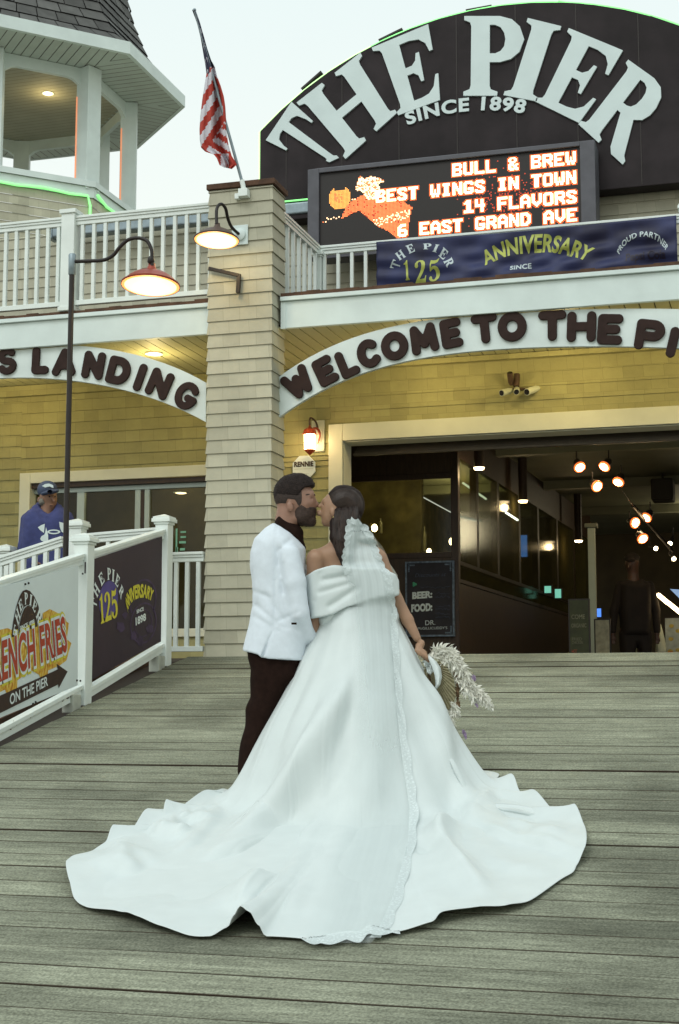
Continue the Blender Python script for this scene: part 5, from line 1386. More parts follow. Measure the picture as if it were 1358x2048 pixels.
# bar front: glazed panel facing us, then a glazed partition running back
YG = 15.6
gx0, gx1 = at(688, 1100, YG)[0], at(912, 1100, YG)[0]
zg0, zg1 = at(800, 1112, YG)[2], at(800, 955, YG)[2]
P1 = empty('bar_front', ((gx0 + gx1) / 2, YG, 0), 0, 'dark wooden bar front with a wide amber window, facing the entrance', 'partition')
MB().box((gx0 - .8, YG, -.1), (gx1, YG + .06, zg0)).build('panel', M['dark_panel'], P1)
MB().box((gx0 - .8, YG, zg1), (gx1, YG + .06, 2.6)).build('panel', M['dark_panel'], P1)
mb = MB().box((gx0 - .06, YG - .01, zg0), (gx0 + .04, YG + .07, zg1)).box((gx1 - .05, YG - .012, -.1), (gx1 + .03, YG + .07, 2.6)).box((gx0 + .041, YG - .012, zg0 - .03), (gx1 - .051, YG + .02, zg0 + .03)).box((gx0 + .041, YG - .012, zg1 - .03), (gx1 - .051, YG + .02, zg1 + .03)); mb.build('frame', M['dark_wood'], P1, bevel=.004)
MB().add([(gx0, YG + .03, zg0), (gx1, YG + .03, zg0), (gx1, YG + .03, zg1), (gx0, YG + .03, zg1)], [(0, 1, 2, 3)]).build('window_pane', M['amber_glass'], P1)
M['bar_wall'] = mat('ochre_bar_wall', (.16, .13, .045), .8, .55, 2.2, var2=.5, scale2=6)
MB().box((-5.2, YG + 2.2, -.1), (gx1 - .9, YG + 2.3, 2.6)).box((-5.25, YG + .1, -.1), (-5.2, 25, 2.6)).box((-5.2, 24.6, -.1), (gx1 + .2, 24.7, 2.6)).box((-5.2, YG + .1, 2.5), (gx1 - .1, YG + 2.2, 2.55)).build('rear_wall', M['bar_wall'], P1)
j = random.Random(12)
for i_, c_ in enumerate(((.20, .14, .04), (.06, .05, .03), (.26, .24, .14))): M['clutter_%d' % i_] = mat('bar_bottle_glass', c_, .3, .3, 9)
for i in range(16):
    x = -5.15 + j.random() * 1.0; z = .9 + j.random() * 1.0; w_ = j.uniform(.04, .12); h_ = j.uniform(.08, .3); MB().lathe([(.001, 0), (w_ * .5, 0), (w_ * .5, h_ * .7), (w_ * .2, h_ * .85), (w_ * .2, h_), (.001, h_)], (x, YG + 1.2 + j.uniform(.0, .9), z), 10).build('bar_bottle', M['clutter_%d' % (i % 3)], P1, True)
# bulbs added behind it to imitate warm reflections in the glass
def bulb(px, py, Y, r, label, watts=0, m='spot_on'):
    c = at(px, py, Y); o = MB().sphere(c, r, 12, (1, 1, 1.25)).build('bulb', M[m], None, True); tag(o, label, 'light bulb', 'bulbs in the bar window')
    if watts: point_light('bulb_light', c, watts, .05, (1, .75, .35))
bulb(749, 1056, YG + .5, .035, 'bright added bulb imitating a reflection in the bar window just right of the veil', 2.0)
bulb(858, 1103, YG + .8, .028, 'bulb imitating a reflection low in the bar window above the chalkboard', 2.0)
bulb(904, 1083, YG + .6, .034, 'bulb imitating a reflection at the right edge of the bar window', 2.0)
# chalkboard
YK = YG - .05
kk = 678 / 1358
def ck(x, y): return (680 + x * kk, 860 + y * kk)
def chk(x, y, o=0.0): return at(*ck(x, y), YK - o)
q0, q1 = chk(270, 822), chk(450, 530)
CB = empty('chalkboard', ((q0[0] + q1[0]) / 2, YK, q0[2]), 0, 'framed chalkboard listing BEER and FOOD on the dark bar front', 'sign')
M['chalk_bg'] = mat('chalkboard_slate', (.026, .024, .030), .8, .3, 9)
M['chalk_blue'] = mat('pale_blue_chalk', (.13, .17, .22), .9, .5, 30); M['chalk_white'] = mat('white_chalk', (.55, .62, .62), .9, .2, 30); M['chalk_dim'] = mat('faint_chalk', (.07, .085, .13), .9, .5, 40); M['chalk_green'] = mat('green_chalk', (.06, .30, .17), .9, .2, 30)
MB().box((q0[0], YK, q0[2]), (q1[0], YK + .03, q1[2])).build('slate', M['chalk_bg'], CB)
t_ = .018; (xa, za), (xb, zb) = (q0[0], q0[2]), (q1[0], q1[2])
mb = MB().box((xa - t_, YK - .012, za - t_), (xa, YK + .03, zb + t_)).box((xb, YK - .012, za - t_), (xb + t_, YK + .03, zb + t_)).box((xa, YK - .012, zb), (xb, YK + .03, zb + t_)).box((xa, YK - .012, za - t_), (xb, YK + .03, za)); mb.build('frame', M['chalk_blue'], CB)
j = random.Random(6)
for cx_, cz_2 in ((xa, zb), (xb, zb), (xa, za), (xb, za)):
    mb = MB(); sx = 1 if cx_ == xa else -1; sz = -1 if cz_2 == zb else 1
    for k in range(9):
        a = .012 + .009 * k; r = .010; x, z = cx_ + sx * (a if k % 2 else .02), cz_2 + sz * (.02 if k % 2 else a)
        mb.add([(x + r * math.cos(t), YK - .003, z + r * math.sin(t)) for t in np.linspace(0, 6.28, 8)[:-1]], [tuple(range(7))])
    mb.build('corner_ornament', M['chalk_blue'], CB)
def chalk(txt, bl_, br_, h, m_, bold=.02, shear=0):
    vs, fs, w_ = text2d(txt, bold, 0, 1.02, shear); a, b = chk(*bl_), chk(*br_); hh = (b[0] - a[0]) / w_ * 1.0; hz = h
    MB().add([(a[0] + (b[0] - a[0]) * v[0] / w_, YK - .004, a[2] + (b[2] - a[2]) * v[0] / w_ + v[1] * hz) for v in vs], fs).build('lettering', m_, CB)
chalk('BEER:', (290, 676), (370, 670), .065, M['chalk_white'], .055); chalk('FOOD:', (286, 728), (370, 722), .072, M['chalk_white'], .06)
chalk('DR.', (342, 782), (382, 780), .05, M['chalk_white'], .0); chalk('McGILLICUDDY\'S', (312, 800), (430, 797), .026, M['chalk_white'], .0)
chalk('Discounts at', (300, 590), (425, 585), .04, M['chalk_dim'], .0, .3)
mb = MB()
def scrib(x0_, x1_, y_, n, amp=5):
    pts = [chk(x0_ + (x1_ - x0_) * i / n, y_ + j.uniform(-amp, amp), .004) for i in range(n + 1)]
    for a, b in zip(pts[:-1], pts[1:]): mb.bar(a, b, .003, .004, up=(0, 1, 0))
for y_ in (655, 668): scrib(382, 440, y_, 16)
for y_ in (705, 718, 735, 750): scrib(382, 440, y_, 16)
scrib(320, 440, 630, 26, 4)
mb.build('handwriting', M['chalk_dim'], CB)
c = chk(298, 618, .004); MB().add([(c[0] + .022 * math.cos(t) * (1 + .25 * math.cos(3 * t)), YK - .004, c[2] + .022 * math.sin(t) * (1 + .25 * math.cos(3 * t))) for t in np.linspace(0, 6.28, 20)[:-1]], [tuple(range(19))]).build('shamrock', M['chalk_green'], CB)
# glazed partition running back on the left: panelled dado, rail, windows, posts
P2 = empty('bar_partition', (gx1, 18, 0), 0, 'dark panelled partition with a row of windows running back along the hall', 'partition')
px0 = gx1 + .02
pend = np.array((px0 + .25, 24.5))
pst = np.array((px0, YG + .07))
def along(t): return pst + (pend - pst) * t
zd = .86
def slab(mb, t0, t1, z0, z1, th=.05):
    a, b = along(t0), along(t1); mb.add([(a[0], a[1], z0), (b[0], b[1], z0), (b[0], b[1], z1), (a[0], a[1], z1), (a[0] - th, a[1], z0), (b[0] - th, b[1], z0), (b[0] - th, b[1], z1), (a[0] - th, a[1], z1)], [(0, 1, 2, 3), (7, 6, 5, 4), (3, 2, 6, 7), (0, 4, 5, 1), (0, 3, 7, 4), (1, 5, 6, 2)])
mb = MB(); slab(mb, 0, 1, -.1, zd); mb.build('dado', M['dark_panel'], P2)
mb = MB(); slab(mb, 0, 1, zd + .01, zd + .05, .09); slab(mb, 0, 1, zd + .20, zd + .24, .08); slab(mb, 0, 1, 2.2, 2.6, .06); mb.build('rail', M['dark_wood'], P2)
ts = [0, .10, .22, .36, .50, .66, .82, 1]
mb = MB()
for t in ts: slab(mb, max(0, t - .006), min(1, t + .006), zd + .24, 2.2, .08)
mb.build('post', M['dark_wood'], P2)
mb = MB(); slab(mb, 0, 1, zd + .05, 2.2, .01); mb.build('window_pane', M['amber_glass'], P2)
# a row of lit strips of light in the panes (fluorescent tubes of the bar behind)
M['tube_on'] = glow('lit_tube', (.85, .95, .75), 2.2)
for (a, b, d_) in (((887, 934), (908, 955), 'lit tube high in the bar, left'), ((926, 966), (972, 998), 'lit tube in the bar, above the partition rail'), ((1012, 1025), (1035, 1040), 'short lit tube deep in the bar')):
    pa, pb_ = at(*a, YG + 1.0), at(*b, YG + 2.0); tag(MB().tube([pa, pb_], .012, 6).build('tube_lamp', M['tube_on'], None, True), d_, 'tube lamp', 'tube lamps in the bar')
M['screen_blue'] = glow('lit_blue_screen', (.10, .30, 1.0), 1.0); M['screen_teal'] = glow('lit_teal_panel', (.25, .8, .62), .55)
def flat_panel(name, px0_, py0_, px1_, py1_, Y, m_, label, cat, th=.03, frame=True, group=None):
    a, b = at(px0_, py1_, Y), at(px1_, py0_, Y); e = empty(name, ((a[0] + b[0]) / 2, Y, a[2]), 0, label, cat, group)
    MB().box((a[0], Y, a[2]), (b[0], Y + th, b[2])).build('panel', m_, e)
    if frame: MB().box((a[0] - .015, Y + .004, a[2] - .015), (b[0] + .015, Y + th + .01, b[2] + .015)).build('frame', M['black_metal'], e)
    return e
flat_panel('video_screen', 1039, 1070, 1054, 1114, 19.5, M['screen_blue'], 'tall blue lit screen deep in the hall above the partition', 'screen')
flat_panel('display_case', 1089, 1172, 1102, 1186, 20, M['screen_teal'], 'small teal lit display on the left, above the dado', 'display', group='small lit displays')
flat_panel('display_case', 1110, 1178, 1122, 1196, 20.5, M['screen_teal'], 'small pale lit display beside the teal one', 'display', group='small lit displays')
flat_panel('display_case', 1190, 1217, 1202, 1234, 20.5, M['screen_blue'], 'small bluish lit display above the cream poster', 'display', group='small lit displays')
# posters and boards
M['poster_green'] = mat('dark_green_poster', (.035, .042, .014), .6, .4, 10); M['poster_cream'] = mat('cream_floral_poster', (.32, .30, .20), .6, .35, 16); M['pale_post'] = mat('pale_painted_post', (.38, .42, .32), .6, .1, 5); M['menu'] = mat('menu_print', (.34, .40, .38), .5, .3, 12, island=.3)
Yp = 15.8
sb = flat_panel('sandwich_board', 1141, 1200, 1176, 1316, Yp, M['poster_green'], 'dark green sandwich board with faded cream lettering in the hall', 'sign')
def ptext(root, txt, px0_, px1_, py, h, m_, Y, bold=0):
    vs, fs, w_ = text2d(txt, bold); a, b = at(px0_, py, Y), at(px1_, py, Y)
    MB().add([(a[0] + (b[0] - a[0]) * v[0] / w_, Y - .004, a[2] + v[1] * h) for v in vs], fs).build('lettering', m_, root)
M['dim_print'] = mat('faded_cream_print', (.16, .16, .10), .6, .3, 20)
ptext(sb, 'COME', 1143, 1170, 1238, .045, M['dim_print'], Yp, .02); ptext(sb, 'ORGANIC', 1143, 1173, 1255, .04, M['dim_print'], Yp, .02); ptext(sb, 'FRIED', 1144, 1164, 1281, .03, M['dim_print'], Yp); ptext(sb, 'CHICKEN', 1144, 1166, 1288, .03, M['dim_print'], Yp); ptext(sb, 'HOT', 1144, 1154, 1306, .035, M['red_print'], Yp)
flat_panel('poster_stand', 1192, 1240, 1218, 1316, 16.4, M['poster_cream'], 'cream floral poster on a stand, right of the sandwich board', 'poster')
e = empty('hall_post', at(1184, 1310, 17.2), 0, 'pale slim post standing in the hall left of the dark figure', 'post')
a, b = at(1180, 1312, 17.2), at(1189, 1055, 17.2); MB().box((a[0], 17.2, -.1), (b[0], 17.27, b[2])).build('shaft', M['pale_post'], e, bevel=.005); MB().box((a[0] - .03, 17.18, b[2] + .002), (b[0] + .03, 17.29, b[2] + .05)).build('head', M['hall_ceiling'], e, bevel=.004)
mp_ = flat_panel('menu_board', 1332, 1236, 1372, 1312, 19.0, M['menu'], 'pale menu panel with food pictures at the far right', 'sign')
M['food_orange'] = mat('food_print_orange', (.45, .16, .04), .6, .3, 20); M['food_yellow'] = mat('food_print_yellow', (.45, .36, .08), .6, .3, 20)
mb = MB()
for px_, py_, r in ((1343, 1252, .03), (1342, 1278, .03), (1356, 1262, .03), (1341, 1303, .035), (1356, 1300, .03)):
    c = at(px_, py_, 19.0); mb.add([(c[0] + r * math.cos(t), 18.996, c[2] + r * .8 * math.sin(t)) for t in np.linspace(0, 6.28, 14)[:-1]], [tuple(range(13))])
mb.build('food_picture', M['food_yellow'], mp_)
MB().add([(at(1341, 1305, 19)[0] + .035 * math.cos(t), 18.994, at(1341, 1305, 19)[2] + .02 * math.sin(t)) for t in np.linspace(0, 6.28, 14)[:-1]], [tuple(range(13))]).build('food_picture', M['food_orange'], mp_)
M['canvas'] = mat('pale_canvas', (.42, .46, .36), .8, .1, 6)
pU = at(1322, 1300, 18.4)
mb = MB().lathe([(.085, -.30), (.075, 0), (.05, .18), (.02, .30), (.006, .36)], (pU[0], 18.4, pU[2] - .05), 10); tag(mb.build('folded_parasol', M['canvas'], None, True), 'pale folded parasol standing right of the dark figure', 'parasol', 'pale canvas goods in the hall')
pU = at(1279, 1300, 19); mb = MB().lathe([(.06, -.25), (.045, 0), (.012, .16)], (pU[0], 19, pU[2]), 10); tag(mb.build('folded_parasol', M['canvas'], None, True), 'small pale folded parasol half hidden by the dark figure', 'parasol', 'pale canvas goods in the hall')
for a, b, d_ in (((1317, 1190), (1336, 1206), 'warm lit tube at the far right, nearer end'), ((1337, 1206), (1364, 1228), 'warm lit tube at the far right, cut by the frame')):
    tag(MB().tube([at(*a, 18.6), at(*b, 18.0)], .026, 8).build('tube_lamp', M['can_on'], None, True), d_, 'tube lamp', 'tube lamps in the hall')
tag(MB().add([at(1340, 1178, 19.5), at(1372, 1180, 19.5), at(1372, 1200, 19.5), at(1360, 1198, 19.5)], [(0, 1, 2, 3)]).build('window_patch', glow('evening_window', (.35, .55, .9), .5)), 'blue evening window high at the far right of the hall', 'window')
# tall pale reflections in the hall, drawn as glowing strips
M['far_pale'] = glow('far_reflection_glow', (.62, .66, .38), .38)
e = empty('far_reflection', at(1275, 960, 26), 0, 'tall pale reflection streaks drawn as glowing strips at the far end of the hall', 'window')
for a in ((1262, 915, 1278, 1005), (1286, 915, 1300, 965), (1279, 928, 1285, 960), (1287, 978, 1300, 1020), (1228, 915, 1243, 934)):
    p, q = at(a[0], a[3], 26), at(a[2], a[1], 26); MB().box((p[0], 26, p[2]), (q[0], 26.05, q[2])).build('pane', M['far_pale'], e)
M['dark_box'] = mat('dark_hanging_box', (.02, .017, .012), .7)
a, b = at(1302, 1000, 20), at(1345, 955, 20); e = empty('hanging_speaker', ((a[0] + b[0]) / 2, 20, a[2]), 0, 'dark box hanging from the hall ceiling at the upper right', 'speaker')
MB().box((a[0], 20, a[2]), (b[0], 20.4, b[2])).build('cabinet', M['dark_box'], e, bevel=.02); MB().tube([((a[0] + b[0]) / 2, 20.2, b[2]), ((a[0] + b[0]) / 2, 20.2, 2.61)], .015, 6).build('hanger', M['dark_box'], e)
# spot lamps under the ceiling
def spot(px, py, Y, ang, label, on=True, r=.050, watts=1.5):
    c = np.array(at(px, py, Y)); d = np.array((math.cos(ang) * .8, -.75, -math.sin(ang))); d /= np.linalg.norm(d)
    e = empty('spot_lamp', c, 0, label, 'lamp', 'spot lamps under the hall ceiling')
    MB().tube([c - d * .13, c - d * .10, c - d * .01], [r * .5, r * .85, r * 1.05], 14).build('head', M['black_metal'], e, True)
    MB().tube([c - d * .012, c + d * .004], r * .95, 14).build('bulb', M['spot_on'] if on else M['pale_post'], e, True)
    if on and watts: MB().lathe([(r * .97, .004), (r * 1.28, .0), (r * 1.30, -.02), (r * .97, -.02)], c, 16, tuple(d)).build('halo_ring', M['spot_halo'], e, True)  # added glowing ring imitates a warm halo round the spot
    MB().tube([c - d * .11, c - d * .11 + (0, 0, .12)], .008, 6).build('stem', M['black_metal'], e)
    if watts: point_light('spot_light', tuple(c + d * .06), watts, .04, (1, .72, .36), e)
for px, py, Y, an, lb in ((1160, 935, 16.2, .9, 'lit spot lamp, brightest and leftmost under the ceiling'), (1208, 934, 16.4, 2.2, 'lit spot lamp right of the brightest one'), (1195, 973, 16.3, .6, 'lit spot lamp lowest of the left cluster'), (1236, 965, 16.6, 2.0, 'lit spot lamp at the right of the left cluster'),
        (1271, 1046, 17.5, .3, 'lit spot lamp at the left of the lower cluster'), (1292, 1036, 17.6, 2.2, 'lit spot lamp at the top of the lower cluster'), (1286, 1078, 17.3, .8, 'lit spot lamp hanging lowest of the lower cluster')):
    spot(px, py, Y, an, lb)
for px, py, Y, an, lb in ((1312, 1097, 18.0, .3, 'small pale spot lamp on the track, nearest the lower cluster'), (1340, 1087, 18.2, 2.0, 'small pale spot lamp on the track, tilted up'), (1348, 1118, 18.0, .8, 'small pale ring shaped spot lamp at the end of the track')):
    spot(px, py, Y, an, lb, True, .026, 0)
mb = MB().tube([at(1238, 972, 16.6), at(1266, 1012, 17.4)], .006, 6).tube([at(1266, 1012, 17.4), at(1306, 1058, 17.8), at(1345, 1102, 18.2)], .022, 8); tag(mb.build('lamp_track', M['black_metal'], None, True), 'black track and cable carrying the spot lamps', 'lamp track')
for px, py, Y, lb in ((958, 935, 15.9, 'warm recessed downlight above the bar partition'), (1046, 1001, 18.5, 'warm recessed downlight over the middle of the partition'), (1157, 1081, 22, 'warm recessed downlight at the far end of the partition')):
    c = np.array(at(px, py, Y)); e = empty('downlight', c, 0, lb, 'lamp', 'recessed downlights in the hall')
    MB().lathe([(.001, -.03), (.05, -.024), (.06, 0), (.001, .004)], c, 18).build('lamp_glass', M['can_on'], e, True); MB().tube([c + (0, 0, .002), c + (0, 0, 2.62 - c[2])], .055, 14).build('housing', M['dark_wood'], e)
    point_light('downlight_light', tuple(c - (0, 0, .08)), 3.5, .05, (1, .72, .36), e)
point_light('hall_fill_light', (-1.2, 23.5, 2.3), 32, .3, (1, .85, .55)); point_light('hall_fill_light', (.8, 17.0, 2.3), 4, .3, (.95, 1, .75))  # unseen fill lights added to brighten the hall
point_light('bar_fill_light', (-3.9, YG + 1.2, 2.2), 26, .2, (1, .82, .40)); point_light('bar_fill_light', (-4.3, 20, 2.2), 30, .2, (1, .82, .40))  # unseen fill lights added so the bar reads warm through its panes
point_light('shop_fill_light', (-6.4, 14.9, 2.0), 9.0, .2, (1, .86, .5))  # unseen fill light added to lift the room behind the shop window
# inside the shop window: glowing disc for a ceiling lamp reflection, green price sticker, goods
p = at(362, 987, 15.2); e = recessed(p[0], 15.2, p[2] + .01, 'glowing disc standing in for a ceiling lamp reflection in the shop window', 0)
SK = empty('price_list', at(362, 1105, gy - .01), 0, 'pale green price list stuck on the shop window', 'sign')
mb = MB()
for a in ((351, 1057, 355, 1104), (361, 1062, 372, 1066), (361, 1072, 372, 1076), (358, 1082, 372, 1087), (352, 1094, 356, 1106), (360, 1096, 370, 1101)):
    p, q = at(a[0], a[3], gy - .012), at(a[2], a[1], gy - .012); mb.add([(p[0], gy - .012, p[2]), (q[0], gy - .012, p[2]), (q[0], gy - .012, q[2]), (p[0], gy - .012, q[2])], [(0, 1, 2, 3)])
mb.build('lettering', mat('pale_green_sticker', (.22, .52, .38), .6), SK)
for px, py, lb in ((398, 1120, 'small warm bulb low in the shop window near the pillar'), (397, 1142, 'lower of two small warm bulbs near the pillar'), (209, 1079, 'small warm bulb seen between the side ramp balusters')):
    bulb(px, py, gy + .5, .016, lb)
# CORE split
def skin(name, col):
    m = mat(name, col, .5, .10, 18, .08, 80, var2=.08, scale2=6); b = m.node_tree.nodes['Principled BSDF']
    b.inputs['Subsurface Weight'].default_value = .12; b.inputs['Subsurface Radius'].default_value = (.012, .005, .003); b.inputs['Subsurface Scale'].default_value = .6
    return m
M['skin_m'] = skin('skin_tan', (.30, .165, .115)); M['skin_f'] = skin('skin_light_tan', (.34, .20, .125))
def hair_mat(name, col, stretch):
    m = mat(name, col, .6, .45, 60, .8, 160, stretch=stretch, spec=.18); return m
M['hair_m'] = hair_mat('dark_cropped_hair', (.022, .014, .012), (1, 1, 1)); M['beard'] = mat('dark_beard', (.052, .030, .022), .7, .4, 90, .4, 200)
M['fade'] = mat('shaved_hair_stubble', (.042, .027, .022), .7, .4, 120, .1)
M['hair_f'] = hair_mat('dark_brown_hair', (.026, .014, .012), (60, 60, 6))
M['jacket'] = mat('white_jacket_cloth', (.66, .72, .78), .75, .05, 30, .12, 220, sheen=.1)
M['black_cloth'] = mat('black_brown_cloth', (.017, .0085, .0062), .9, .25, 30, .1, 200, spec=.08)
M['eye'] = mat('eye_dark', (.02, .012, .01), .2)

# ---- groom
GF = Frame(560, 1588); q = GF.q
G = GF.empty('person', 'bearded man in a white dinner jacket and dark trousers kissing a woman in white', 'person', 'wedding couple')
b = Sdf()
b.ell(q(587, 991), (.109, .080, .103), .03).ell(q(604, 1008), (.076, .066, .092), .03).ell(q(605, 1030), (.062, .056, .050), .03)
b.cap(q(592, 1036, -.038), q(620, 1043, -.006), .020, .019, .025).cap(q(592, 1036, .038), q(620, 1043, .006), .020, .019, .025)
b.cap(q(622, 988, -.034), q(622, 988, .034), .0145, .0145, .018)                       # brow
b.cap(q(626, 995, .004), q(634, 1009, .008), .0085, .0125, .012).ell(q(632, 1012, .008), (.013, .016, .009), .008)   # nose
b.cap(q(612, 1008, -.05), q(620, 1006, -.038), .016, .012, .02).cap(q(612, 1008, .05), q(620, 1006, .038), .016, .012, .02)
b.ell(q(629, 1022), (.012, .024, .0075), .008).ell(q(628, 1028), (.012, .022, .0075), .008).ell(q(621, 1042), (.020, .024, .018), .02)
for s_ in (-1, 1):
    b.ell(q(580, 1013, s_ * .080), (.019, .010, .031), .010, rot=.2).ell(q(620, 998, s_ * .031), (.010, .016, .010), .004, sub=True)
    b.ell(q(617, 998, s_ * .031), (.011, .013, .010), .004)
b.cap(q(574, 1028), q(568, 1078), .060, .066, .03)
b.cap(q(560, 1085, -.08), q(560, 1085, .08), .045, .045, .04).ell(q(556, 1165), (.07, .09, .20), .05).ell(q(550, 1285), (.08, .09, .10), .05)
b.chain([q(578, 1118, -.125), q(594, 1218, -.13), q(645, 1296, .03)], [.030, .026, .02], .01); b.chain([q(570, 1105, .16), q(640, 1180, .20), q(705, 1205, .12)], [.042, .036, .026], .03)
b.chain([q(545, 1310, -.03), q(520, 1440, -.02), q(497, 1556, -.02)], [.05, .04, .03], .01); b.chain([q(570, 1310, .06), q(590, 1440, .05), q(598, 1566, .03)], [.05, .04, .03], .01)
hp = q(712, 1207, .09)
b.ell(hp, (.045, .020, .035), .015)
for i in range(5):
    f0 = hp + np.array((.02, -.006, .028 - .016 * i)); b.cap(f0, f0 + np.array((.045 - .008 * abs(i - 1.5), -.03, -.006)), .0095, .008, .006)
body = b.mesh(.0062, 'body', M['skin_m'], G)
for s_ in (-1, 1):
    MBx = MB(); MBx.sphere(q(620.5, 997.5, s_ * .031), .0105, 10); o = MBx.build('eye', M['eye'], None, True); o.parent = G
    bb = Sdf(); bb.cap(q(628.5, 990, s_ * .014), q(623, 988, s_ * .040), .0075, .0065, .005).cap(q(623, 988, s_ * .040), q(612, 989.5, s_ * .066), .0065, .004, .005); bb.mesh(.003, 'eyebrow', M['beard'], G)
def shell(base, grow, poly, yD=.2):
    """part of a swollen copy of base inside an (x,z) outline"""
    return base
def hairpiece(name, ells, outline, material, h=.005, noise=.0015, fr=160, w=.012):
    s = Sdf()
    for e in ells: s.ell(*e)
    P2 = GF.poly(outline) if not callable(outline) else outline
    t = Sdf(); t.slab(P2, 0, .3, w, raw=True)
    cut = t.ops[0][0]
    ks = .006
    def inter(P, F):
        c = cut(P); hh = np.clip(.5 - .5 * (c - F) / ks, 0, 1); return c + (F - c) * hh + ks * hh * (1 - hh)
    s.post(inter)
    if noise: s.post(folds(noise, fr, 3))
    return s.mesh(h, name, material, G)
hairpiece('hair', [(q(587, 986.5), (.1125, .0825, .1095), .03), (q(601, 981), (.088, .076, .092), .03)],
          [(530, 900), (650, 900), (640, 958), (627, 974), (611, 977), (603, 985), (598, 994), (590, 996), (574, 995), (560, 1000), (540, 1001), (530, 960)], M['hair_m'])
hairpiece('shaved_hair', [(q(587, 990.5), (.1110, .0815, .105), .03), (q(604, 1006), (.078, .067, .093), .03)],
          [(530, 985), (604, 980), (606, 1006), (600, 1024), (590, 1004), (577, 1002), (572, 1024), (560, 1034), (535, 1030)], M['fade'], noise=0)
hairpiece('beard', [(q(604, 1010), (.081, .070, .094), .03), (q(606, 1031), (.067, .061, .056), .03), (q(622, 1044), (.029, .036, .027), .02), (q(627, 1020), (.016, .030, .012), .01), (q(600, 1036), (.05, .058, .034), .03)],
          [(588, 988), (602, 988), (605, 1012), (614, 1019), (622, 1016), (644, 1015), (644, 1066), (592, 1066), (580, 1044), (582, 1020)], M['beard'], .0045, .0015, 200, .006)
def bristles(name, o, n, L, r, lean, material, seed=1):
    """short hairs standing off a hair volume"""
    me = o.data; j = random.Random(seed); mb = MB(); nv = len(me.vertices)
    for _ in range(n):
        v = me.vertices[j.randrange(nv)]; c = np.array(v.co); d = np.array(v.normal) * .55 + np.array(lean) + np.array([j.gauss(0, .25) for _ in range(3)]); d /= np.linalg.norm(d)
        sd = np.cross(d, np.array([j.random(), j.random(), j.random()])); sd /= np.linalg.norm(sd) + 1e-9; l = L * j.uniform(.5, 1.3)
        c = c - d * .001; mb.add([c - sd * r, c + sd * r, c + d * l + sd * r * .3, c + d * l - sd * r * .3], [(0, 1, 2, 3)])
    b_ = mb.build(name, material, None); b_.parent = o; return b_
M['strand_m'] = mat('dark_short_hair', (.034, .021, .017), .5, .3, 40, island=.6)
for o in list(G.children):
    if o.name.startswith('hair'): bristles('hair_bristle', o, 4600, .0040, .0012, (.5, 0, .1), M['strand_m'])
    elif o.name.startswith('beard'): bristles('beard_bristle', o, 2200, .006, .0009, (.1, 0, -.35), M['strand_m'], 2)
    elif o.name.startswith('shaved_hair'): bristles('stubble', o, 2600, .0035, .0008, (0, 0, -.4), M['strand_m'], 3)
# shirt collar
s = Sdf(); s.slab(GF.poly([(549, 1045), (553, 1036), (558, 1029), (570, 1036), (585, 1044), (600, 1052), (607, 1062), (607, 1080), (613, 1098), (600, 1092), (570, 1085), (550, 1065)]), 0, .082, .055)
s.mesh(.007, 'shirt', M['black_cloth'], G)
# jacket
s = Sdf()
s.slab(GF.poly([(546, 1046), (530, 1056), (509, 1077), (500, 1105), (500, 1135), (504, 1165), (505, 1212), (498, 1250), (491, 1278), (482, 1310), (478, 1350), (612, 1366), (616, 1295), (620, 1250), (617, 1200), (612, 1150), (612, 1098), (600, 1080), (585, 1064), (565, 1051)]), 0, .165, .125, .03)
s.chain([q(578, 1112, -.135), q(589, 1165, -.155), q(598, 1225, -.15), q(612, 1268, -.06), q(645, 1296, .03)], [.066, .062, .054, .046, .036], .018)
s.chain([q(565, 1108, .13), q(620, 1170, .19), q(690, 1205, .14)], [.064, .055, .042], .02)
s.post(lambda P, F: np.where((np.abs(F) < .06), F, F))
for (a, b_, r_) in (((549, 1252, -.168), (520, 1325, -.15), .011),):
    s.cap(q(*a), q(*b_), .004, r_, .004, sub=True)
def creases(P, F):
    # pull folds running from the waist towards the sleeve, and a crease below the armpit
    F = F.copy(); band = np.abs(F) < .05; Q = P[band]; d = np.zeros(len(Q))
    for a, b_, w_, am in (((512, 1210), (552, 1245), .014, .006), ((508, 1232), (556, 1262), .014, .005), ((530, 1190), (575, 1250), .016, .005), ((566, 1130), (566, 1185), .014, .007), ((545, 1075), (560, 1110), .015, .003), ((552, 1250), (600, 1262), .008, .003), ((505, 1180), (540, 1195), .012, .005), ((556, 1100), (560, 1150), .010, .006), ((552, 1062), (551, 1160), .0085, .004), ((551, 1160), (549, 1250), .0085, .004), ((580, 1078), (562, 1098), .009, .005), ((562, 1098), (556, 1130), .009, .005), ((598, 1225), (560, 1240), .012, .005)):
        p0 = q(*a, -.15)[[0, 2]]; p1 = q(*b_, -.15)[[0, 2]]; e = p1 - p0; X = Q[:, [0, 2]] - p0
        t = np.clip((X @ e) / (e @ e), 0, 1); dd = np.sqrt(((X - t[:, None] * e) ** 2).sum(1))
        d += am * np.exp(-(dd / w_) ** 2) * (Q[:, 1] < .02)
    F[band] += d; return F
JT = Sdf(); JT.slab(GF.poly([(546, 1040), (490, 1070), (480, 1150), (480, 1280), (485, 1302), (500, 1306), (518, 1310), (524, 1316), (540, 1319), (575, 1321), (700, 1325), (720, 1200), (640, 1100), (612, 1098), (600, 1080), (585, 1064), (565, 1051)]), 0, .4, .008, raw=True); jcut = JT.ops[0][0]
s.post(lambda P, F: np.maximum(F, jcut(P)))
s.post(creases); s.post(folds(.0022, 42, 5))
s.mesh(.0075, 'jacket', M['jacket'], G)
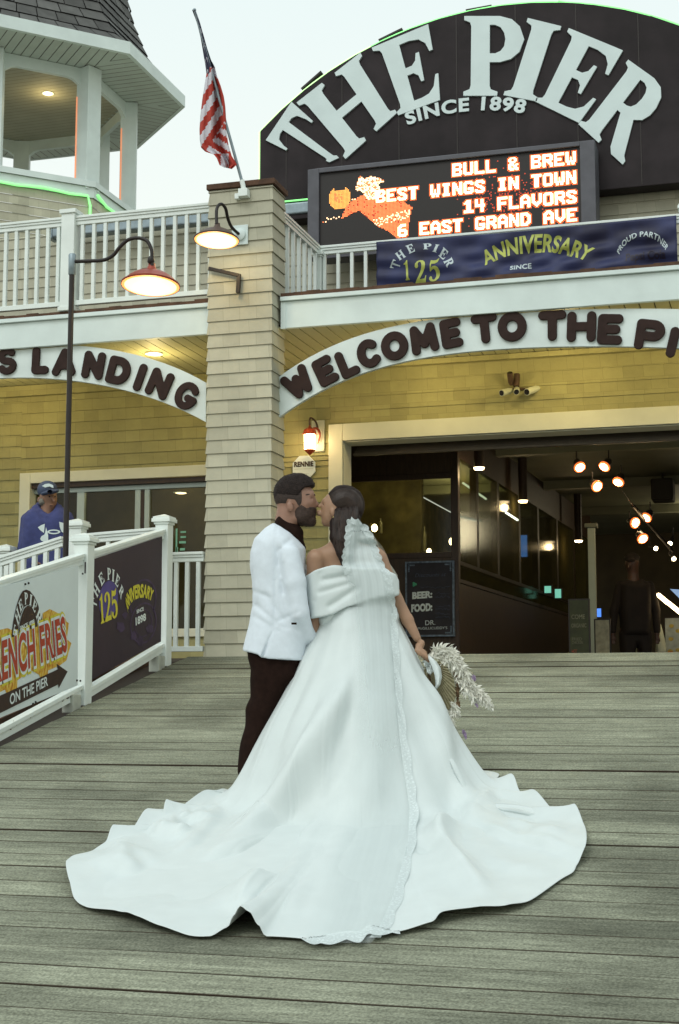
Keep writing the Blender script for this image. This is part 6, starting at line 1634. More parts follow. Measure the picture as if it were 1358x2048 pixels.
pk = q(588, 1247, -.232); o = MB().box((pk[0] - .014, pk[1] - .006, pk[2] - .005), (pk[0] + .014, pk[1] + .02, pk[2] + .005)).build('cuff_button', M['black_cloth'], None); o.parent = G
# trousers
s = Sdf()
s.slab(GF.poly([(494, 1296), (495, 1318), (501, 1340), (501, 1395), (492, 1418), (489, 1455), (481, 1495), (475, 1530), (474, 1546), (482, 1557), (500, 1568), (518, 1560), (530, 1500), (556, 1430), (575, 1380), (600, 1360), (612, 1300)]), -.02, .11, .085, .03)
s.chain([q(575, 1320, .08), q(590, 1440, .05), q(600, 1568, .03)], [.09, .075, .06], .03)
s.post(folds(.004, 30, 8, ((1, .2, .5), (.3, .4, 1))))
s.mesh(.0085, 'trousers', M['black_cloth'], G)
for px, dy in ((505, -.02), (610, .03)):
    s = Sdf(); a = q(px, 1572, dy); s.cap(a, a + np.array((.14, 0, -.02)), .043, .036, .03); s.cap(a + np.array((-.02, 0, -.012)), a + np.array((-.02, 0, -.012)), .04, .04, .02)
    s.mesh(.008, 'shoe', M['black_cloth'], G)
# ---- bride
BF = Frame(705, 1600, GF.o + GF.ex * ((705 - 560) / 354.0)); q = BF.q
BF.o[2] = ramp_z(BF.o[1]); BF.o = BF.o
q = BF.q
BR = BF.empty('person', 'dark haired woman in a long off-shoulder white gown with a lace veil, seen from behind', 'person', 'wedding couple')
b = Sdf()
b.ell(q(683, 1010), (.094, .076, .094), .03).ell(q(663, 1019), (.056, .058, .080), .03).ell(q(660, 1036), (.042, .046, .042), .03)
b.cap(q(649, 1002, -.028), q(649, 1002, .028), .011, .011, .015).cap(q(646, 1004, -.008), q(638.5, 1013, -.012), .007, .0095, .010)
b.ell(q(637, 1023), (.012, .019, .0065), .008).ell(q(638, 1029), (.012, .018, .0065), .008).cap(q(640, 1026), q(650, 1028), .014, .02, .014).ell(q(650, 1043), (.017, .020, .016), .018)
b.cap(q(672, 1044, -.035), q(652, 1046, -.004), .015, .013, .02).cap(q(672, 1044, .035), q(652, 1046, .004), .015, .013, .02)
for s_ in (-1, 1):
    b.ell(q(666, 1026, s_ * .068), (.015, .011, .026), .008, rot=.2); b.ell(q(650, 1009, s_ * .027), (.008, .012, .007), .004, sub=True); b.ell(q(653, 1009, s_ * .027), (.009, .010, .008), .004)
b.cap(q(684, 1040), q(682, 1092, .0), .047, .052, .03)
# shoulders and back
b.cap(q(646, 1112, -.03), q(690, 1100, .02), .045, .055, .05).cap(q(690, 1100, .02), q(752, 1112, .01), .055, .05, .05)
b.slab(BF.poly([(642, 1100), (668, 1086), (700, 1088), (740, 1098), (764, 1118), (766, 1160), (758, 1215), (752, 1245), (655, 1245), (648, 1200), (644, 1150)]), .01, .085, .07, .04)
# near arm, bent and going round him
b.chain([q(632, 1117, -.045), q(629, 1160, -.035), q(627, 1230, -.02), q(627, 1262, -.02)], [.054, .047, .040, .036], .012)
b.chain([q(627, 1262, -.02), q(606, 1245, .12), q(592, 1200, .22)], [.034, .030, .022], .02)
# far arm hanging, holding the bouquet
el = q(793, 1200, .0); wr = q(834, 1276, -.03)
b.chain([q(758, 1118, .01), q(776, 1160, .015), el, q(815, 1240, -.012), wr], [.048, .042, .037, .033, .0225], .012)
b.ell(q(841, 1292, -.035), (.020, .030, .036), .014, rot=-.45)
G0h = q(848, 1312, -.035)
for i, (dx_, ln, ang) in enumerate(((-.012, .040, .0), (-.004, .046, .05), (.004, .047, .0), (.012, .040, -.05))):
    k0 = q(837 + 4.2 * i, 1294 + 3.4 * i, -.062); k1 = k0 + np.array((.008, -.014, -.026)); k2 = k1 + np.array((.012, .016, -.020)); k3 = k2 + np.array((.002, .022, -.006))
    b.chain([k0, k1, k2, k3], [.0105, .0098, .009, .0082], .004)
t0 = q(835, 1290, -.05); b.chain([t0, t0 + np.array((-.006, -.018, -.03)), t0 + np.array((.012, -.024, -.055))], [.012, .0105, .009], .006)
b.chain([q(690, 1260, .03), q(695, 1420, .03), q(700, 1585, .03)], [.10, .06, .04], .05); b.chain([q(730, 1260, .03), q(722, 1420, .03), q(716, 1585, .03)], [.10, .06, .04], .05)
b.mesh(.0062, 'body', M['skin_f'], BR)
for s_ in (-1, 1):
    o = MB().sphere(q(649.5, 1009, s_ * .027), .0085, 10).build('eye', M['eye'], None, True); o.parent = BR
    bb = Sdf(); bb.cap(q(646, 1002, s_ * .014), q(655, 1000, s_ * .042), .0035, .003, .004); bb.mesh(.0025, 'eyebrow', M['hair_f'], BR)
    bb = Sdf(); bb.cap(q(647, 1010, s_ * .020), q(653, 1009, s_ * .036), .003, .0025, .003); bb.mesh(.0025, 'eyelash', M['hair_f'], BR)
# hair: crown, and a fall of long waves down the back
s = Sdf()
s.ell(q(688, 1004), (.100, .086, .098), .03).ell(q(703, 1014), (.072, .084, .095), .03)
t = Sdf(); t.slab(BF.poly([(645, 960), (740, 960), (740, 1120), (690, 1120), (676, 1085), (668, 1060), (672, 1036), (671, 1020), (664, 1012), (658, 1008), (655, 998), (650, 990)]), 0, .3, .012, raw=True); cut = t.ops[0][0]
s.post(lambda P, F, c=cut: np.maximum(F, c(P)))
s.post(folds(.0022, 95, 2, ((1, .2, -.5), (.6, .5, .3))))
crown = s.mesh(.005, 'hair', M['hair_f'], BR)
s = Sdf()
s.slab(BF.poly([(668, 1022), (675, 1016), (716, 1016), (722, 1040), (716, 1075), (706, 1105), (700, 1135), (691, 1140), (684, 1112), (676, 1095), (664, 1072), (657, 1060), (660, 1046), (666, 1036)]), -.045, .058, .038, .03)
s.chain([q(668, 1045, -.07), q(670, 1075, -.085), q(682, 1105, -.095), q(690, 1138, -.09)], [.026, .028, .024, .010], .015)
s.chain([q(690, 1040, -.09), q(686, 1080, -.105), q(694, 1110, -.108), q(693, 1142, -.10)], [.026, .028, .022, .008], .015)
s.post(folds(.0045, 52, 4, ((1, .3, -.25), (.8, .5, .35), (1, -.3, .1))))
s.mesh(.005, 'hair', M['hair_f'], BR)
M['satin'] = mat('white_satin', (.60, .655, .65), .5, .03, 10, .02, 50, spec=.35, sheen=.15)
M['earring'] = mat('gold_drop', (.55, .42, .18), .3, metal=.8)
o = MB().sphere(q(667, 1036, -.078), .006, 8, (1, 1, 1.6)).build('earring', M['earring'], None, True); o.parent = BR
# bodice with wide off-shoulder band
s = Sdf()
s.slab(BF.poly([(606, 1120), (640, 1110), (700, 1115), (760, 1118), (800, 1140), (806, 1200), (770, 1225), (700, 1245), (650, 1262), (616, 1262), (608, 1200)]), .0, .142, .085, .02)
bt = Sdf(); bt.slab(BF.poly([(611, 1154), (621, 1150), (634, 1143), (652, 1137), (668, 1134), (690, 1136), (720, 1140), (760, 1138), (790, 1152), (797, 1163), (798, 1191), (780, 1198), (748, 1201), (715, 1211), (694, 1217), (668, 1230), (645, 1236), (622, 1239), (617, 1205), (612, 1175)]), 0, .4, .006, raw=True); bcut = bt.ops[0][0]
band = s; s = Sdf()
s.slab(BF.poly([(640, 1200), (760, 1170), (786, 1196), (800, 1232), (795, 1258), (720, 1262), (640, 1258), (633, 1240), (640, 1222)]), .01, .115, .085, .008)
def bcre(P, F):
    F = F.copy(); band = np.abs(F) < .05; Q = P[band]; d = np.zeros(len(Q))
    for a, b_, w_, am in (((700, 1150), (648, 1160), .016, .010), ((706, 1165), (640, 1185), .014, .006), ((712, 1178), (660, 1212), .018, .010), ((640, 1148), (628, 1200), .02, .005)):
        p0 = q(*a, -.12)[[0, 2]]; p1 = q(*b_, -.12)[[0, 2]]; e = p1 - p0; X = Q[:, [0, 2]] - p0
        t = np.clip((X @ e) / (e @ e), 0, 1); dd = np.sqrt(((X - t[:, None] * e) ** 2).sum(1)); d += am * np.exp(-(dd / w_) ** 2) * (Q[:, 1] < 0)
    F[band] += d; return F
s.post(folds(.0014, 40, 3))
bodice = s.mesh(.0065, 'bodice', M['satin'], BR)
band.post(lambda P, F: np.maximum(F, bcut(P))); band.post(bcre); band.post(folds(.0014, 40, 3))
band_o = band.mesh(.0065, 'shoulder_band', M['satin'], BR)

# strands: hair cards that break up the smooth hair volumes
def strands(name, objs, frame, root, paths, material, r=.0017, lift=.0015):
    bv = []
    for o in objs:
        mw = Matrix.Translation(root.location) @ root.rotation_euler.to_matrix().to_4x4()
        bv.append(BVHTree.FromPolygons([mw @ v.co for v in o.data.vertices], [tuple(p.vertices) for p in o.data.polygons]))
    mb = MB()
    for path in paths:
        pts = []
        for px, py in path:
            dr = Vector(ray(px, py)).normalized(); best = None
            for t in bv:
                h_ = t.ray_cast(Vector(CAM), dr)
                if h_[0] is not None and (best is None or h_[3] < best): best = h_[3]
            if best is not None and (len(objs) > 1 or px > 655 + max(0, (py - 1004)) * .7):
                P = CAM + np.array(dr) * (best - lift) - frame.o; pts.append((P @ frame.ex, P @ frame.ey, P[2]))
        if len(pts) > 3: mb.tube(pts, [r * (.5 + .5 * math.sin(math.pi * min(1, .15 + i / len(pts)))) for i in range(len(pts))], 5)
    o = mb.build(name, material, None, True); o.parent = objs[0]; return o
M['strand_f'] = mat('brown_hair_strand', (.032, .018, .013), .45, .3, 30, island=.65, spec=.5)
js = random.Random(21); P_ = []
for i in range(190):
    t = js.random(); x0_ = 668 + 48 * t + js.gauss(0, 1.5); x1_ = 676 + 30 * t + js.gauss(0, 3); y0_ = 1008 + 14 * js.random() + 8 * (1 - t); y1_ = 1088 + 48 * js.random() ** .7
    a_ = js.uniform(1.5, 3.6); f_ = js.uniform(1.2, 2.2); p_ = js.uniform(0, 6)
    P_.append([(x0_ + (x1_ - x0_) * u + a_ * math.sin(f_ * 2 * math.pi * u + p_) * u - 5 * math.sin(math.pi * u) * (t < .35), y0_ + (y1_ - y0_) * u) for u in np.linspace(0, 1, 16)])
strands('hair_strand', [h_ for h_ in BR.children if h_.name.startswith('hair')][::-1], BF, BR, P_, M['strand_f'])
P_ = []
for i in range(330):
    k_ = js.random() ** .6 * 1.05; a0_ = js.uniform(165, 190); a1_ = js.uniform(-25, 15); dx_ = js.gauss(0, .5)
    P_.append([(690 + dx_ + 35 * k_ * math.cos(math.radians(a_)), 1012 - 33 * k_ * math.sin(math.radians(a_)) + 4 * (1 - k_)) for a_ in np.linspace(a0_, a1_, 16)])
strands('hair_strand', [crown], BF, BR, P_, M['strand_f'], .0012, .0006)

# ---- skirt and train: rings from the waist to the hem that lies on the deck
HEM = [(989, 1571), (1024, 1577), (1042, 1591), (1070, 1599), (1104, 1625), (1128, 1648), (1150, 1644), (1168, 1668), (1174, 1700), (1170, 1722), (1155, 1737), (1146, 1753), (1121, 1768), (1064, 1808), (1015, 1829), (953, 1838), (887, 1850), (861, 1864), (794, 1873), (741, 1880), (719, 1888), (688, 1888), (644, 1895), (613, 1888),
       (575, 1884), (533, 1882), (516, 1882), (498, 1881), (480, 1880), (466, 1880), (453, 1880), (418, 1882), (383, 1881), (321, 1868), (277, 1852), (255, 1846), (233, 1840), (171, 1822), (149, 1806), (138, 1780), (131, 1757), (140, 1742), (188, 1707), (210, 1692), (226, 1679), (255, 1676), (290, 1650), (307, 1642), (322, 1650), (333, 1638), (365, 1640), (372, 1628), (409, 1610), (440, 1604)]
LIFT = {(516, 1882): .045, (498, 1881): .095, (480, 1880): .115, (466, 1880): .075, (453, 1880): .03, (1168, 1668): .03, (1174, 1700): .05, (1170, 1722): .04, (131, 1757): .05, (140, 1742): .045, (138, 1780): .025, (861, 1864): .02, (887, 1850): .035, (953, 1838): .03, (255, 1846): .025, (233, 1840): .02, (277, 1852): .02,
        (307, 1642): .04, (333, 1638): .085, (409, 1610): .06, (440, 1604): .05, (290, 1650): .06, (226, 1679): .055, (372, 1628): .04, (1128, 1648): .02, (1150, 1644): .07, (1070, 1599): .03, (1024, 1577): .06, (1015, 1829): .02, (741, 1880): .01, (321, 1868): .015}
Ms, Ns = 150, 900
def to_local(P): d = np.asarray(P) - BF.o; return np.array([d @ BF.ex, d @ BF.ey, d[2]])
hem = [to_local(on_ramp(x, y)) for x, y in HEM]; lift = [LIFT.get(p, .0) + .014 for p in HEM]
# hidden front part of the hem, round her feet
c0 = np.array([.02, .02])
last, first = hem[-1], hem[0]
n_f = 9
for i in range(1, n_f):
    t = i / n_f; a = math.pi * (1 - t)
    x = .05 + (.80 if math.cos(a) > 0 else .75) * math.cos(a); y = max(last[1], first[1]) + .05 + .42 * math.sin(a)
    hem.append(np.array([x, y, 0])); lift.append(.006)
hem = np.array(hem); lift = np.array(lift)
# resample by arc length, smooth (Catmull-Rom)
def resample(P, L, N):
    n = len(P); seg = [np.linalg.norm(P[(i + 1) % n][:2] - P[i][:2]) for i in range(n)]; tot = sum(seg); out = []; outl = []
    cum = np.concatenate([[0], np.cumsum(seg)])
    for k in range(N):
        s_ = tot * k / N; i = min(int(np.searchsorted(cum, s_, 'right') - 1), n - 1); t = (s_ - cum[i]) / (seg[i] + 1e-9)
        p0, p1, p2, p3 = P[(i - 1) % n], P[i], P[(i + 1) % n], P[(i + 2) % n]
        out.append(.5 * ((2 * p1) + (-p0 + p2) * t + (2 * p0 - 5 * p1 + 4 * p2 - p3) * t * t + (-p0 + 3 * p1 - 3 * p2 + p3) * t ** 3))
        outl.append(L[i] + (L[(i + 1) % n] - L[i]) * (t * t * (3 - 2 * t)))
    return np.array(out), np.array(outl)
hem, lift = resample(hem, lift, Ns)
def rz(x, y):                                          # deck height in the bride's frame
    W = BF.o + BF.ex * x + BF.ey * y; return ramp_z(W[1]) - BF.o[2] + .004
w_l, w_r = q(638, 1238, .0), q(801, 1238, .0)
wc = np.array([(w_l[0] + w_r[0]) / 2, .01]); wa = (w_r[0] - w_l[0]) / 2 * .93; wb = .115; wz = q(715, 1217)[2]
ang = np.unwrap(np.array([math.atan2(h_[1] - c0[1], h_[0] - c0[0]) for h_ in hem]))
SK_V = np.zeros((Ns, Ms + 1, 3)); SK_T = np.zeros((Ns, Ms + 1))
for i in range(Ns):
    a = ang[i]; W0 = np.array([wc[0] + wa * math.cos(a), wc[1] + wb * math.sin(a)])
    Hx = hem[i][:2]; dvec = Hx - W0; R = np.linalg.norm(dvec); d = dvec / R
    back = max(0, -math.sin(a)); side = abs(math.cos(a)); right = math.cos(a) > 0
    rc = (.54 if not right else .60) * (1 - back) + .66 * back + .04 * math.sin(4 * a + 1); rc = min(rc, R * .92)
    ctl = (.30 if not right else .53) * (1 - back) + .60 * back + .02 * math.sin(5 * a)
    ctl = min(ctl, R * .55)
    hc = .075 + .12 * math.exp(-(R - .5) ** 2 / .1) + .02 * math.sin(3 * a + 1)
    for k in range(Ms + 1):
        u = (k / Ms) ** .9; r_ = R * u; xy = W0 + d * r_
        z0 = rz(*xy); top = wz
        q_ = max(0.0, 1 - r_ / rc); zc_n = z0 + (top - z0) * q_ ** 1.18 - .25 * max(0.0, r_ / rc - 1); kz_ = .045
        z = z0 + kz_ * math.log(1 + math.exp(min(60, (zc_n - z0 - .05) / kz_))) * (1 - u ** 6) + lift[i] * u ** 5
        if u < .02: z = top
        # soft pleats radiating from the waist
        env = math.sin(math.pi * min(1, u * 1.05)) ** .8 * (1 - .5 * u)
        pl = (.018 * math.sin(9 * a + .7 + 1.2 * u) + .010 * math.sin(17 * a + 2.0 - 2 * u)) * env
        wv = .012 * math.sin(23 * a + 5 * u) * u ** 3 * (1 - u) * 2
        SK_V[i, k] = (xy[0] + d[0] * pl, xy[1] + d[1] * pl, z + abs(pl) * .6 * u + wv)
        SK_T[i, k] = u
# cloth folds taken from the photograph: (polyline in photo pixels, width px, depth m, kind)
FOLDS = [([(770, 1290), (735, 1360), (700, 1405), (660, 1490), (620, 1565), (575, 1625), (500, 1670), (400, 1716)], 24, .040, 'step'),
         ([(800, 1420), (797, 1500), (790, 1580), (760, 1660), (700, 1730), (640, 1775)], 40, .026, 'valley'),
         ([(905, 1480), (905, 1540), (910, 1625), (930, 1650)], 20, .018, 'valley'),
         ([(912, 1628), (895, 1660), (875, 1682), (900, 1720), (960, 1775), (1000, 1800)], 24, .030, 'ridge'),
         ([(1168, 1700), (1100, 1692), (1030, 1680), (980, 1660), (935, 1630)], 24, .016, 'lip'),
         ([(640, 1245), (615, 1330), (575, 1430), (520, 1530), (450, 1600)], 26, .012, 'ridge'),
         ([(395, 1660), (360, 1670), (318, 1668), (306, 1645)], 12, .022, 'lip'), ([(285, 1746), (250, 1734), (205, 1730)], 14, .022, 'lip'), ([(425, 1640), (395, 1642), (366, 1640), (368, 1618)], 13, .024, 'lip'), ([(735, 1370), (668, 1470), (604, 1565), (535, 1640), (465, 1688), (396, 1718)], 24, .030, 'ridge'), ([(765, 1390), (705, 1500), (650, 1595), (595, 1655), (520, 1694), (420, 1728)], 18, .020, 'valley'), ([(262, 1730), (232, 1706), (210, 1690)], 12, .014, 'lip'), ([(912, 1628), (880, 1676), (868, 1690)], 14, .022, 'lip'), ([(210, 1692), (240, 1712), (262, 1728)], 8, .014, 'ridge'),
         ([(610, 1600), (590, 1560), (640, 1440), (690, 1330)], 46, .030, 'ridge'), ([(150, 1770), (260, 1780), (400, 1760), (520, 1720), (640, 1690)], 34, .020, 'valley'), ([(860, 1280), (868, 1400), (890, 1500), (930, 1600), (985, 1640)], 20, .014, 'ridge'),
         ([(820, 1690), (850, 1700), (880, 1700)], 9, .012, 'valley'), ([(400, 1800), (520, 1770), (620, 1790)], 30, .014, 'ridge'), ([(310, 1640), (318, 1665), (345, 1672)], 9, .022, 'ridge'), ([(985, 1572), (1010, 1610), (1060, 1640), (1130, 1650)], 16, .02, 'valley'),
         ([(480, 1838), (500, 1790), (540, 1740)], 28, .035, 'ridge'), ([(700, 1560), (690, 1680), (650, 1800)], 30, .012, 'ridge'), ([(755, 1700), (800, 1760), (830, 1820)], 30, .010, 'valley'),
         ([(440, 1604), (424, 1640), (385, 1690), (330, 1710)], 11, .022, 'ridge'), ([(332, 1634), (352, 1662), (400, 1688)], 10, .022, 'ridge'), ([(224, 1678), (262, 1705), (335, 1722)], 10, .018, 'ridge'), ([(400, 1626), (372, 1650), (340, 1664)], 9, .018, 'valley'),
         ([(560, 1650), (480, 1696), (396, 1718)], 10, .026, 'ridge'), ([(575, 1668), (490, 1708), (400, 1728)], 10, .018, 'valley'), ([(985, 1576), (962, 1604), (925, 1650)], 11, .016, 'ridge'), ([(1128, 1650), (1085, 1655), (1000, 1648)], 10, .016, 'ridge'), ([(1152, 1646), (1115, 1668), (1045, 1674)], 9, .018, 'ridge'),
         ([(650, 1600), (604, 1700), (560, 1775)], 14, .010, 'ridge'), ([(905, 1632), (885, 1668), (905, 1725), (985, 1800)], 11, .018, 'ridge'), ([(850, 1300), (880, 1420), (905, 1540)], 14, .007, 'ridge'), ([(665, 1260), (640, 1360), (590, 1480), (520, 1580)], 11, .010, 'ridge'), ([(735, 1310), (690, 1440), (650, 1560)], 12, .010, 'valley'), ([(690, 1250), (668, 1330), (640, 1400)], 8, .007, 'ridge'), ([(180, 1712), (215, 1726), (300, 1742)], 12, .012, 'ridge'), ([(560, 1880), (590, 1800), (640, 1730)], 14, .012, 'ridge'), ([(1140, 1750), (1060, 1740), (960, 1715)], 14, .012, 'ridge')]
Nrm = np.zeros_like(SK_V)
du = np.roll(SK_V, -1, 0) - np.roll(SK_V, 1, 0); dv = np.gradient(SK_V, axis=1)
Nrm = np.cross(du, dv); Nrm /= np.linalg.norm(Nrm, axis=2, keepdims=True) + 1e-9
if Nrm[..., 2].mean() < 0: Nrm = -Nrm
WP = BF.o + SK_V[..., 0:1] * BF.ex + SK_V[..., 1:2] * BF.ey + SK_V[..., 2:3] * np.array([0, 0, 1.])
vv = WP - CAM; dd_ = vv @ FW; PXS = np.stack([679 + FPX * (vv @ RT) / dd_, 1024 - FPX * (vv @ UP) / dd_], -1)
vdir = (CAM - WP) / np.linalg.norm(CAM - WP, axis=2, keepdims=True)
facing = np.clip((np.einsum('ijk,ijk->ij', Nrm[..., :1] * BF.ex + Nrm[..., 1:2] * BF.ey + Nrm[..., 2:] * np.array([0, 0, 1.]), vdir) - .04) / .22, 0, 1)
disp = np.zeros(SK_V.shape[:2])
FOLDS = [(l_, w_, a_ * (1.9 if k_ == 'step' else 1.6), k_) for l_, w_, a_, k_ in FOLDS]
for line, w_, am, kind in FOLDS:
    best = np.full(disp.shape, 1e9); sgn_ = np.zeros(disp.shape); tt = np.zeros(disp.shape)
    nseg = len(line) - 1
    for i in range(nseg):
        a_, b_ = np.array(line[i], float), np.array(line[i + 1], float); e = b_ - a_; X = PXS - a_
        t = np.clip((X @ e) / (e @ e), 0, 1); D = X - t[..., None] * e; ds = np.sqrt((D ** 2).sum(-1)); m = ds < best
        best = np.where(m, ds, best); cr = e[0] * D[..., 1] - e[1] * D[..., 0]; sgn_ = np.where(m, np.sign(cr), sgn_); tt = np.where(m, (i + t) / nseg, tt)
    fade = np.clip(np.minimum(tt, 1 - tt) * 3.2, .0, 1); fade = fade * fade * (3 - 2 * fade)
    x = best / w_
    if kind == 'ridge': d_ = am * np.exp(-x * x)
    elif kind == 'valley': d_ = -am * np.exp(-x * x)
    elif kind == 'lip': s_ = x * sgn_; d_ = am * np.where(s_ > 0, np.exp(-np.maximum(s_, 0) / 1.2), np.exp(-(s_ / .30) ** 2))
    else: s_ = x * sgn_; d_ = am * (np.exp(-((s_ - .7) / .8) ** 2) - .9 * np.exp(-((s_ + .35) / .35) ** 2))
    disp += d_ * fade * facing * (1.5 if kind == 'lip' else 1)
tw = np.clip((.55 - SK_T) / .4, 0, 1)                       # fine rings near the waist need a wider smoothing
for it in range(60):
    a_ = .25 * np.roll(disp, 1, 0) + .5 * disp + .25 * np.roll(disp, -1, 0)
    disp = a_ if it < 7 else disp + (a_ - disp) * tw
    if it < 7 or it % 8 == 0: disp[:, 1:-1] = .25 * disp[:, :-2] + .5 * disp[:, 1:-1] + .25 * disp[:, 2:]
ru = random.Random(31)
for _ in range(26):
    ca_, sa_ = math.cos(ru.uniform(0, 6.28)), ru.uniform(-1, 1); fq = ru.uniform(9, 26); p_ = ru.uniform(0, 6.28)
    disp += .0011 * np.sin(fq * (SK_V[..., 0] * ca_ + SK_V[..., 1] * sa_ + .4 * SK_V[..., 2]) + p_)
edge = np.clip((1 - SK_T) * 7, 0, 1) * np.clip(SK_T * 8, 0, 1)
SK_V = SK_V + Nrm * (disp * edge)[..., None]
for i in range(Ns):
    for k in range(Ms + 1):
        z0 = rz(SK_V[i, k, 0], SK_V[i, k, 1])
        if SK_V[i, k, 2] < z0: SK_V[i, k, 2] = z0
me = bpy.data.meshes.new('skirt'); nk = Ms + 1
fs = [(i * nk + k, i * nk + k + 1, ((i + 1) % Ns) * nk + k + 1, ((i + 1) % Ns) * nk + k) for i in range(Ns) for k in range(Ms)]
me.from_pydata(SK_V.reshape(-1, 3).tolist(), [], fs); me.update()
skirt = bpy.data.objects.new('skirt', me); COL.objects.link(skirt); skirt.parent = BR; me.materials.append(M['satin']); me.polygons.foreach_set('use_smooth', [True] * len(me.polygons))
bm = bmesh.new(); bm.from_mesh(me); bmesh.ops.recalc_face_normals(bm, faces=bm.faces); bm.to_mesh(me); bm.free()
md = skirt.modifiers.new('t', 'SOLIDIFY'); md.thickness = .002; md.offset = -1
# ---- veil: sheer net with scalloped lace edges, laid over back and train
def lace_mat(name, dense):
    m, nt, bs = new_mat(name); N, L = nt.nodes, nt.links
    bs.inputs['Base Color'].default_value = (.62, .685, .685, 1); bs.inputs['Roughness'].default_value = .8
    tc = N.new('ShaderNodeTexCoord')
    tr = N.new('ShaderNodeBsdfTransparent'); mx = N.new('ShaderNodeMixShader')
    if dense:
        vo = N.new('ShaderNodeTexVoronoi'); vo.inputs['Scale'].default_value = 85; L.new(tc.outputs['Object'], vo.inputs['Vector']); vo.feature = 'F1'
        no = N.new('ShaderNodeTexNoise'); no.inputs['Scale'].default_value = 70; no.inputs['Detail'].default_value = 3; L.new(tc.outputs['Object'], no.inputs['Vector'])
        ad = N.new('ShaderNodeMath'); ad.operation = 'ADD'; L.new(vo.outputs['Distance'], ad.inputs[0]); L.new(no.outputs['Fac'], ad.inputs[1])
        r = N.new('ShaderNodeMapRange'); r.inputs[1].default_value = .72; r.inputs[2].default_value = 1.0; r.inputs[3].default_value = .92; r.inputs[4].default_value = .76; L.new(ad.outputs[0], r.inputs[0]); L.new(r.outputs[0], mx.inputs[0])
        bp = N.new('ShaderNodeBump'); bp.inputs['Strength'].default_value = .35; bp.inputs['Distance'].default_value = .002; L.new(r.outputs[0], bp.inputs['Height']); L.new(bp.outputs[0], bs.inputs['Normal'])
    else:
        at_ = N.new('ShaderNodeAttribute'); at_.attribute_name = 'veil_cover'; L.new(at_.outputs['Fac'], mx.inputs[0])
    L.new(tr.outputs[0], mx.inputs[1]); L.new(bs.outputs[0], mx.inputs[2]); L.new(mx.outputs[0], N['Material Output'].inputs['Surface']); return m
M['net'] = lace_mat('sheer_veil_net', False); M['lace'] = lace_mat('white_lace', True)
def bvh_of(objs):
    vs, fs = [], []
    for o in objs:
        b0_ = len(vs); mw = Matrix.Translation(BR.location) @ BR.rotation_euler.to_matrix().to_4x4()
        vs += [mw @ v.co for v in o.data.vertices]; fs += [tuple(b0_ + i for i in p.vertices) for p in o.data.polygons]
    return BVHTree.FromPolygons(vs, fs)
BV = bvh_of([skirt, bodice, band_o, crown] + [o for o in BR.children if o.name.startswith(('hair', 'body'))])
#  y, left, right (photo pixels) of the net
VE = [(1033, 703, 716), (1042, 700, 723), (1056, 697, 732), (1075, 694, 742), (1090, 693, 748), (1105, 690, 754), (1120, 689, 760), (1135, 691, 768), (1150, 694, 776), (1170, 697, 780), (1190, 697, 782), (1215, 699, 788), (1250, 702, 789), (1300, 705, 793), (1360, 706, 797), (1430, 704, 803), (1500, 700, 812), (1570, 690, 823), (1620, 680, 830), (1680, 660, 826), (1740, 640, 812), (1800, 622, 795), (1850, 608, 775), (1886, 604, 742)]
def vrow(t):
    x = t * (len(VE) - 1); i = min(int(x), len(VE) - 2); f = x - i; return [VE[i][j] + (VE[i + 1][j] - VE[i][j]) * f for j in range(3)]
nr, nc = 150, 34; D = np.zeros((nr + 1, nc + 1)); PXg = np.zeros((nr + 1, nc + 1, 2))
org = Vector(CAM)
for r in range(nr + 1):
    y, l, rr = vrow(r / nr)
    for c in range(nc + 1):
        s_ = c / nc; px = l + (rr - l) * s_
        py = y + 6 * math.sin(2.5 * s_) * (r / nr < .1)
        PXg[r, c] = (px, py); dr = Vector(ray(px, py)); dr.normalize()
        hit = BV.ray_cast(org, dr); D[r, c] = hit[3] if hit[0] is not None else np.nan
for r in range(nr + 1):
    row = D[r]; ok = ~np.isnan(row)
    if ok.any(): D[r] = np.interp(np.arange(nc + 1), np.where(ok)[0], row[ok])
    else: D[r] = D[r - 1] if r else np.nanmin(D)
top_r = D[3].min()
S_ = D.copy()
for _ in range(14):                                         # the net spans hollows: smooth, never behind the gown
    S_[1:-1] = .25 * S_[:-2] + .5 * S_[1:-1] + .25 * S_[2:]; S_[:, 1:-1] = .25 * S_[:, :-2] + .5 * S_[:, 1:-1] + .25 * S_[:, 2:]; S_ = np.minimum(S_, D)
veil_w = np.zeros((nr + 1, nc + 1, 3))
for r in range(nr + 1):
    for c in range(nc + 1):
        dr = ray(*PXg[r, c]); dr = dr / np.linalg.norm(dr); t = r / nr
        rip = .004 * math.sin(c / nc * 15 + 1.5 * math.sin(t * 5)) * math.sin(math.pi * min(1, t * 1.3)) * (1 - t) + .010
        off = rip + .008 * (t < .06) + .002
        veil_w[r, c] = CAM + dr * (S_[r, c] - max(.009, off))
def local_mesh(name, W, fs, material, smooth=True):
    loc = np.stack([(W - BF.o) @ BF.ex, (W - BF.o) @ BF.ey, (W - BF.o)[..., 2]], -1).reshape(-1, 3)
    me = bpy.data.meshes.new(name); me.from_pydata(loc.tolist(), [], fs); me.update(); o = bpy.data.objects.new(name, me); COL.objects.link(o); o.parent = BR; me.materials.append(material)
    if smooth: me.polygons.foreach_set('use_smooth', [True] * len(me.polygons))
    return o
fs = [(r * (nc + 1) + c, (r + 1) * (nc + 1) + c, (r + 1) * (nc + 1) + c + 1, r * (nc + 1) + c + 1) for r in range(nr) for c in range(nc)]
veil = local_mesh('veil', veil_w, fs, M['net'])
da = veil.data.attributes.new('veil_cover', 'FLOAT', 'POINT'); dn = []
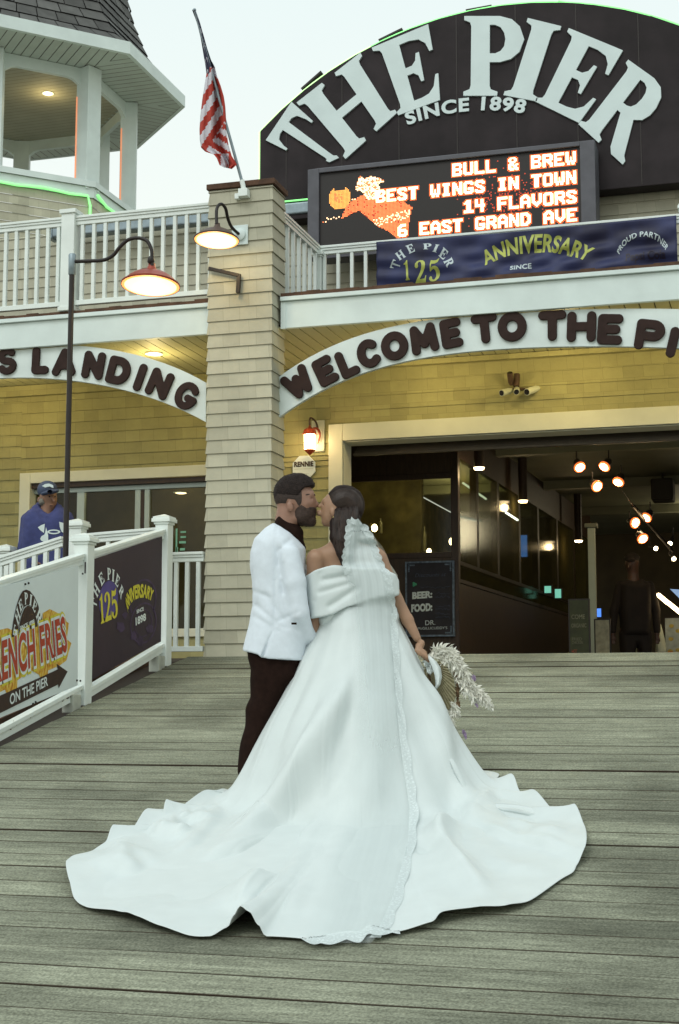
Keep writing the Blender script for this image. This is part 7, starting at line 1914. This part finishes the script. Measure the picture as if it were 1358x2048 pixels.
for r in range(nr + 1):
    y_ = vrow(r / nr)[0]; base_d = .84 - .58 * min(1, max(0, (y_ - 1120) / 420))
    for c in range(nc + 1):
        lf = min(1, c / nc / .40) if y_ > 1145 else 1
        dn.append(base_d * (1 if y_ < 1200 else min(1, (nc - c) / 5 + .5)) * (lf if y_ > 1175 else 1 - (1 - lf) * max(0, (y_ - 1145) / 30)) * (1 + .05 * math.sin(c * .9 + .03 * r) + .04 * math.sin(c * 2.3)))
da.data.foreach_set('value', dn)
def border(name, rows, side, width, sc, lift_=.004):
    """scalloped lace strip along one edge of the veil"""
    W = []; k = 5; n = len(rows); vs = []
    for i, (r, cpos) in enumerate(rows):
        p = veil_w[r, cpos]; inn = veil_w[r, min(max(cpos + (-6 if side > 0 else 6), 0), nc)] - p; L = np.linalg.norm(inn) + 1e-9; inn = inn / L
        tow = CAM - p; tow /= np.linalg.norm(tow)
        out_w = width * (.35 + .45 * abs(math.sin(i * sc)))
        for j in range(k + 1): f_ = -out_w + (out_w + width) * j / k; vs.append(p + inn * f_ + tow * (lift_ + .003 * math.sin(i * sc * 2 + j)))
    fs = [(i * (k + 1) + j, (i + 1) * (k + 1) + j, (i + 1) * (k + 1) + j + 1, i * (k + 1) + j + 1) for i in range(n - 1) for j in range(k)]
    o = local_mesh(name, np.array(vs), fs, M['lace']); o.parent = veil; return o
def fine(r0, r1, c): return [(r, c) for r in range(r0, r1 + 1)]
border('lace_edge', fine(5, 52, 0), -1, .026, .55); border('lace_edge', fine(8, 148, nc), 1, .027, .5)
# lace hem at the foot of the train
vs = []; k = 6; n = 60; i_a = None
sel = [i for i in range(Ns) if 600 < PXS[i, Ms, 0] < 800 and PXS[i, Ms, 1] > 1700]
sel = sorted(sel, key=lambda i: PXS[i, Ms, 0])
W = BF.o + SK_V[..., 0:1] * BF.ex + SK_V[..., 1:2] * BF.ey + SK_V[..., 2:3] * np.array([0, 0, 1.])
for n_, i in enumerate(sel):
    for j in range(k + 1):
        kk_ = Ms - 5 + j if math.sin(math.pi * n_ / max(1, len(sel) - 1)) > .12 * (k - j) else Ms; kk_ = min(kk_, Ms); p = W[i, kk_] + np.array([0, 0, .010 if kk_ < Ms else .006])
        if j == k: o_ = W[i, Ms] - W[i, Ms - 4]; o_ /= np.linalg.norm(o_); p = p + o_ * (.02 + .035 * abs(math.sin(n_ * .30)))
        p[2] = max(p[2], ramp_z(p[1]) + .006); vs.append(p)
fs = [(i * (k + 1) + j, (i + 1) * (k + 1) + j, (i + 1) * (k + 1) + j + 1, i * (k + 1) + j + 1) for i in range(len(sel) - 1) for j in range(k)]
o = local_mesh('lace_edge', np.array(vs), fs, M['lace']); o.parent = veil
# loose fold of the veil behind her far shoulder
LV = [(742, 1078, 748, 1072), (748, 1088, 757, 1082), (754, 1102, 766, 1096), (760, 1118, 774, 1112), (764, 1132, 780, 1126), (770, 1146, 788, 1140), (776, 1158, 795, 1152), (786, 1168, 796, 1164)]
vs = []
for i, (xa, ya, xb, yb) in enumerate(LV):
    for j in range(7):
        t = j / 6; vs.append(BF.world(q(xa + (xb - xa) * t, ya + (yb - ya) * t + 2 * math.sin(i * 2 + j), .02 + .02 * math.sin(j * 1.4 + i))))
fs = [(i * 7 + j, (i + 1) * 7 + j, (i + 1) * 7 + j + 1, i * 7 + j + 1) for i in range(len(LV) - 1) for j in range(6)]
M['net_grey'] = mat('folded_veil_net', (.34, .33, .27), .8, .5, 60, .6, 90)
o = local_mesh('veil_fold', np.array(vs), fs, M['net_grey']); o.parent = veil
# comb holding the veil
o = MB().tube([q(702, 1033, -.075), q(709, 1031, -.085), q(717, 1034, -.07)], .008, 8).build('veil_comb', M['satin'], None, True); o.parent = BR

# ---- bouquet of dried palms and pampas in her far hand
hold = q(850, 1316, -.035)
BQ = empty('bouquet', BF.world(hold), YAW, 'dried bouquet of palm fan and cream pampas plumes hanging from the hand of the woman', 'bouquet')
BQL = lambda px, py, dy=-.03: BF.q(px, py, dy) - hold
M['palm'] = mat('dried_palm_leaf', (.30, .27, .165), .8, .2, 30, .2); M['pampas'] = mat('cream_pampas', (.80, .79, .71), .9, .15, 40); M['stem'] = mat('dry_brown_stem', (.16, .10, .05), .8, .3, 30); M['ribbon'] = mat('white_ribbon', (.74, .80, .80), .4); M['lilac'] = mat('dried_lilac', (.40, .30, .46), .8, .1, 30)
def bq(mb, name, m_, smooth=False):
    o = mb.build(name, m_, None, smooth); o.parent = BQ; return o
piv = BQL(857, 1330)
def fan(name, pts, dy0, fold, m_):
    mb = MB(); n = len(pts); vs = [piv + (0, dy0, 0)]
    for i, (x, y) in enumerate(pts): vs.append(BQL(x, y) + np.array((0, dy0 + (fold if i % 2 else -fold), 0)))
    mb.add(vs, [(0, i, i + 1) for i in range(1, n)]); o = bq(mb, name, m_); md = o.modifiers.new('t', 'SOLIDIFY'); md.thickness = .002; return o
def arcp(pts, n):
    out = []
    for t in np.linspace(0, 1, n):
        x = t * (len(pts) - 1); i = min(int(x), len(pts) - 2); f = x - i; out.append((pts[i][0] + (pts[i + 1][0] - pts[i][0]) * f, pts[i][1] + (pts[i + 1][1] - pts[i][1]) * f))
    return out
fan('palm_fan', arcp([(878, 1322), (895, 1338), (908, 1360), (912, 1390), (905, 1412), (892, 1424), (878, 1416), (868, 1392)], 41), -.01, .007, M['palm'])
fan('palm_fan', arcp([(868, 1392), (872, 1430), (884, 1452), (878, 1445), (858, 1380), (848, 1340)], 19), .02, .005, M['palm'])
j = random.Random(14)
def plume(name, path, r, m_, n=150, dy=-.04):
    """feathery seed head: hundreds of short fibres along a curved stem"""
    P = smooth_path([BQL(x, y, dy + .02 * j.random()) for x, y in path], 8); mb = MB(); K = len(P)
    for i in range(n):
        t = j.random() ** .8; c = P[min(int(t * (K - 1)), K - 2)]; ax_ = P[min(int(t * (K - 1)) + 1, K - 1)] - c; ax_ /= np.linalg.norm(ax_) + 1e-9
        rr = r * (math.sin(math.pi * (.12 + .80 * t)) + .15); d = ax_ * j.uniform(.5, 1.1) + np.array([j.gauss(0, .6) for _ in range(3)]); d /= np.linalg.norm(d)
        L = rr * j.uniform(.8, 1.6); sd = np.cross(d, np.array([j.random(), j.random(), j.random()])); sd /= np.linalg.norm(sd); w_ = .0055; L *= 1.15
        c = c + np.array([j.gauss(0, rr * .25) for _ in range(3)])
        m1 = c + d * L * .5 + np.array((0, 0, .003)); e_ = c + d * L + np.array((0, 0, -.006)); mb.add([c - sd * w_, c + sd * w_, m1 + sd * w_ * 1.2, e_, m1 - sd * w_ * 1.2], [(0, 1, 2, 3, 4)])
    mb.tube(P, .0035, 5); return bq(mb, name, m_)
plume('pampas_plume', [(858, 1318), (872, 1306), (890, 1304), (908, 1314), (922, 1328)], .034, M['pampas'], 420)
plume('pampas_plume', [(880, 1316), (905, 1322), (925, 1340), (940, 1362)], .030, M['pampas'], 380)
plume('pampas_plume', [(915, 1335), (935, 1362), (955, 1385), (970, 1400), (985, 1416)], .024, M['pampas'], 420)
plume('pampas_plume', [(912, 1362), (930, 1376), (945, 1392), (955, 1404)], .026, M['pampas'], 300)
plume('pampas_plume', [(880, 1405), (890, 1425), (902, 1450), (900, 1470), (896, 1482)], .024, M['pampas'], 300)
plume('pampas_plume', [(900, 1405), (908, 1418), (914, 1430)], .022, M['pampas'], 140)
plume('pampas_plume', [(848, 1322), (858, 1332), (862, 1345)], .016, M['ribbon'], 120)
plume('dried_sprig', [(908, 1345), (916, 1365), (914, 1390), (918, 1412)], .012, M['stem'], 120); plume('dried_sprig', [(858, 1350), (868, 1390), (880, 1430), (892, 1462)], .016, M['stem'], 200)
for a, b_ in (((938, 1388), (956, 1414)), ((884, 1420), (890, 1438)), ((944, 1350), (950, 1360)), ((926, 1460), (932, 1476))): plume('lilac_sprig', [a, ((a[0] + b_[0]) / 2, (a[1] + b_[1]) / 2 - 1), b_], .007, M['lilac'], 60)
mb = MB()
for x, y in ((845, 1300), (849, 1299), (853, 1302), (841, 1303)): mb.tube([BQL(x, y, -.04), BQL(857, 1335, -.03)], .004, 6)
mb.tube([BQL(846, 1300, -.036), BQL(852, 1318, -.036)], .014, 10); bq(mb, 'handle', M['stem'])
R_ = [(858, 1312, 5), (866, 1322, 12), (873, 1335, 14), (877, 1352, 12), (876, 1368, 8), (871, 1378, 4)]
vs = []
for i, (x, y, w_) in enumerate(R_): vs += [BQL(x - w_ * .6, y, -.075 - .01 * math.sin(i)), BQL(x + w_ * .1, y - 1, -.085), BQL(x + w_ * .6, y + 1, -.07)]
o = bq(MB().add(vs, [(i * 3 + c, i * 3 + c + 1, i * 3 + c + 4, i * 3 + c + 3) for i in range(5) for c in range(2)]), 'ribbon', M['ribbon'], True); md = o.modifiers.new('t', 'SOLIDIFY'); md.thickness = .002

# ---- man in the blue hoodie behind the ramp railing
HF = Frame(0, 0, np.array([*at(95, 1100, 12.75)[:2], -.75])); q = HF.q
HM = HF.empty('person', 'older man in a blue hooded sweatshirt and blue cap behind the side ramp railing', 'person')
M['skin_o'] = skin('skin_ruddy', (.27, .15, .10)); M['hoodie'] = mat('blue_sweatshirt', (.046, .056, .165), .9, .2, 20, .3, 90); M['cap_cloth'] = mat('faded_navy_cap', (.055, .075, .13), .8, .25, 25); M['grey_hair'] = mat('grey_hair', (.20, .19, .16), .8, .3, 90)
b = Sdf(); b.ell(q(96, 990), (.078, .092, .105), .03).ell(q(100, 1002), (.062, .07, .082), .03).ell(q(101, 1014), (.045, .045, .035), .03)
b.cap(q(105, 994, -.075), q(108, 1002, -.088), .011, .014, .012); b.ell(q(104, 1010, -.07), (.022, .012, .007), .006).ell(q(77, 1000, -.005), (.012, .018, .028), .01)
b.cap(q(94, 1015), q(92, 1035), .058, .065, .03); b.ell(q(92, 1085), (.17, .11, .24), .05).ell(q(92, 1180), (.15, .11, .2), .05)
b.chain([q(58, 1035), q(52, 1090), q(70, 1125, -.14)], [.05, .042, .03], .03).chain([q(130, 1030), q(146, 1080), q(130, 1125, -.14)], [.05, .042, .03], .03)
for px in (78, 108): b.chain([q(px, 1200), q(px, 1290), q(px, 1385)], [.08, .06, .045], .03)
for c_ in (q(72, 1127, -.15), q(128, 1127, -.15)):
    b.ell(c_, (.04, .045, .02), .01)
    for i in range(4): b.cap(c_ + np.array((-.024 + .016 * i, -.03, .0)), c_ + np.array((-.026 + .017 * i, -.066 + .004 * abs(i - 1.5), -.014)), .0085, .0075, .004)
    b.cap(c_ + np.array((.03, -.005, 0)), c_ + np.array((.05, -.04, -.006)), .010, .008, .006)
b.mesh(.0075, 'body', M['skin_o'], HM)
s = Sdf(); s.ell(q(95, 980), (.096, .108, .088), .02); t = Sdf(); t.slab(HF.poly([(60, 940), (130, 940), (126, 985), (112, 984), (90, 990), (72, 992), (60, 990)]), 0, .3, .006, raw=True); cut3 = t.ops[0][0]; s.post(lambda P, F: np.maximum(F, cut3(P)))
o = s.mesh(.006, 'cap', M['cap_cloth'], HM)
s = Sdf(); s.chain([q(88, 987, -.10), q(101, 984, -.135), q(113, 982, -.10)], [.016, .020, .016], .02, (1, .35, 1.2)); s.chain([q(84, 988, -.085), q(100, 983, -.12), q(115, 981, -.085)], [.012, .016, .012], .02); s.mesh(.005, 'cap_visor', M['cap_cloth'], HM).parent = o
MBx = MB(); w_ = [q(x, y, -.112) for x, y in ((84, 972), (90, 968), (98, 967), (106, 970), (107, 976), (99, 973), (90, 975))]; o2 = MBx.add(w_, [tuple(range(7))]).build('cap_logo', M['letter_white'], None); o2.parent = o
s = Sdf(); s.ell(q(86, 1004, -.02), (.040, .066, .040), .02); t = Sdf(); t.slab(HF.poly([(70, 988), (82, 988), (92, 1006), (100, 1018), (86, 1020), (72, 1008)]), 0, .3, .005, raw=True); cut4 = t.ops[0][0]; s.post(lambda P, F: np.maximum(F, cut4(P))); s.mesh(.006, 'grey_beard', M['grey_hair'], HM)
for px in (99, 110): o = MB().sphere(q(px, 993, -.087), .008, 8).build('eye', M['eye'], None, True); o.parent = HM
s = Sdf()
s.slab(HF.poly([(46, 1035), (56, 1022), (68, 1016), (84, 1018), (96, 1030), (108, 1022), (118, 1014), (130, 1017), (142, 1032), (148, 1060), (152, 1120), (140, 1180), (60, 1190), (46, 1130), (43, 1090)]), 0, .165, .10, .03)
s.chain([q(54, 1040), q(49, 1095, -.02), q(70, 1122, -.13)], [.062, .058, .042], .03).chain([q(134, 1036), q(148, 1085, -.02), q(130, 1122, -.13)], [.062, .058, .042], .03)
s.chain([q(72, 1016, -.02), q(80, 1012, .09), q(110, 1012, .09), q(118, 1015, -.02)], [.030, .036, .036, .030], .03); s.chain([q(72, 1016, -.03), q(88, 1030, -.10), q(96, 1034, -.12), q(106, 1030, -.10), q(118, 1016, -.03)], [.026, .022, .018, .022, .026], .02)
s.post(folds(.004, 26, 7)); hoodie = s.mesh(.009, 'hooded_sweatshirt', M['hoodie'], HM)
mw = Matrix.Translation(HM.location) @ HM.rotation_euler.to_matrix().to_4x4()
HB = BVHTree.FromPolygons([mw @ v.co for v in hoodie.data.vertices], [tuple(p.vertices) for p in hoodie.data.polygons])
def on_chest(px, py):
    dr = Vector(ray(px, py)).normalized(); h_ = HB.ray_cast(org, dr)
    P = np.array(h_[0]) if h_[0] is not None else at(px, py, 12.6); return P - np.array(dr) * .006
kh = 170 / 1358
mb = MB()
def emblem(pts):
    pp = []
    for a_, b_ in zip(pts, pts[1:] + pts[:1]): pp += [(a_[0] + (b_[0] - a_[0]) * t, a_[1] + (b_[1] - a_[1]) * t) for t in (0, .34, .67)]
    c_ = np.mean(pts, axis=0); W_ = [on_chest(30 + x * kh, 950 + y * kh) for x, y in pp]; c3_ = on_chest(30 + c_[0] * kh, 950 + c_[1] * kh)
    mb.add([c3_] + W_, [(0, i + 1, (i + 1) % len(W_) + 1) for i in range(len(W_))])
emblem([(365, 835), (420, 800), (475, 780), (470, 850), (462, 925), (400, 880)]); emblem([(495, 830), (510, 890), (530, 960), (530, 1040), (500, 1080), (420, 1050), (402, 1020), (420, 980), (470, 950), (488, 900)])
emblem([(705, 748), (790, 770), (830, 800), (830, 880), (790, 940), (740, 900), (715, 830)])
for t in range(16):
    a0_, a1_ = t / 16 * 6.283, (t + 1) / 16 * 6.283
    emblem([(620 + 105 * math.cos(a0_), 908 + 38 * math.sin(a0_)), (620 + 105 * math.cos(a1_), 908 + 38 * math.sin(a1_)), (620 + 72 * math.cos(a1_), 908 + 18 * math.sin(a1_)), (620 + 72 * math.cos(a0_), 908 + 18 * math.sin(a0_))])
o = mb.build('chest_emblem', M['letter_white'], None); me = o.data
me.transform(mw.inverted()); o.parent = HM
s = Sdf(); s.slab(HF.poly([(62, 1165), (138, 1165), (130, 1230), (128, 1390), (104, 1390), (96, 1240), (90, 1390), (66, 1390), (64, 1230)]), 0, .12, .07); s.mesh(.011, 'trousers', M['black_cloth'], HM)

# ---- dark figure in the hall
DF = Frame(0, 0, np.array([*at(1268, 1300, 18.0)[:2], 0.0])); q = DF.q
DM = DF.empty('person', 'person in a dark cap and dark jacket standing in the shadow of the hall', 'person')
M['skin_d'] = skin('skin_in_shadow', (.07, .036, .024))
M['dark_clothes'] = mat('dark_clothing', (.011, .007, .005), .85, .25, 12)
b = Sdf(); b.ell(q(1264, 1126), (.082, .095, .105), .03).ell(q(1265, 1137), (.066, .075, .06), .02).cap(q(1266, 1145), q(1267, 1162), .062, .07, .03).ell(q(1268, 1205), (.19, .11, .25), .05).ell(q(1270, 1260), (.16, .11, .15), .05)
b.cap(q(1258, 1130, -.08), q(1257, 1136, -.09), .012, .014, .01); b.chain([q(1240, 1170), q(1228, 1220), q(1226, 1268, -.02)], [.045, .04, .03], .03).chain([q(1299, 1170), q(1312, 1222), q(1314, 1268, -.02)], [.045, .04, .03], .03)
for px in (1254, 1286): b.chain([q(px, 1260), q(px, 1300), q(px, 1345)], [.08, .062, .045], .03)
for c_ in (q(1226, 1276, -.02), q(1314, 1276, -.02)):
    b.ell(c_, (.03, .025, .04), .01)
    for i in range(4): b.cap(c_ + np.array((-.018 + .012 * i, -.01, -.03)), c_ + np.array((-.018 + .012 * i, -.018, -.07 + .004 * abs(i - 1.5))), .008, .0075, .004)
    b.cap(c_ + np.array((.022, -.015, 0)), c_ + np.array((.03, -.03, -.04)), .009, .008, .006)
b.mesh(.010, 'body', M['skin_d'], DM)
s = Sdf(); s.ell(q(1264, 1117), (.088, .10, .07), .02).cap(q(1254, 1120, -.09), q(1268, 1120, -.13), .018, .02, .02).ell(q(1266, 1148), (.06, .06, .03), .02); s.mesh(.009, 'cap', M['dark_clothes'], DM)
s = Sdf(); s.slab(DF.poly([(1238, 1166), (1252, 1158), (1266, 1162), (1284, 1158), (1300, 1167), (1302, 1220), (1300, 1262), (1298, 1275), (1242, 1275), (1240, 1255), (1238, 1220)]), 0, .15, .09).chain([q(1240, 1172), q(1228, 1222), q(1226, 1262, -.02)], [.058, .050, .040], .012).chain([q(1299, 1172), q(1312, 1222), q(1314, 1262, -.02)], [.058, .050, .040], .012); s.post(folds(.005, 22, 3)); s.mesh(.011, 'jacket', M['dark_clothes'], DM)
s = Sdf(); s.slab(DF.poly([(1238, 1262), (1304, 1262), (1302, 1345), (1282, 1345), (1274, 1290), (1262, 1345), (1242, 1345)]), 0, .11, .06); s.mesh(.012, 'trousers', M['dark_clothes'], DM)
